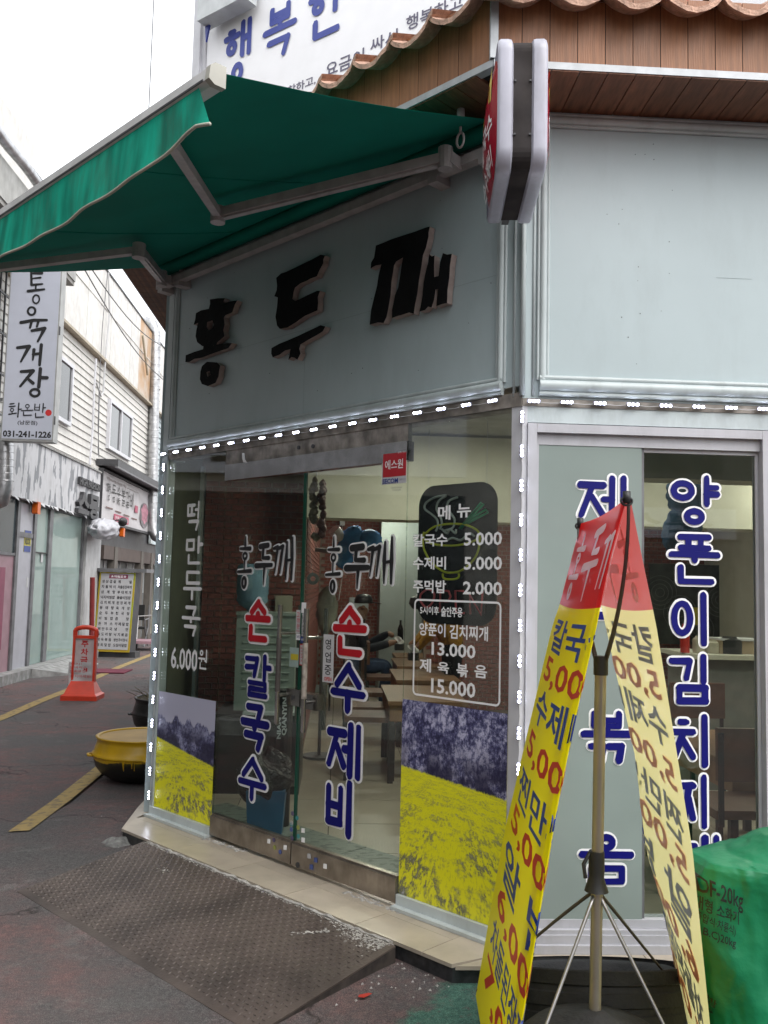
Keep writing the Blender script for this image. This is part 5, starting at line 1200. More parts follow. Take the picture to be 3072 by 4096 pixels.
while y < YE-.5:
    link('upper_panel', um2 if 21.6 < y < 23.6 else ume, lb, lb.inv @ Matrix.Translation((-5.155+(.004 if i % 2 else 0), y, 0))); y += .9; i += 1
q = MB(); q.wbox(-5.125, -5.11, 12.95, YE, 7.35, 7.37); q.build('panel_rail', siding_m, lb)
q = MB(); q.wbox(-5.2, -5.10, 12.95, YE, 8.161, 8.20); q.build('roof_edge', dgrey_m, lb)
def awin(a0, a1, z0, z1):
    q = MB(); 
    for b_ in ((a0-.07, a0, z0-.07, z1+.07), (a1, a1+.07, z0-.07, z1+.07), (a0, a1, z0-.07, z0), (a0, a1, z1, z1+.07), ((a0+a1)/2-.03, (a0+a1)/2+.03, z0, z1)): q.box(FL, b_[0], b_[1], b_[2], b_[3], -.06, .035)
    f = q.build('window', whitepl_m, lb)
    for k in (0, 1):
        m_ = (a0+a1)/2; x0, x1 = (a0, m_-.03) if k == 0 else (m_+.03, a1)
        q = MB(); q.box(FL, x0, x1, z0, z1, -.055, -.005+.01*k); sub(f, lb, q, 'pane', winglass)
awin(19.4, 21.35, 4.52, 5.47); awin(14.8, 16.55, 4.50, 5.52)
# cables and conduit on the wall
def cable(pts, r=.012, m_=grey_m, lab=None, name='cable'):
    q = MB(); q.tube(pts, r, 5); o = q.build(name, m_, lb); 
    return o
def LP(px, py, d=.05): a, z = FL.at(px, py, d); return FL.W(a, z, d)
cable([LP(430, 1090), LP(410, 1300), LP(400, 1480), LP(392, 1820)], .008)
cable([LP(433, 1090), LP(438, 1250), LP(420, 1450), LP(412, 1570), LP(404, 1585), LP(385, 1530)], .022, paper_m)
cable([LP(384, 1435), LP(376, 1560), LP(370, 1720), LP(358, 1860)], .022, whitepl_m)
cable([LP(396, 1560), LP(392, 1700), LP(396, 1830)], .008)
cable([LP(570, 1340), LP(590, 1500)], .03, MATS['belt_flash'])
for sx in (0, 1):
    w0 = T('overhead_cable', ('thin black overhead cable crossing the alley in front of the siding, the upper of two', 'thin black overhead cable crossing the alley in front of the siding, the lower of two')[1-sx], 'cable', (-4.5, 14, 6))
    A_, B_ = CAM+ray(300+sx*22, 1010)*14, CAM+ray(650+10, 1445+sx*105-(160 if sx else 0)+(80 if sx == 0 else 0))*24
    q = MB(); q.tube([A_.lerp(B_, t/12)-Vector((0, 0, .25*math.sin(math.pi*t/12))) for t in range(13)], .011, 5); q.build('wire', bmetal_m, w0)
# peeling fascia with letters
pf_ = T('peeling_sign_fascia', 'peeling white shop fascia with black block lettering and torn lower edge', 'shop sign', (-5.0, 16, 3))
q = MB(); q.box(FL, 12.6, 18.55, 2.84, 3.80, -.04, .10); q.build('board', peel_m, pf_)
q = MB(); rr = random.Random(5); a = 13.0
while a < 18.4:
    w_ = rr.uniform(.08, .30); h_ = rr.uniform(.01, .075); q.add([FL.W(a, 2.85, .102), FL.W(a+w_, 2.85, .104), FL.W(a+w_*.7, 2.85-h_, .14), FL.W(a+w_*.2, 2.85-h_*.8, .15)], [(0, 1, 2, 3)]); a += w_*rr.uniform(.7, 1.3)
q.build('torn_paint', paper_m, pf_)
q = MB(); q.box(FL, 12.6, 18.55, 3.80, 3.83, -.04, .13); q.build('cap_strip', concrete_m, pf_)
def ext(fr, d0, d1, body, b_, bold=.04):
    vs_, fs_, x0, x1, y0, y1 = txmesh(body, bold); q = MB(); n = len(vs_)
    P = [((b_[0]+(b_[2]-b_[0])*(v.x-x0)/(x1-x0)), (b_[1]+(b_[3]-b_[1])*(v.y-y0)/(y1-y0))) for v in vs_]
    ed = {}
    for f in fs_:
        for i in range(len(f)): e = (f[i], f[(i+1) % len(f)]); ed[e] = 1
    q.add([fr.W(x, y, d1) for x, y in P]+[fr.W(x, y, d0) for x, y in P], list(fs_)+[(e[0], e[1], e[1]+n, e[0]+n) for e in ed if (e[1], e[0]) not in ed])
    return q
ext(FL, .11, .16, 'HIGH FASHION', (16.95, 3.39, 18.35, 3.54)).build('lettering', dgrey_m, pf_)
ext(FL, .11, .18, '스몽', (16.85, 2.78, 18.3, 3.28), .05).build('lettering', dgrey_m, pf_)
# first shopfront
s1 = T('shopfront', 'green frosted glass shopfront with dark frames and a white door under the peeling fascia', 'shop front', (-5.1, 16, .15))
def lbx(name, m_, a0, a1, z0, z1, d0, d1, par, lab=None): q = MB(); q.box(FL, a0, a1, z0, z1, d0, d1); return q.build(name, m_, par, label=lab)
xs = [FL.at(x, 2300)[0] for x in (0, 62, 128, 190, 320, 345)]
ya, yb_, yc_, yd_, ye_ = FL.at(-10, 2300)[0], FL.at(62, 2300)[0], FL.at(120, 2300)[0], FL.at(188, 2300)[0], FL.at(318, 2300)[0]
lbx('upper_glass', mat('dark_shop_glass', (.05, .07, .08), .15), 12.5, yb_-.12, 1.98, 2.83, -.04, 0, s1)
lbx('pink_panel', pink_m, 12.5, yb_-.12, .15, 1.94, -.04, 0, s1); lbx('magenta_stripe', magenta_m, yb_-1.0, yb_-.45, .5, 1.75, .0, .006, s1)
lbx('white_door', mat('white_door', (.50, .50, .55), .4, var=.05), yb_, yc_, .15, 2.25, -.04, .0, s1); lbx('white_panel', MATS['white_door'], yb_, yc_, 2.33, 2.80, -.04, .0, s1)
lbx('glass_door_leaf', film_g, yc_+.12, yd_-.08, .15, 2.80, -.03, -.01, s1); lbx('frosted_pane', film_g, yd_+.1, ye_, .15, 2.80, -.03, -.01, s1)
for a, w_ in ((yb_-.12, .12), (yc_, .12), (yd_-.08, .18), (ye_, .09)): lbx('mullion', grey_m, a, a+w_, .15, 2.83, -.05, .03, s1)
lbx('rail', grey_m, yb_, yc_, 2.25, 2.33, -.05, .02, s1); lbx('rail', grey_m, yc_, 18.4, 2.80, 2.84, -.05, .04, s1); lbx('rail', grey_m, 12.5, yb_-.12, 1.94, 1.98, -.05, .02, s1)
lbx('closer_bar', bmetal_m, yc_+.15, yd_+.05, 2.02, 2.04, .0, .02, s1)
a0, z0, a1, z1 = FL.box(97, 2122, 123, 2208, .006); st_ = lbx('sticker', mat('nsok_yellow', (.62, .55, .03), .4), a0, a1, z0, z1, .001, .006, s1, 'yellow and blue security sticker')
for zz in (z0, z1-.10): q = MB(); q.prism(FL, [(a0, zz), (a1, zz), (a1, zz+.10), (a0, zz+.10)], .0062, .008); sub(st_, s1, q, 'blue_end', MATS['card_blue'])
q = MB(); text(q, FL, .0085, 'NSOK', (a0+.02, (z0+z1)/2-.06, a1-.02, (z0+z1)/2+.05), bold=.03); link('lettering', q.mesh('lettering', [black_m], s1.inv), st_)
for px, py in ((110, 2330), (168, 2230)):
    a, z = FL.at(px, py, .006); lbx('sticker', paper_m, a-.05, a+.05, z-.08, z+.08, .001, .006, s1)
lbx('back_room', mat('dim_interior', (.10, .12, .11), .9), yb_, ye_, .15, 2.8, -.5, -.45, s1)
# pillar
pil = T('white_pillar', 'white chipped wall pier between the two alley shopfronts', 'pillar', (-5.1, 18.9, 0))
a0 = ye_+.1; a1 = FL.at(383, 2300)[0]; lbx('pier', mat('chipped_white_wall', (.58, .58, .58), .8, var=.08, vs_=4, bump=.4, bs=15, grime=.35), a0, a1, .0, 2.83, -.06, .08, pil)
lbx('side_strip', siding_m, 18.3, a1, 2.84, 3.95, -.06, .02, pil)
# orange alarm lamps
for lab, px, py, fr in (('small orange alarm lamp at the top of the white door', 147, 2032, FL), ('small orange alarm lamp hanging below the grilled-ribs sign', 490, 2130, FL)):
    a, z = fr.at(px, py, .1); t = T('alarm_lamp', lab, 'alarm lamp', fr.W(a, z, .1)); q = MB(); q.prism(fr, rrect(a-.07, z-.10, a+.07, z+.10, .02, 3), .05, .14); q.build('lens', mat('orange_lens', (.75, .14, .01), .3), t); q = MB(); q.box(fr, a-.05, a+.05, z-.08, z+.13, .03, .0495); q.build('base', grey_m, t)
t = T('alarm_box', 'orange and cream security alarm box on the alley side of the restaurant corner', 'alarm box', (-1.2, 6.1, 2.2))
F6 = FY(5.98); b_ = F6.box(641, 1857, 666, 1925); q = MB(); q.prism(F6, rrect(b_[0]-.0, b_[1], b_[2], b_[3], .006, 3), -.05, .02); q.build('orange_lens', mat('orange_lens', ()), t)
b2_ = F6.box(666.5, 1860, 690, 1925); q = MB(); q.prism(F6, rrect(b2_[0], b2_[1], b2_[2], b2_[3], .006, 3), -.05, .018); bx_ = q.build('body', mat('cream_box', (.55, .50, .36), .5), t)
q = MB(); vs_, fs_, x0, x1, y0, y1 = txmesh('SECOM', .03); q.add([F6.W(b2_[0]+.008+(v.y-y0)/(y1-y0)*.018, b2_[1]+.02+(x1-v.x)/(x1-x0)*(b2_[3]-b2_[1]-.04), .0195) for v in vs_], fs_); link('lettering', q.mesh('lettering', [black_m], t.inv), bx_)
# second shop: banner sign with canopy
s2 = T('rib_restaurant_sign', 'wrinkled white banner sign with black brush lettering and pink bowl picture under a dark hood', 'shop sign', (-5.0, 21, 3))
a0, a1 = FL.at(388, 1960)[0], FL.at(590, 2030)[0]
lbx('hood', dgrey_m, a0-.05, a1+.5, 3.98, 4.12, -.05, .42, s2); lbx('hood_lip', grey_m, a0-.05, a1+.5, 3.94, 3.979, .36, .42, s2)
def wrk(u, v): a = a0+(a1-a0)*u; z = 2.86+1.02*v; return FL.W(a, z, .09+.012*math.sin(a*6+z*5)*math.sin(z*7-a*2))
q = MB(); q.grid(wrk, 40, 16); q.build('banner', mat('banner_white_vinyl', (.60, .58, .59), .5, var=.06, vs_=3), s2, smooth=True)
q = MB()
for b_ in ((a0-.04, a0, 2.82, 3.93), (a1, a1+.05, 2.82, 3.93), (a0, a1, 2.80, 2.855), (a0, a1, 3.885, 3.93)): q.box(FL, b_[0], b_[1], b_[2], b_[3], -.02, .12)
q.build('frame', dgrey_m, s2)
q = MB(); L_ = a1-a0
for i, ch in enumerate('명동숯불갈비'):
    strokes(q, FL, .104, glyph(ch), (a0+L_*(.08+i*.088), 3.30, a0+L_*(.08+i*.088+.07), 3.68), .028, wj=.35)
smesh(q, 'lettering', [black_m], s2)
q = MB(); text(q, FL, .106, 'Myeong-dong ribs', (a0+L_*.08, 3.72, a0+L_*.42, 3.80)); q.box(FL, a0+L_*.45, a0+L_*.68, 3.745, 3.752, .105, .108)
for k in range(4): q.box(FL, a0+L_*(.08+k*.16), a0+L_*(.19+k*.16), 3.13-k*.02, 3.16-k*.02, .105, .108)
smesh(q, 'lettering', [mat('brown_print', (.18, .10, .09), .5)], s2)
q = MB(); q.prism(FL, rrect(a0+L_*.22, 2.90, a0+L_*.50, 3.06, .05), .100, .108); q.build('phone_label', mat('pink_label', (.50, .09, .16), .5), s2)
q = MB(); text(q, FL, .112, '전화.255-1344', (a0+L_*.24, 2.93, a0+L_*.48, 3.02)); smesh(q, 'lettering', [white_m], s2)
q = MB(); q.prism(FL, rrect(a0+L_*.62, 3.25, a0+L_*.68, 3.42, .03), .100, .108); q.build('seal', MATS['pink_label'], s2)
q = MB(); c_ = (a0+L_*.84, 3.25)
q.prism(FL, [(c_[0]+L_*.10*math.cos(t), c_[1]+.32*math.sin(t)) for t in [2*math.pi*i/28 for i in range(28)]], .098, .104); q.build('bowl_print', mat('bowl_grey', (.22, .20, .21), .6, var=.4, vs_=12), s2)
q = MB(); q.prism(FL, [(c_[0]+L_*.075*math.cos(t)*(1+.15*math.sin(5*t)), c_[1]+.05+.25*math.sin(t)*(1+.12*math.sin(7*t))) for t in [2*math.pi*i/36 for i in range(36)]], .104, .108); q.build('meat_print', mat('meat_pink', (.50, .22, .28), .6, var=.4, vs_=9), s2)
# white plastic bag and bracket lamp under sign
wb_ = T('plastic_bag', 'crumpled white plastic bag hung under the rib restaurant sign', 'bag', LP(418, 2120, .35)); c_ = LP(418, 2115, .35)
q = MB()
def wbag(u, v):
    n_ = Vector((math.cos(u*6.2832)*math.sin(v*3.1416), math.sin(u*6.2832)*math.sin(v*3.1416), -math.cos(v*3.1416))); k_ = 1+crump(n_, 1.6, .22)
    return c_+Vector((.20*n_.x*k_, .62*n_.y*k_, .17*n_.z*k_+.05*n_.y))
q.grid(wbag, 64, 30); q.build('bag', mat('white_bag', (.62, .62, .66), .45, var=.1, trans=.2), wb_, smooth=True)
sl = T('bracket_lamp', 'black arm lamp sticking out under the rib restaurant sign', 'lamp', LP(370, 2086, .1)); q = MB(); q.tube([LP(368, 2088, .12), LP(480, 2080, .5)], .015, 6); q.build('arm', bmetal_m, sl); q = MB(); p_ = LP(480, 2080, .5); q.tube([p_, p_+Vector((.0, .1, 0)), p_+Vector((0, .25, -.02))], [.02, .04, .1], 12); q.build('shade', bmetal_m, sl)
# second shopfront glazing
s3 = T('shopfront', 'dim shopfront with brown posts and white curtained glazing behind the menu board', 'shop front', (-5.3, 22, 0))
lbx('glazing', mat('curtain_glass', (.34, .37, .37), .4, var=.12, vs_=2), a0, 26.5, 1.25, 2.1, -.5, -.46, s3); lbx('lower_wall', mat('dim_grey_wall', (.14, .15, .15), .8, grime=.4), a0, 26.5, 0, 1.25, -.5, -.44, s3)
lbx('dark_soffit', dgrey_m, a0, 27.5, 2.35, 2.84, -.5, -.1, s3); lbx('brown_beam', mat('brown_beam', (.10, .075, .065), .7), a0+.8, 27.5, 2.05, 2.35, -.45, .0, s3)
for x in (455, 562, 602): a = FL.at(x, 2250, .0)[0]; lbx('post', mat('brown_post', (.13, .115, .10), .7), a, a+.28, 0, 2.35, -.15, .02, s3)
for k in range(9): lbx('curtain_bar', whitepl_m, a0+.3+k*.75, a0+.36+k*.75, 1.25, 2.05, -.455, -.44, s3)
lbx('blue_sticker', mat('sky_blue', (.10, .30, .50), .5), a0+2.9, a0+3.3, 1.7, 2.0, -.43, -.42, s3)
for i, (x0, x1, z0, z1, m_) in enumerate(((27.2, 29.5, 0, 1.1, whitepl_m), (27.2, 29.5, 1.1, 2.3, MATS['dark_shop_glass']), (29.6, 33, 0, 2.5, pink_m), (27.2, 33, 2.51, 3.2, whitepl_m))): lbx('end_panel', m_, x0, x1, z0, z1, -.1, -.02-.004*i, s3)
q = MB(); text(q, FL, .02, '명동', (28.0, 2.6, 31.0, 3.4), bold=.04); smesh(q, 'lettering', [grey_m], s3)
# red post base and gas unit beside pier
rpole = T('red_post', 'red painted post with grey cloth between the pier and the menu board', 'post', LP(372, 2540, .2)); b_ = FL.box(365, 2310, 376, 2540, .2)
q = MB(); q.tube([LP(370, 2310, .25), LP(366, 2560, .25)], .05, 8); q.build('post', mat('dull_red_paint', (.22, .02, .02), .6), rpole)
# menu board
mbT = T('menu_board', 'tall white street menu board with green and yellow edges listing dishes', 'menu board', (-4.7, 18.6, 0))
FM = Frame((-4.7, 18.75, 0), (1, -.12, 0), (-.12, -1, 0))
def mp(x, y, d=0): return FM.at(x, y, d)
tl, tr_, br_, bl = mp(400, 2288), mp(544, 2292), mp(518, 2610), mp(372, 2605)
q = MB(); q.prism(FM, [bl, br_, tr_, tl], -.35, 0); q.build('cabinet', dgrey_m, mbT)
def inset(t0, t1, s0, s1):   # bilinear in the skewed board
    def P(u, v): a = (bl[0]*(1-u)+br_[0]*u)*(1-v)+(tl[0]*(1-u)+tr_[0]*u)*v; z = (bl[1]*(1-u)+br_[1]*u)*(1-v)+(tl[1]*(1-u)+tr_[1]*u)*v; return (a, z)
    return [P(t0, s0), P(t1, s0), P(t1, s1), P(t0, s1)]
q = MB(); q.prism(FM, inset(.0, 1, .0, 1), .001, .012); q.build('edge', mat('lime_edge', (.40, .46, .03), .5, c2=(.55, .36, .02), thr=(.4, .6), vs_=1.2), mbT)
q = MB(); q.prism(FM, inset(.05, .95, .03, .985), .0125, .018); q.build('face', mat('board_face', (.58, .58, .60), .5, var=.03), mbT)
q = MB(); q.prism(FM, inset(.28, .80, .925, .975), .0185, .024); q.build('title_plate', magenta_m, mbT)
def btext(q, body, u0, u1, v0, v1, d, bold=.012):
    vs_, fs_, x0, x1, y0, y1 = txmesh(body, bold)
    def P(u, v): a = (bl[0]*(1-u)+br_[0]*u)*(1-v)+(tl[0]*(1-u)+tr_[0]*u)*v; z = (bl[1]*(1-u)+br_[1]*u)*(1-v)+(tl[1]*(1-u)+tr_[1]*u)*v; return FM.W(a, z, d)
    q.add([P(u0+(u1-u0)*(v.x-x0)/(x1-x0), v0+(v1-v0)*(v.y-y0)/(y1-y0)) for v in vs_], fs_)
q = MB(); btext(q, '★차림표★', .32, .76, .932, .968, .0245, .02); smesh(q, 'lettering', [white_m], mbT)
menu = ['생 삼 겹 살|목         살', '차 돌 박 이|차돌된장찌개', '삼   계   탕|부 대 찌 개', '낙지비빔밥|돌솥비빔밥', '김 치 찌 개|된 장 찌 개', '동   태   탕|육   개   장', '순   두   부|청   국   장', '비   빔   밥|곰         탕', '돈   까   스|카 레 덮 밥', '떡 만 두 국|냉         면', '닭 도 리 탕|낙 지 볶 음', '제 육 볶 음|생선구이정식', '제 육 덮 밥|오징어덮밥']
q = MB()
for i, r_ in enumerate(menu):
    v1 = .905-i*.0665; l_, rt = r_.split('|'); btext(q, l_, .09, .48, v1-.042, v1, .0195, .02); btext(q, rt, .54, .92, v1-.042, v1, .0195, .02)
smesh(q, 'lettering', [black_m], mbT)
q = MB(); q.box(FM, tl[0]-.15, tr_[0]+.25, tl[1]+.01, tl[1]+.08, -.4, .08); q.build('top_bar', grey_m, mbT)
q = MB(); q.box(FM, bl[0]+.1, br_[0]+.1, .0, bl[1], -.35, -.05); q.build('base', dgrey_m, mbT)
# chair and trolley beyond the menu board
ch = T('folding_chair', 'black folding chair with tubular arms standing beyond the menu board', 'chair', (-4.6, 23, 0)); c_ = PZ(585, 2600, 0); c_ = Vector((c_.x, 22.5, 0)); c_.x = FY(22.5).at(575, 2500)[0]
q = MB(); q.wbox(c_.x-.35, c_.x+.05, 22.3, 22.35, .62, 1.0); q.build('backrest', bmetal_m, ch)
q = MB(); q.wbox(c_.x-.3, c_.x+.15, 21.9, 22.3, .42, .47); q.build('seat', bmetal_m, ch)
for sx in (-.3, .15):
    q = MB(); q.tube([(c_.x+sx, 21.9, 0), (c_.x+sx, 22.3, .45), (c_.x+sx, 22.33, 1.0)], .018, 6); q.tube([(c_.x+sx, 22.35, 0), (c_.x+sx, 21.95, .42), (c_.x+sx, 21.9, .65), (c_.x+sx, 22.3, .66)], .018, 6); q.build('leg', grey_m, ch)
tr2 = T('hand_trolley', 'flat pink topped trolley with a metal push bar on the alley floor', 'trolley', (-4.3, 21, 0)); x_ = FY(21).at(580, 2560)[0]
q = MB(); q.wbox(x_-.3, x_+.3, 20.6, 21.4, .16, .22); q.build('deck', pink_m, tr2)
for dx in (-.25, .25):
    for y_ in (20.7, 21.3): q = MB(); q.tube([(x_+dx-.02, y_, .07), (x_+dx+.02, y_, .07)], .07, 12); q.build('wheel', bmetal_m, tr2)
q = MB(); q.tube([(x_-.28, 21.38, .2), (x_-.28, 21.45, .75), (x_+.28, 21.45, .80), (x_+.28, 21.38, .2)], .018, 6); q.build('push_bar', alu_m, tr2)
# galvanised ducts
d1 = T('spiral_duct', 'tall galvanised duct with elbows against the far siding near the sign corner', 'duct', (-4.9, 23.5, 3))
F23 = FY(23.4)
def P23(x, y): a, z = F23.at(x, y); return Vector((a, 23.4, z))
pts = [P23(560, 1330), P23(572, 1300), P23(590, 1285), P23(610, 1295), P23(622, 1330), P23(619, 1500), P23(612, 1800), P23(606, 2080), P23(610, 2120), P23(622, 2145), P23(650, 2160), P23(700, 2165)]
q = MB(); q.tube(pts, .135, 18); q.build('duct', duct_m, d1, smooth=True, ang=60)
q = MB()
for i in range(26):
    y = 1345+i*29; p = P23(622-(y-1330)*.0215, y); q.tube([p+Vector((.139*math.cos(t), .139*math.sin(t), .012*math.cos(t))) for t in [2*math.pi*k/16 for k in range(16)]], .008, 4, closed=True)
for j in range(5): p = P23(565+j*13, 1312-j*3*(1 if j < 3 else -1))
q.build('seams', duct_m, d1, kind='stuff')
for y in (1410, 1555): q = MB(); q.bar(P23(580, y), P23(640, y+4), .03, .03); q.build('clamp', dgrey_m, d1)
d2 = T('spiral_duct', 'short galvanised duct with elbow under the vertical noodle-soup sign', 'duct', (-5, 12.9, 2.5)); F12 = FY(13.0)
def P12(x, y): a, z = F12.at(x, y); return Vector((a, 13.0-.1, z))
q = MB(); q.tube([P12(31, 1740), P12(30, 1900), P12(28, 1960), P12(14, 2005), P12(-25, 2020), P12(-80, 2020)], .115, 18); q.build('duct', duct_m, d2, smooth=True, ang=60)
q = MB()
for i in range(7): p = P12(31-i*.2, 1760+i*28); q.tube([p+Vector((.119*math.cos(t), .119*math.sin(t), .01*math.cos(t))) for t in [2*math.pi*k/16 for k in range(16)]], .005, 4, closed=True)
q.build('seams', duct_m, d2, kind='stuff')
# vertical sign
FV = FY(12.6); vsn = T('vertical_lightbox_sign', 'tall white vertical lightbox sign with black brush Korean letters and phone number', 'sign', (-4.45, 12.6, 3.5))
bl2, br2 = FV.at(5, 1765), FV.at(213, 1768); tl2, tr3 = FV.at(42, 1000), FV.at(252, 1000)
x0, x1 = (bl2[0]+tl2[0])/2, (br2[0]+tr3[0])/2; zb = br2[1]
q = MB(); q.box(FV, x0, x1, zb, zb+3.1, -.20, 0); q.build('cabinet', mat('sign_cabinet', (.42, .42, .41), .45, .3, grime=.2), vsn)
q = MB(); q.box(FV, x0+.02, x1-.02, zb+.03, zb+3.07, .0005, .008); q.build('face', signface_m, vsn)
q = MB(); 
TONG = {'통': [[(.25, .02, .1), (.75, .0, .14)], [(.25, .0, .1), (.3, .38, .12), (.8, .34, .09)], [(.3, .18, .06), (.7, .14, .1)], [(.5, .36, .08), (.5, .5, .08)], [(.15, .58, .14), (.9, .5, .1)], ('o', .55, .82, .15, .13, .08)],
        '육': [('o', .4, .12, .13, .11, .08), [(.05, .46, .12), (.5, .38, .12), (.95, .36, .09)], [(.42, .42, .1), (.38, .60, .08)], [(.66, .40, .1), (.62, .56, .08)], [(.45, .68, .1), (.9, .60, .13), (.68, .98, .08)]],
        '개': [[(.05, .18, .1), (.45, .1, .14), (.2, .85, .07)], [(.62, .25, .12), (.6, .75, .06)], [(.6, .48, .1), (.85, .42, .1)], [(.86, .0, .12), (.84, .98, .1)]],
        '장': [[(.1, .12, .1), (.5, .08, .13), (.1, .62, .08)], [(.3, .32, .09), (.52, .5, .12)], [(.74, .0, .12), (.72, .62, .12)], [(.74, .3, .12), (.98, .3, .12)], ('o', .6, .82, .15, .12, .09)],
        '화': [[(.1, .08, .1), (.4, .04, .1)], [(.05, .28, .1), (.5, .22, .1)], ('o', .28, .5, .13, .11, .07), [(.05, .82, .1), (.62, .72, .1)], [(.3, .64, .08), (.3, .78, .08)], [(.78, .0, .1), (.76, 1., .1)], [(.78, .45, .09), (1, .42, .09)]],
        '온': [('o', .5, .18, .16, .14, .08), [(.5, .34, .08), (.5, .5, .08)], [(.0, .58, .1), (1, .5, .1)], [(.2, .68, .09), (.22, .96, .1), (.9, .92, .09)]],
        '반': [[(.1, .05, .09), (.1, .45, .1)], [(.5, .05, .09), (.48, .48, .09)], [(.1, .28, .07), (.5, .26, .07)], [(.1, .46, .08), (.5, .46, .08)], [(.8, .0, .1), (.78, .62, .1)], [(.8, .3, .09), (1, .28, .09)], [(.2, .68, .09), (.22, .96, .1), (.9, .92, .09)]]}
for ch_, b_ in (('보', (95, 960, 200, 1070)),): strokes(q, FV, .009, glyph(ch_), FV.box(*b_, .009), .04)
for ch_, b_ in (('통', (100, 1092, 186, 1220)), ('육', (78, 1228, 192, 1368)), ('개', (62, 1378, 180, 1460)), ('장', (70, 1474, 190, 1592)), ('화', (34, 1612, 86, 1668)), ('온', (86, 1616, 132, 1664)), ('반', (134, 1614, 182, 1672))): brush(q, FV, .009, TONG[ch_], FV.box(*b_, .009), 0)
smesh(q, 'lettering', [black_m], vsn)
q = MB(); tpx(q, FV, .009, '(남문점)', 70, 1682, 150, 1702, bold=.02); tpx(q, FV, .009, '031-241-1226', 11, 1723, 205, 1750, bold=.04); smesh(q, 'lettering', [black_m], vsn)
q = MB(); a, z = FV.at(194, 1651, .009); q.prism(FV, disc((a, z), .045, 20), .0082, .010); q.build('red_seal', redtx_m, vsn)
q = MB(); q.bar((x0, 12.68, zb+.6), (-5.15, 12.68, zb+.6), .04); q.bar((x0, 12.68, zb+2.6), (-5.15, 12.68, zb+2.6), .04); q.build('wall_bracket', grey_m, vsn)
for zz in (.25, 1.55): q = MB(); q.box(FV, x1, x1+.012, zb+zz, zb+zz+.12, -.03, .0); q.build('hinge', dgrey_m, vsn)
# nearer left block (parapet and corrugated pipe show top left; the rest is mirrored in the glass)
nb = T('near_left_building', 'concrete building edge with eaves parapet at the top left of the alley', 'building', (-5.4, 6, 0))
def NBz(px, py): a, z = FL.at(px, py, .5); return a, z
q = MB(); q.wbox(-11, -5.12, -14, 12.55, 0, 6.9); q.build('wall', mat('near_wall', (.36, .35, .33), .8, grime=.3), nb)
q = MB(); q.wbox(-5.6, -4.62, -14, 14.9, 6.55, 6.62); q.build('eave_soffit', mat('soffit_grey', (.36, .35, .33), .8), nb)
q = MB(); q.wbox(-4.66, -4.60, -14, 14.9, 6.621, 7.15); q.build('eave_face', mat('eave_white', (.52, .52, .50), .7, grime=.25), nb)
q = MB(); q.tube([(-4.52, 14.6-i*.3, 7.3+.02*math.sin(i)) for i in range(20)], .075, 12); q.build('corrugated_pipe', duct_m, nb, smooth=True)
q = MB(); q.tube([(-4.52, 14.6, 7.3), (-4.52, 14.75, 7.2), (-4.54, 14.8, 7.0)], .06, 10); q.build('pipe_end', duct_m, nb, smooth=True)
q = MB(); q.wbox(-5.5, -4.9, -14, 13.5, 7.15, 8.3); q.build('parapet', upper_m, nb)
for yy in (11.2, 12.6, 14.0): q = MB(); q.tube([(-5.0, yy, 6.545), (-5.0, yy, 6.549)], .10, 16); q.build('downlight', dgrey_m, nb)
q = MB()
for z in (4.0, 4.6, 5.2, 5.8, 6.4): q.wbox(-5.115, -5.09, 12.56, 13.4, z, z+.025)
for y in (12.6, 12.8, 13.0, 13.2): q.wbox(-5.115, -5.088, y, y+.02, 3.9, 6.5)
q.build('window_grille', dgrey_m, nb)
for k in range(5):
    y0 = -9+k*4.2; q = MB(); q.wbox(-5.12, -5.10, y0, y0+3.3, .3, 2.6); q.build('shop_window', oppg_m, nb)
    q = MB(); q.wbox(-5.12, -5.05, y0, y0+3.5, 2.8, 3.5); q.build('shop_sign', (signface_m, whitepl_m, cream_m)[k % 3], nb)
    q = MB(); text(q, FL, .06, ('노래방', '치킨호프', '미용실', '패션', '멕리스')[k], (y0+.6, 2.92, y0+2.8, 3.38), bold=.03); smesh(q, 'lettering', [black_m], nb)
    q = MB(); q.wbox(-5.12, -5.10, y0+.4, y0+2.4, 4.4, 5.8); q.build('upper_window', oppg_m, nb)
bl_ = T('roof_lamp', 'grey lamp bracket poking in at the upper left picture edge', 'lamp', LP(20, 480, .3)); p_ = CAM+ray(10, 470)*14
q = MB(); q.bar(p_+Vector((-.5, 0, .28)), p_+Vector((.10, 0, -.05)), .18, .12); q.build('housing', mat('lamp_grey', (.35, .35, .37), .5), bl_); q = MB(); q.wbox(p_.x-.4, p_.x+.13, p_.y-.1, p_.y+.1, p_.z-.18, p_.z-.08); q.build('bracket', MATS['lamp_grey'], bl_)
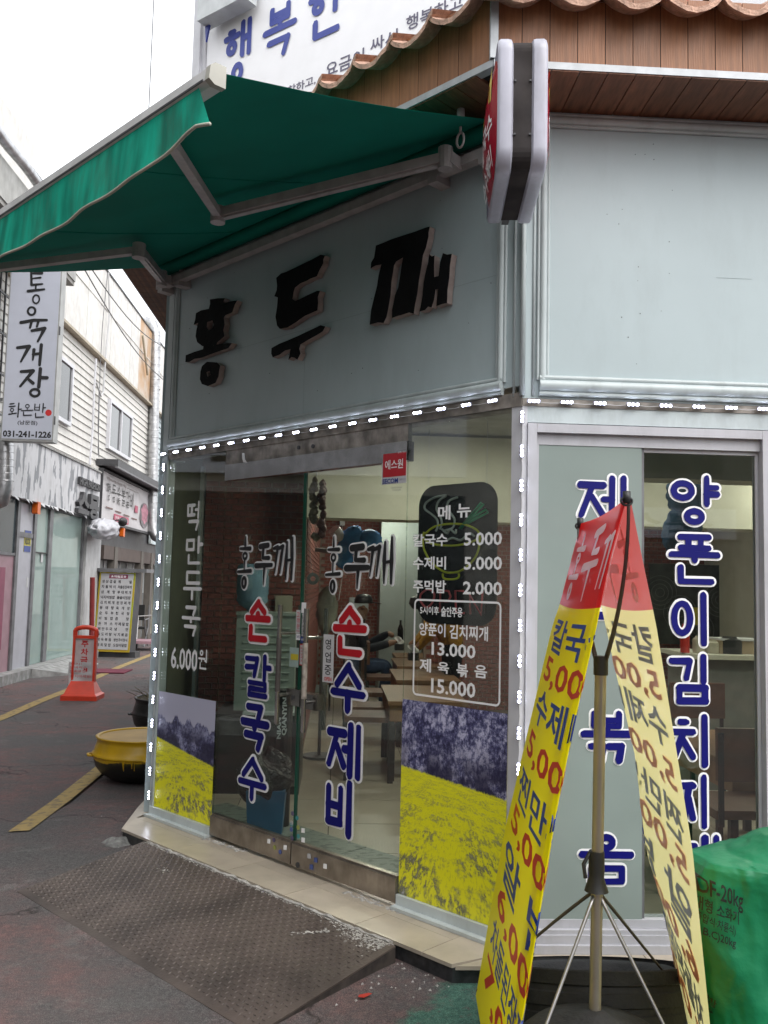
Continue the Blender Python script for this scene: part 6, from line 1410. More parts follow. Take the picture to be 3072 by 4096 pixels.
# far end of alley and the building opposite (seen mirrored in the glass)
fe = T('far_alley_building', 'pale building closing the far end of the alley', 'building', (-4, 40, 0)); q = MB(); q.wbox(-12, 8, 40, 44, 0, 6.5); q.build('wall', siding_m, fe)
op = T('opposite_building', 'street building facing the restaurant behind the viewpoint', 'building', (2, -14, 0))
q = MB(); q.wbox(-14, 16, -20, -14.0, 0, 6.6); q.build('wall', opp_m, op)
FO = Frame((0, -14, 0), (-1, 0, 0), (0, 1, 0))
for k in range(7):
    a0 = -14+k*4.2; q = MB(); q.box(FO, a0, a0+3.4, .3, 2.7, .005, .02); q.build('shop_window', oppg_m, op)
    q = MB(); q.box(FO, a0, a0+3.7, 2.95, 3.7, .005, .12); q.build('shop_sign', (cream_m, signface_m, magenta_m, whitepl_m)[k % 4], op)
    q = MB(); text(q, FO, .125, ('약국', '분식', '노래연습장', '휴대폰', '정육점', '커피', '세탁')[k], (a0+.6, 3.08, a0+3.0, 3.58), bold=.03); smesh(q, 'lettering', [black_m], op)
    for z in (4.6,): q = MB(); q.box(FO, a0+.3, a0+2.9, z, z+1.5, .005, .02); q.build('upper_window', oppg_m, op)
# ================================================================== POTS, NO-PARKING STAND
def pot(c, r, hgt, lab, m_top, m_bot, label_in=None, group=None):
    t = T('iron_cauldron', lab, 'cauldron', c); c = Vector(c); h1 = hgt*.56
    low = [(.001, 0), (.35*r, .0), (.62*r, .04*hgt), (.84*r, .18*hgt), (.955*r, .34*hgt), (1.*r, .50*hgt), (1.0*r, h1)]
    q = MB(); q.lathe(c, low, 48); q.build('bowl', m_bot, t, smooth=True)
    q = MB(); q.lathe(c, [(1.0*r, h1), (1.035*r, h1+.008), (1.035*r, h1+.022), (1.*r, h1+.03), (.975*r, .75*hgt), (.94*r, .86*hgt), (.93*r, .92*hgt), (.965*r, .96*hgt), (.975*r, .985*hgt), (.95*r, 1.*hgt), (.91*r, .985*hgt), (.90*r, .96*hgt)], 48); q.build('rim', m_top, t, smooth=True)
    q = MB(); q.lathe(c, [(.905*r, .965*hgt), (.5*r, .972*hgt), (.001, .974*hgt)], 48); q.build('contents', label_in, t, smooth=True)
    for k in range(4):
        a = k*math.pi/2+.35; p = c+Vector((1.03*r*math.cos(a), 1.03*r*math.sin(a), h1+.012)); tt = Vector((-math.sin(a), math.cos(a), 0)); rr_ = Vector((math.cos(a), math.sin(a), 0))
        q = MB(); q.tube([p-tt*.05, p-tt*.03+rr_*.03, p+tt*.03+rr_*.03, p+tt*.05], .010, 6); q.build('handle', m_bot, t, smooth=True)
    return t
pmix = mat('pot_half_painted', (.55, .33, .012), .32, vs_=5, c2=(.02, .019, .018), thr=(.40, .43), stretch=(1, 1, .6))
_xl = FY(7.4).at(376, 3030)[0]
pp_m = D.materials.new('half_painted_iron'); pp_m.use_nodes = True; n = pp_m.node_tree; N = n.nodes; L = n.links; b = N['Principled BSDF']; b.inputs['Roughness'].default_value = .36
tc = N.new('ShaderNodeTexCoord'); sx_ = N.new('ShaderNodeSeparateXYZ'); L.new(tc.outputs['Object'], sx_.inputs[0])
h_ = N.new('ShaderNodeMath'); h_.operation = 'MULTIPLY_ADD'; L.new(noi(5, 5, .6), h_.inputs[0]); h_.inputs[1].default_value = .09; L.new(sx_.outputs[2], h_.inputs[2])
f1 = rmp(mul(h_.outputs[0], 3.), .68, .70); f2 = rmp(mul(h_.outputs[0], 3.), .58, .68)
L.new(mixc(f1, mixc(mul(f2, rmp(noi(9, 6), .45, .6)), (.016, .015, .013), (.10, .085, .01)), (.56, .34, .008)), b.inputs['Base Color'])
pot((_xl+.375, 7.42, .0), .375, .355, 'old iron cauldron with dripping yellow paint round its upper half', poty_m, pp_m, potin_m)
t = pot((-1.72, 9.45, 0), .37, .40, 'plain black iron cauldron with dry stalks behind the yellow one', potk_m, potk_m, mat('dry_soil', (.09, .075, .05), .95, var=.5, vs_=30, bump=1, bs=40))
rr = random.Random(9); q = MB()
for k in range(110):
    a = rr.uniform(0, 6.28); r_ = .3*math.sqrt(rr.random()); p = Vector((-1.72+r_*math.cos(a), 9.45+r_*math.sin(a), .38)); e = p+Vector((rr.gauss(0, .09), rr.gauss(0, .09), rr.uniform(.03, .16))); q.tube([p, p.lerp(e, .5)+Vector((rr.gauss(0, .02), 0, .01)), e], [.004, .003, .001], 3)
o = q.build('dry_stalks', mat('dry_plant', (.16, .13, .07), .9, var=.4), None, kind='stuff'); o['label'] = 'dead stalks standing in the black cauldron'; o['category'] = 'dry plant'
# paint drips on yellow pot
q = MB(); c_ = Vector((_xl+.375, 7.42, 0)); rr = random.Random(4)
for k in range(12):
    a = -math.pi/2+.4+rr.uniform(-1.6, 1.6)*rr.random(); zt = .215; zl = .205-.12*rr.random()**2.5; pts = []
    for j in range(5):
        z = zt+(zl-zt)*j/4; rad = .375*(1.0 if z > .178 else .955+(z-.12)/.058*.045 if z > .12 else .90); pts.append(c_+Vector((rad*1.004*math.cos(a), rad*1.004*math.sin(a), z)))
    e_ = rr.uniform(.5, 2.2); q.tube(pts, [.007*e_, .005*e_, .003*e_, .003, .003], 5)
q.build('paint_drips', poty_m, None).parent = D.objects['iron_cauldron']; D.objects['paint_drips'].matrix_local = Matrix.Translation((-(_xl+.375), -7.42, 0))
# no-parking stand
FNp = FY(12.2); np_ = T('no_parking_stand', 'orange no-parking stand with handwritten papers taped on', 'parking sign', (-3.36, 12.2, 0))
cx_ = (FNp.at(335, 2700)[0]); zt = FNp.at(345, 2506)[1]
q = MB(); q.add([(cx_+x, 12.2+y, z) for z, s_ in ((0, 1), (.06, 1), (.085, .86)) for x, y in ((-.235*s_, -.2*s_), (.235*s_, -.2*s_), (.235*s_, .2*s_), (-.235*s_, .2*s_))]+[(cx_+x, 12.2+y, .24) for x, y in ((-.15, -.06), (.15, -.06), (.15, .06), (-.15, .06))],
   [(3, 2, 1, 0)]+[(4*j+i, 4*j+(i+1) % 4, 4*j+4+(i+1) % 4, 4*j+4+i) for j in range(3) for i in range(4)]+[(12, 13, 14, 15)]); q.build('base', orange_m, np_)
x0, x1 = cx_-.155, cx_+.155
q = MB(); 
for b_ in ((x0, x0+.03, .2, zt-.05), (x1-.03, x1, .2, zt-.05)): q.box(FNp, b_[0], b_[1], b_[2], b_[3], -.04, .04)
q.box(FNp, x0+.03, x1-.03, zt-.16, zt-.12, -.04, .04)
k = 10; P_ = [(cx_+.14*math.cos(math.pi*i/k), zt-.06+.05*math.sin(math.pi*i/k)) for i in range(k+1)]
q.tube([FNp.W(a, z) for a, z in [(x1-.015, zt-.14)]+P_+[(x0+.015, zt-.14)]], .03, 8); q.build('frame', orange_m, np_)
q = MB(); q.box(FNp, x0+.031, x1-.031, .22, zt-.165, -.02, .02); q.build('panel', mat('panel_white', (.62, .52, .52), .4), np_)
q = MB()
for i, c2_ in enumerate('주차금지'): text(q, FNp, .022, c2_, (cx_-.048, zt-.275-i*.108, cx_+.048, zt-.185-i*.108), bold=.03)
smesh(q, 'lettering', [redtx_m], np_)
for z0, z1, o_, dd in ((.33, .49, -.03, .028), (.17, .345, -.015, .034)):
    q = MB(); q.grid(lambda u, v: FNp.W(cx_-.17+o_+.30*u, z0+(z1-z0)*v, dd+.012*math.sin(u*6)*math.sin(v*5)), 8, 6); pp = q.build('taped_paper', paper_m, np_, smooth=True)
q = MB()
for body, b_ in (('주차!', (cx_-.17, .452, cx_-.02, .482)), ('담벼락소', (cx_-.17, .405, cx_+.05, .438)), ('연회용접!', (cx_-.17, .355, cx_+.05, .39)), ('하지마세요!', (cx_-.16, .285, cx_+.11, .325)), ('CCTV작동', (cx_-.15, .18, cx_+.09, .21))): text(q, FNp, .05, body, b_)
smesh(q, 'lettering', [redtx_m], np_)
# litter
for lab, px, py, s_ in (('small torn red paper scrap lying on the ground right of the ramp', 1462, 3985, .022), ('red paper scrap against the banner foot', 1888, 3945, .02)):
    p = PZ(px, py, .004); p = PZ(px, py, .05 if sd_step(p.x, p.y) < .3 else .02); o = MB().add([p+Vector((s_*a, s_*b2*1.2, c)) for a, b2, c in ((-1.3, -.2, 0), (-.3, -.6, .002), (1.2, .5, .004), (.5, .6, .006), (-.2, .55, .003), (-1.1, .4, .001))], [(0, 1, 2, 3, 4, 5)]).build('paper_scrap', mat('scrap_red', (.5, .03, .015), .6), None, cat='litter'); o['label'] = lab
rr = random.Random(21); q = MB()
for k in range(100):
    if k < 24: p = FA.W(rr.uniform(2.38, 2.70), 0, .30+abs(rr.gauss(0, .07)))
    elif k < 36: p = FA.W(rr.uniform(2.40, 2.5), 0, rr.uniform(.3, 1.0))
    else: p = Vector((rr.uniform(-2.5, .8), rr.uniform(2.8, 8), 0))
    s_ = rr.uniform(.003, .012)*(.8 if k < 36 else .5); a = rr.uniform(0, 6.28)
    p.z = max(0, .056*(1-min(1, max(0, sd_step(p.x, p.y))/.95))**2*(1+2*min(1, max(0, sd_step(p.x, p.y))/.95)))-.001; q.add([p+Vector((s_*math.cos(a+i*2.09), s_*math.sin(a+i*2.09), 0)) for i in range(3)]+[p+Vector((0, 0, s_*.9))], [(0, 1, 3), (1, 2, 3), (2, 0, 3)])
q.build('grit', mortar_m, None, kind='stuff')
# ================================================================== INTERIOR
ri = T('dining_room', 'dining room seen through the glass with brick pattern walls, pale pillar and tiled floor', 'room', (1, 8, .15))
FZ = .145
q = MB(); fpts = [F2(.0, -.06), F2(2.72, -.06), (4.2, 3.60), (4.2, 12.3), (-1.12, 12.3), (-1.12, 5.9)]
q.add([(p[0], p[1], .10) for p in fpts]+[(p[0], p[1], FZ-.004) for p in fpts], [tuple(reversed(range(6))), tuple(range(6, 12))]+[(i, (i+1) % 6, 6+(i+1) % 6, 6+i) for i in range(6)]); q.build('floor_bed', joint_m, ri)
# floor tiles: large beige, aligned with the street grid
tq = MB(); tq.wbox(.003, .597, .003, .597, FZ-.004, FZ); tme = tq.mesh('floor_tile', floor_m)
def clipA(poly):
    out = []; dd = lambda p: (Vector((p[0], p[1], 0))-FA.o).dot(FA.n)+.06
    for i in range(len(poly)):
        p, q_ = poly[i], poly[(i+1) % len(poly)]; a, b2 = dd(p), dd(q_)
        if a <= 0: out.append(p)
        if a*b2 < 0: t = a/(a-b2); out.append((p[0]+(q_[0]-p[0])*t, p[1]+(q_[1]-p[1])*t))
    return out
for i in range(-2, 7):
    for j in range(-1, 14):
        x, y = -.02+i*.6, 3.765+j*.6
        if x > 4 or y > 12: continue
        sq_ = [(max(-1.1, x+.003), max(3.72, y+.003)), (x+.597, max(3.72, y+.003)), (x+.597, y+.597), (max(-1.1, x+.003), y+.597)]; cl_ = clipA(sq_)
        if len(cl_) == 4 and cl_ == sq_ and x > -1.1 and y > 3.72: link('floor_tile', tme, ri, ri.inv @ Matrix.Translation((x, y, 0)))
        elif len(cl_) > 2: ptile('floor_tile', cl_, FZ-.004, FZ, floor_m, ri)
# entry tiles with pebble pattern along the doors
for i in range(6):
    for j in range(1):
        q = MB(); a0 = .05+i*.44; d0 = -.065-j*.44; q.box(FA, a0+.003, a0+.437, FZ+.0005, FZ+.004+.0004*((i+j) % 2), d0-.437, d0-.003); q.build('entry_tile', mat_m, ri)
# walls
q = MB(); q.wbox(-1.13, 4.3, 12.25, 12.3, .1, 2.8); q.wbox(4.2, 4.25, 3.7, 12.25, .1, 2.8); q.build('wall', cream_m, ri)
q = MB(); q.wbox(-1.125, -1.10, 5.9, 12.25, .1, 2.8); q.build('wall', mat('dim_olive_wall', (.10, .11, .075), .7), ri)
q = MB(); q.add([(p[0], p[1], 2.76) for p in fpts], [tuple(range(6))]); q.build('ceiling', mat('ceiling_paint', (.42, .42, .40), .8), ri)
q = MB(); q.wbox(-.25, 4.2, 6.6, 6.9, 2.10, 2.74); q.build('beam', cream_m, ri)
q = MB(); q.wbox(1.2, 4.2, 4.7, 4.9, 2.22, 2.74); q.build('beam', cream_m, ri, label='bright cream beam above the sliding window')
X1 = FY(7.0).at(808, 2300)[0]; X2 = FY(7.0).at(1214, 2400)[0]
q = MB(); q.wbox(X1, X2, 7.02, 7.2, FZ, 2.45); q.wbox(X2-.15, X2-.002, 7.2, 12.2, FZ, 2.75); q.wbox(-1.1, X2+.1, 7.03, 7.2, 2.45, 2.75); q.build('brick_wall_core', mortar2_m, ri)
q = MB(); q.wbox(X1-.09, X1-.01, 6.93, 7.1, FZ, 2.5); q.build('corner_trim', trim_m, ri)
BW, BH = .104, .0465
bk = MB(); bk.wbox(.006, BW-.006, -.012, 0, .0045, BH-.0045); bme = bk.mesh('brick', brick_m)
cnt = 0; rest_q = MB(); ncol = int((X2-X1)/BW)
for r_ in range(int((2.45-.62)/BH)):
    z = 2.40-(r_+1)*BH
    for c_ in range(-1, ncol+1):
        x = X1+c_*BW+(BW/2 if r_ % 2 else 0); x0, x1 = max(x, X1), min(x+BW, X2)
        if x1-x0 < .03: continue
        if x1-x0 > BW-.001 and cnt < 295: link('brick', bme, ri, ri.inv @ Matrix.Translation((x, 7.02+random.uniform(0, .003), z))); cnt += 1
        else: rest_q.wbox(x0+.004, x1-.004, 7.01, 7.0205, z+.003, z+BH-.004)
FBW = Frame((0, 0, 0), (1, 0, 0), (0, -1, 0))
for r_ in range(int(2.6/.047)):
    z = FZ+.1+r_*.047
    for c_ in range(18):
        x = X2+.02+c_*.1+(.05 if r_ % 2 else 0); rest_q.wbox(x+.006, x+.094, 12.20, 12.22, z+.004, z+.042) if x < .65 else None
    for c_ in range(50):
        y = 7.2+c_*.1+(.05 if r_ % 2 else 0); rest_q.wbox(X2-.002, X2+.008, y+.006, y+.094, z+.004, z+.042) if y < 12.1 else None
    for c_ in range(34):
        x = 1.0+c_*.1+(.05 if r_ % 2 else 0); rest_q.wbox(x+.006, x+.094, 9.99, 10.0, z+.004, z+.042)
rest_q.build('bricks', brick_m, ri, kind='stuff')
q = MB(); q.wbox(X2, .75, 12.215, 12.24, FZ, 2.75); q.wbox(.98, 4.2, 10.0, 10.1, FZ, 2.75); q.build('brick_backing', mortar2_m, ri)
xa = FY(11.6).at(1518, 2400)[0]; q = MB(); q.wbox(xa, xa+.55, 11.5, 12.2, FZ, 2.75); q.build('pillar', pillar_m, ri)
q = MB(); q.wbox(xa-1.9, xa-.002, 12.19, 12.20, FZ, FZ+.10); q.build('skirting', pillar_m, ri)
# lamps
for i, (x, y) in enumerate(((.6, 5.7), (2.2, 5.6), (.3, 8.6), (2.2, 8.2), (3.5, 6.2), (.6, 11))):
    t = T('ceiling_lamp', ('round ceiling lamp nearest the corner doors', 'round ceiling lamp behind the sliding window', 'round ceiling lamp over the middle aisle', 'round ceiling lamp over the right-hand tables', 'round ceiling lamp at the far right of the dining room', 'round ceiling lamp near the seated diner')[i], 'ceiling lamp', (x, y, 2.75), group=None)
    q = MB(); q.tube([(x, y, 2.70), (x, y, 2.705)], .15, 20); q.build('diffuser', lamp_m, t); q = MB(); q.tube([(x, y, 2.706), (x, y, 2.757)], .17, 20); q.build('housing', whitepl_m, t)
# water cooler on black cabinet
def ybx(T_, name, m_, y0, y1, px0, py0, px1, py1, **k):
    b_ = FY(y0).box(px0, py0, px1, py1); q = MB(); q.wbox(b_[0], b_[2], y0, y1, b_[1], b_[3]); return q.build(name, m_, T_, **k), b_
cb = T('black_cabinet', 'low black cabinet standing under the water cooler', 'cabinet', (-.55, 6.6, FZ)); b_ = FY(6.3).box(850, 2848, 1200, 3130); 
q = MB(); q.wbox(b_[0], b_[2], 6.3, 6.95, FZ, b_[3]-.02); q.build('body', dbrick_m, cb); q = MB(); q.wbox(b_[0]+.2, b_[2]+.01, 6.28, 6.96, b_[3]-.0195, b_[3]); q.build('top', trim_m, cb)
zc = b_[3]
wc = T('water_cooler', 'pale green water cooler with ribbed front and blue bottle', 'water cooler', (-.5, 6.5, zc)); 
b2_ = FY(6.35).box(940, 2462, 1178, 2840); q = MB(); q.wbox(b2_[0], b2_[2], 6.36, 6.7, zc, b2_[3]); q.wbox(b2_[0]-.005, b2_[2]+.005, 6.35, 6.71, b2_[3]+.0005, b2_[3]+.02); q.build('body', cooler_m, wc)
for k in range(9):
    z = b2_[3]-.09-k*.052; q = MB(); q.tube([(b2_[0]+.05, 6.36, z), (b2_[2]-.04, 6.36, z)], .008, 8); q.build('rib', cooler_m, wc)
bc = FY(6.5).at(1005, 2460)[0]; rb = .118; zb = b2_[3]+.02
q = MB(); q.lathe((bc, 6.53, zb), [(.03, 0), (.045, .02), (.09, .045), (rb, .08), (rb*.94, .11), (rb, .14), (rb, .24), (rb*.94, .27), (rb, .30), (rb*.97, .33), (rb*.8, .345), (.001, .35)], 28); q.build('bottle', bottle_m, wc, smooth=True)
q = MB(); q.prism(FY(6.344), rrect(b2_[2]-.12, b2_[3]-.28, b2_[2]-.005, b2_[3]-.12, .01, 2), -.002, .004)
vsw = T('wall_switch', 'square cream switch box on the brick wall beside the water bottle', 'switch', (-.4, 6.99, 1.5)); b3_ = FY(6.99).box(1102, 2382, 1170, 2455); q = MB(); q.prism(FY(7.0), rrect(*b3_, .01, 3), .011, .04); q.build('plate', mat('cream_plastic', (.45, .43, .33), .5), vsw); q = MB(); m_ = (b3_[0]+b3_[2])/2; q.box(FY(7.0), b3_[0]+.02, m_-.003, b3_[1]+.02, b3_[3]-.03, .0405, .046); q.box(FY(7.0), m_+.003, b3_[2]-.02, b3_[1]+.02, b3_[3]-.03, .0405, .046); q.build('rocker', MATS['cream_plastic'], vsw)
# golf-bag like black case with white letters
gbx = T('black_case', 'upright black case with white vertical capital letters behind the left door handle', 'case', (-.2, 5.5, FZ)); b_ = FY(5.5).box(1110, 2760, 1162, 3080); q = MB(); q.tube([((b_[0]+b_[2])/2, 5.5, FZ), ((b_[0]+b_[2])/2, 5.52, b_[3])], (b_[2]-b_[0])/2+.01, 14); q.build('case', mat('case_black', (.012, .012, .012), .5), gbx)
q = MB(); F55 = FY(5.5-(b_[2]-b_[0])/2-.014)
for body, x0, y0, x1, y1 in (('QIANYIN', 1128, 2790, 1150, 2942), ('NIAN', 1108, 2870, 1124, 2956)):
    bb = F55.box(x0, y0, x1, y1); vs_, fs_, tx0, tx1, ty0, ty1 = txmesh(body, .04)
    q.add([F55.W(bb[2]-(v.y-ty0)/(ty1-ty0)*(bb[2]-bb[0]), bb[1]+(v.x-tx0)/(tx1-tx0)*(bb[3]-bb[1])) for v in vs_], fs_)
smesh(q, 'lettering', [white_m], gbx)
# bin with black bag
bn = T('waste_bin', 'blue plastic waste bin lined with a black bag behind the left door', 'bin', (-.45, 5.4, FZ)); b_ = FY(5.25).box(980, 3165, 1138, 3350)
x0, x1 = b_[0], b_[2]; q = MB(); zt = b_[3]
def fr4(x0, x1, y0, y1, z, s): cx, cy = (x0+x1)/2, (y0+y1)/2; return [(cx+(x-cx)*s, cy+(y-cy)*s, z) for x, y in ((x0, y0), (x1, y0), (x1, y1), (x0, y1))]
v = fr4(x0, x1, 5.25, 5.5, FZ+.002, .86)+fr4(x0, x1, 5.25, 5.5, zt, 1.); q.add(v, [(3, 2, 1, 0), (4, 5, 6, 7)]+[(i, (i+1) % 4, 4+(i+1) % 4, 4+i) for i in range(4)]); q.build('body', bin_m, bn)
cx, cy = (x0+x1)/2-.01, 5.375
q = MB(); rr = random.Random(2)

def bbag(u, v):
    A_ = u*6.2832; rr_ = (math.sin(v*2.5+.55)**.7)*(1+crump((math.cos(A_), math.sin(A_), v*1.6), 2.2, .12)); return (cx+.155*math.cos(A_)*rr_, cy+.13*math.sin(A_)*rr_, zt-.06+.27*v+.03*math.sin(u*20+v*9))
q.grid(bbag, 72, 26); q.build('bag', bag_m, bn, smooth=True)
# hanging garlic string
gs = T('bulb_string', 'hanging strings of dried brown bulbs inside the glass door', 'hanging decoration', (-.1, 5.4, 1.9)); q = MB(); q2 = MB(); rr = random.Random(8)
F54 = FY(5.1)
for k in range(46):
    px = rr.choice((1248, 1262, 1283, 1292))+rr.uniform(-6, 6); py = 1925+k*5+rr.uniform(-6, 6); a, z = F54.at(px, py); r_ = rr.uniform(.017, .024); tgt = q if px < 1275 else q2
    tgt.lathe((a, 5.1+rr.uniform(-.03, .03), z), [(.001, -r_), (r_*.8, -r_*.6), (r_, 0), (r_*.7, r_*.7), (.003, r_*1.3)], 9)
q.build('brown_bulbs', garlic_m, gs, smooth=True); q2.build('dark_bulbs', chili_m, gs, smooth=True)
a, z = F54.at(1268, 1850); q = MB(); q.tube([(a, 5.1, 2.74), (a, 5.1, z-.1)], .004, 5); q.build('cord', paper_m, gs)
tr_ = T('tape_roll', 'white ring hanging by a string on the brick wall edge', 'ring', (-.1, 5.5, 1.4)); a, z = FY(5.6).at(1252, 2315); q = MB(); q.lathe((a, 5.6, z), [(.016, -.012), (.038, -.012), (.038, .012), (.016, .012), (.016, -.012)], 24, ax=Matrix.Rotation(R(90), 3, 'X')); q.build('ring', mat('ring_grey', (.35, .36, .33), .5), tr_, smooth=True, ang=40); q = MB(); q.tube([(a, 5.6, z+.016), (a-.015, 5.6, z+.1), (a-.03, 5.6, z+.2)], .002, 4); q.build('string', paper_m, tr_)
# covered wall fan / pipes in blue quilt
bf = T('covered_fan', 'wall fan wrapped in a bright blue quilted cover', 'covered fan', (.1, 7.5, 1.9)); FF = FY(8.0)
def blob(q, px, py, rx, ry, y=8.0, n=22, tilt=0, seed=0):
    a, z = FY(y).at(px, py); sx = rx/3538*y; sz = ry/3538*y
    def f(u, v):
        A = u*2*math.pi; B = math.pi*v; x = sx*math.cos(A)*math.sin(B); zz = -sz*math.cos(B); w_ = 1+.07*math.sin(A*7+seed)*math.sin(B*6)+.04*math.sin(B*15)
        xr = x*math.cos(tilt)-zz*math.sin(tilt); zr_ = x*math.sin(tilt)+zz*math.cos(tilt)
        return (a+xr*w_, y+sx*.7*math.sin(A)*math.sin(B), z+zr_*w_)
    q.grid(f, n, n)
q = MB(); blob(q, 1478, 2160, 50, 42, seed=1); blob(q, 1402, 2165, 45, 66, tilt=-.5, seed=2); blob(q, 1375, 2235, 38, 38, seed=3); q.build('cover', bluecov_m, bf, smooth=True)
q = MB(); a, z = FY(8).at(1362, 2140); q.tube([(a, 8, z-.03), (a-.06, 7.95, z+.05)], .055, 14); q.build('motor', whitepl_m, bf, smooth=True, ang=50)
q = MB(); a, z = FY(8).at(1390, 2210); q.tube([(a, 8.05, z), (X2+.05, 8.05, z+.02)], .02, 8); q.build('arm', grey_m, bf)
wf = T('wrapped_fan', 'standing fan head wrapped in clear plastic behind the right door handle', 'covered fan', (-.05, 7.6, 1.3)); q = MB(); blob(q, 1308, 2440, 42, 90, 7.6, seed=5); q.build('head', mat('plastic_wrap', (.30, .31, .26), .3, var=.3, vs_=8), wf, smooth=True); a, z = FY(7.6).at(1300, 2500); q = MB(); q.tube([(a-.02, 7.65, FZ), (a-.02, 7.65, z)], .014, 8); q.tube([(a-.02, 7.65, FZ), (a-.02, 7.65, FZ+.02)], .14, 16); q.build('stand', grey_m, wf)
bf2 = T('covered_fan', 'large dark blue quilted cover over a fan behind the sliding window', 'covered fan', (1.7, 5.6, 2)); q = MB(); blob(q, 2745, 1985, 80, 95, 5.4, seed=1, tilt=.3); blob(q, 2730, 2110, 75, 110, 5.4, seed=2, tilt=-.5); q.build('cover', navycov_m, bf2, smooth=True); a, z = FY(5.4).at(2745, 1900); q = MB(); q.tube([(a, 5.45, z-.05), (a, 5.45, 2.75)], .02, 8); q.build('hanger', grey_m, bf2)
wo = T('wall_outlet', 'white outlet box with a hanging cable on the far brick wall', 'outlet', (0, 12.15, 2.2)); b_ = FY(12.1).box(1359, 2070, 1380, 2102); q = MB(); q.wbox(b_[0], b_[2], 12.1, 12.19, b_[1], b_[3]); q.build('box', whitepl_m, wo); q = MB(); a = (b_[0]+b_[2])/2; q.tube([(a, 12.1, b_[1]), (a+.03, 12.1, 1.8), (a-.02, 12.1, 1.4), (a-.25, 12.1, 1.2)], .006, 5); q.build('cable', paper_m, wo)
po = T('wall_poster', 'pale notice paper on the far brick wall behind the man in the cap', 'poster', (.1, 12.15, 1.6)); b_ = FY(12.18).box(1396, 2390, 1474, 2446); q = MB(); q.box(FY(12.18), b_[0], b_[2], b_[1], b_[3], 0, .006); q.build('sheet', mat('pale_blue_paper', (.50, .55, .56), .7), po)
q = MB(); text(q, FY(12.172), 0, '정성껏', (b_[0]+.06, b_[3]-.07, b_[2]-.08, b_[3]-.02)); smesh(q, 'lettering', [blue_m], po)
# neon sign board hanging inside the right glass
ns = T('neon_sign_board', 'black rounded sign board with unlit bowl and chopsticks tubes and the word open', 'neon sign', FA.W(2.4, 1.6, -.16)); FN = Frame(FA.o-FA.n*.16, FA.u, FA.n)
b_ = FN.box(1672, 1935, 1985, 2500); q = MB(); q.prism(FN, rrect(b_[0], b_[1], b_[2], b_[3], .10, 8), -.008, 0); q.build('board', mat('board_black', (.006, .006, .007), .25), ns)
def ntube(pts, m_, r=.0055, closed=False):
    P = [FN.W(*FN.at(x, y), .014) for x, y in pts]; q = MB(); q.tube(P, r, 7, closed=closed); return q.build('neon_tube', m_, ns, smooth=True)
def smooth(pts, n=5):
    out = []
    for i in range(len(pts)-1):
        p0, p1, p2, p3 = pts[max(0, i-1)], pts[i], pts[i+1], pts[min(len(pts)-1, i+2)]
        for k in range(n):
            t = k/n; out.append(tuple(.5*((2*p1[j])+(-p0[j]+p2[j])*t+(2*p0[j]-5*p1[j]+4*p2[j]-p3[j])*t*t+(-p0[j]+3*p1[j]-3*p2[j]+p3[j])*t**3) for j in (0, 1)))
    return out+[pts[-1]]
def cN(pts): return smooth([(1200+.5425*x, 1700+.5425*y) for x, y in pts])
ny, nw, ng, nr = mat('neon_yellow', (.85, .85, .03), .35), mat('neon_white', (.75, .76, .70), .35), mat('neon_green', (.0, .50, .22), .35), mat('neon_red', (.85, .12, .14), .35)
ntube(cN([(930, 810), (1000, 755), (1100, 732), (1220, 735), (1310, 770), (1335, 810), (1310, 850), (1200, 885), (1080, 890), (970, 870), (925, 830), (930, 790)]), ny)
ntube(cN([(918, 830), (930, 920), (980, 1010), (1060, 1075), (1130, 1090), (1210, 1070), (1290, 1000), (1330, 920), (1340, 820)]), ny); ntube(cN([(1068, 1095), (1070, 1125), (1100, 1138), (1160, 1136), (1185, 1120), (1185, 1095)]), ny)
ntube(cN([(1090, 520), (1010, 535), (945, 575), (935, 620), (985, 660), (1025, 700), (1030, 750), (1015, 785)]), nw); ntube(cN([(1090, 525), (1040, 560), (1020, 620), (1050, 680), (1060, 730), (1045, 770)]), nw); ntube(cN([(1175, 535), (1115, 560), (1100, 610), (1130, 660), (1155, 700), (1140, 760), (1080, 780)]), nw)
ntube(cN([(1060, 770), (1100, 800), (1120, 770), (1160, 800), (1165, 770)]), nw); ntube(cN([(1080, 860), (1140, 835), (1200, 850), (1260, 800), (1300, 820)]), nw)
ntube([(1200+.5425*x, 1700+.5425*y) for x, y in ((1190, 765), (1350, 575), (1368, 585), (1200, 765))], ng); ntube([(1200+.5425*x, 1700+.5425*y) for x, y in ((1240, 720), (1385, 625), (1400, 645), (1255, 725), (1240, 715))], ng)
for pts in ([(945, 1215), (905, 1250), (905, 1300), (945, 1345), (990, 1310), (1005, 1250), (975, 1215), (940, 1215)], ): ntube(cN(pts), nr)
for pts in (((1045, 1380), (1050, 1220), (1110, 1225), (1125, 1265), (1105, 1300), (1048, 1300)), ((1220, 1225), (1160, 1222), (1165, 1385), (1225, 1388)), ((1165, 1300), (1215, 1300)), ((1270, 1395), (1265, 1250), (1350, 1400), (1360, 1225))): ntube([(1200+.5425*x, 1700+.5425*y) for x, y in pts], nr)
q = MB()
for a in (b_[0]+.06, b_[2]-.06): q.tube([FN.W(a, b_[3]-.01), FN.W(a, 2.38, 0), FN.W(a, 2.42, .06)], .0015, 4)
q.build('hanging_wire', paper_m, ns)
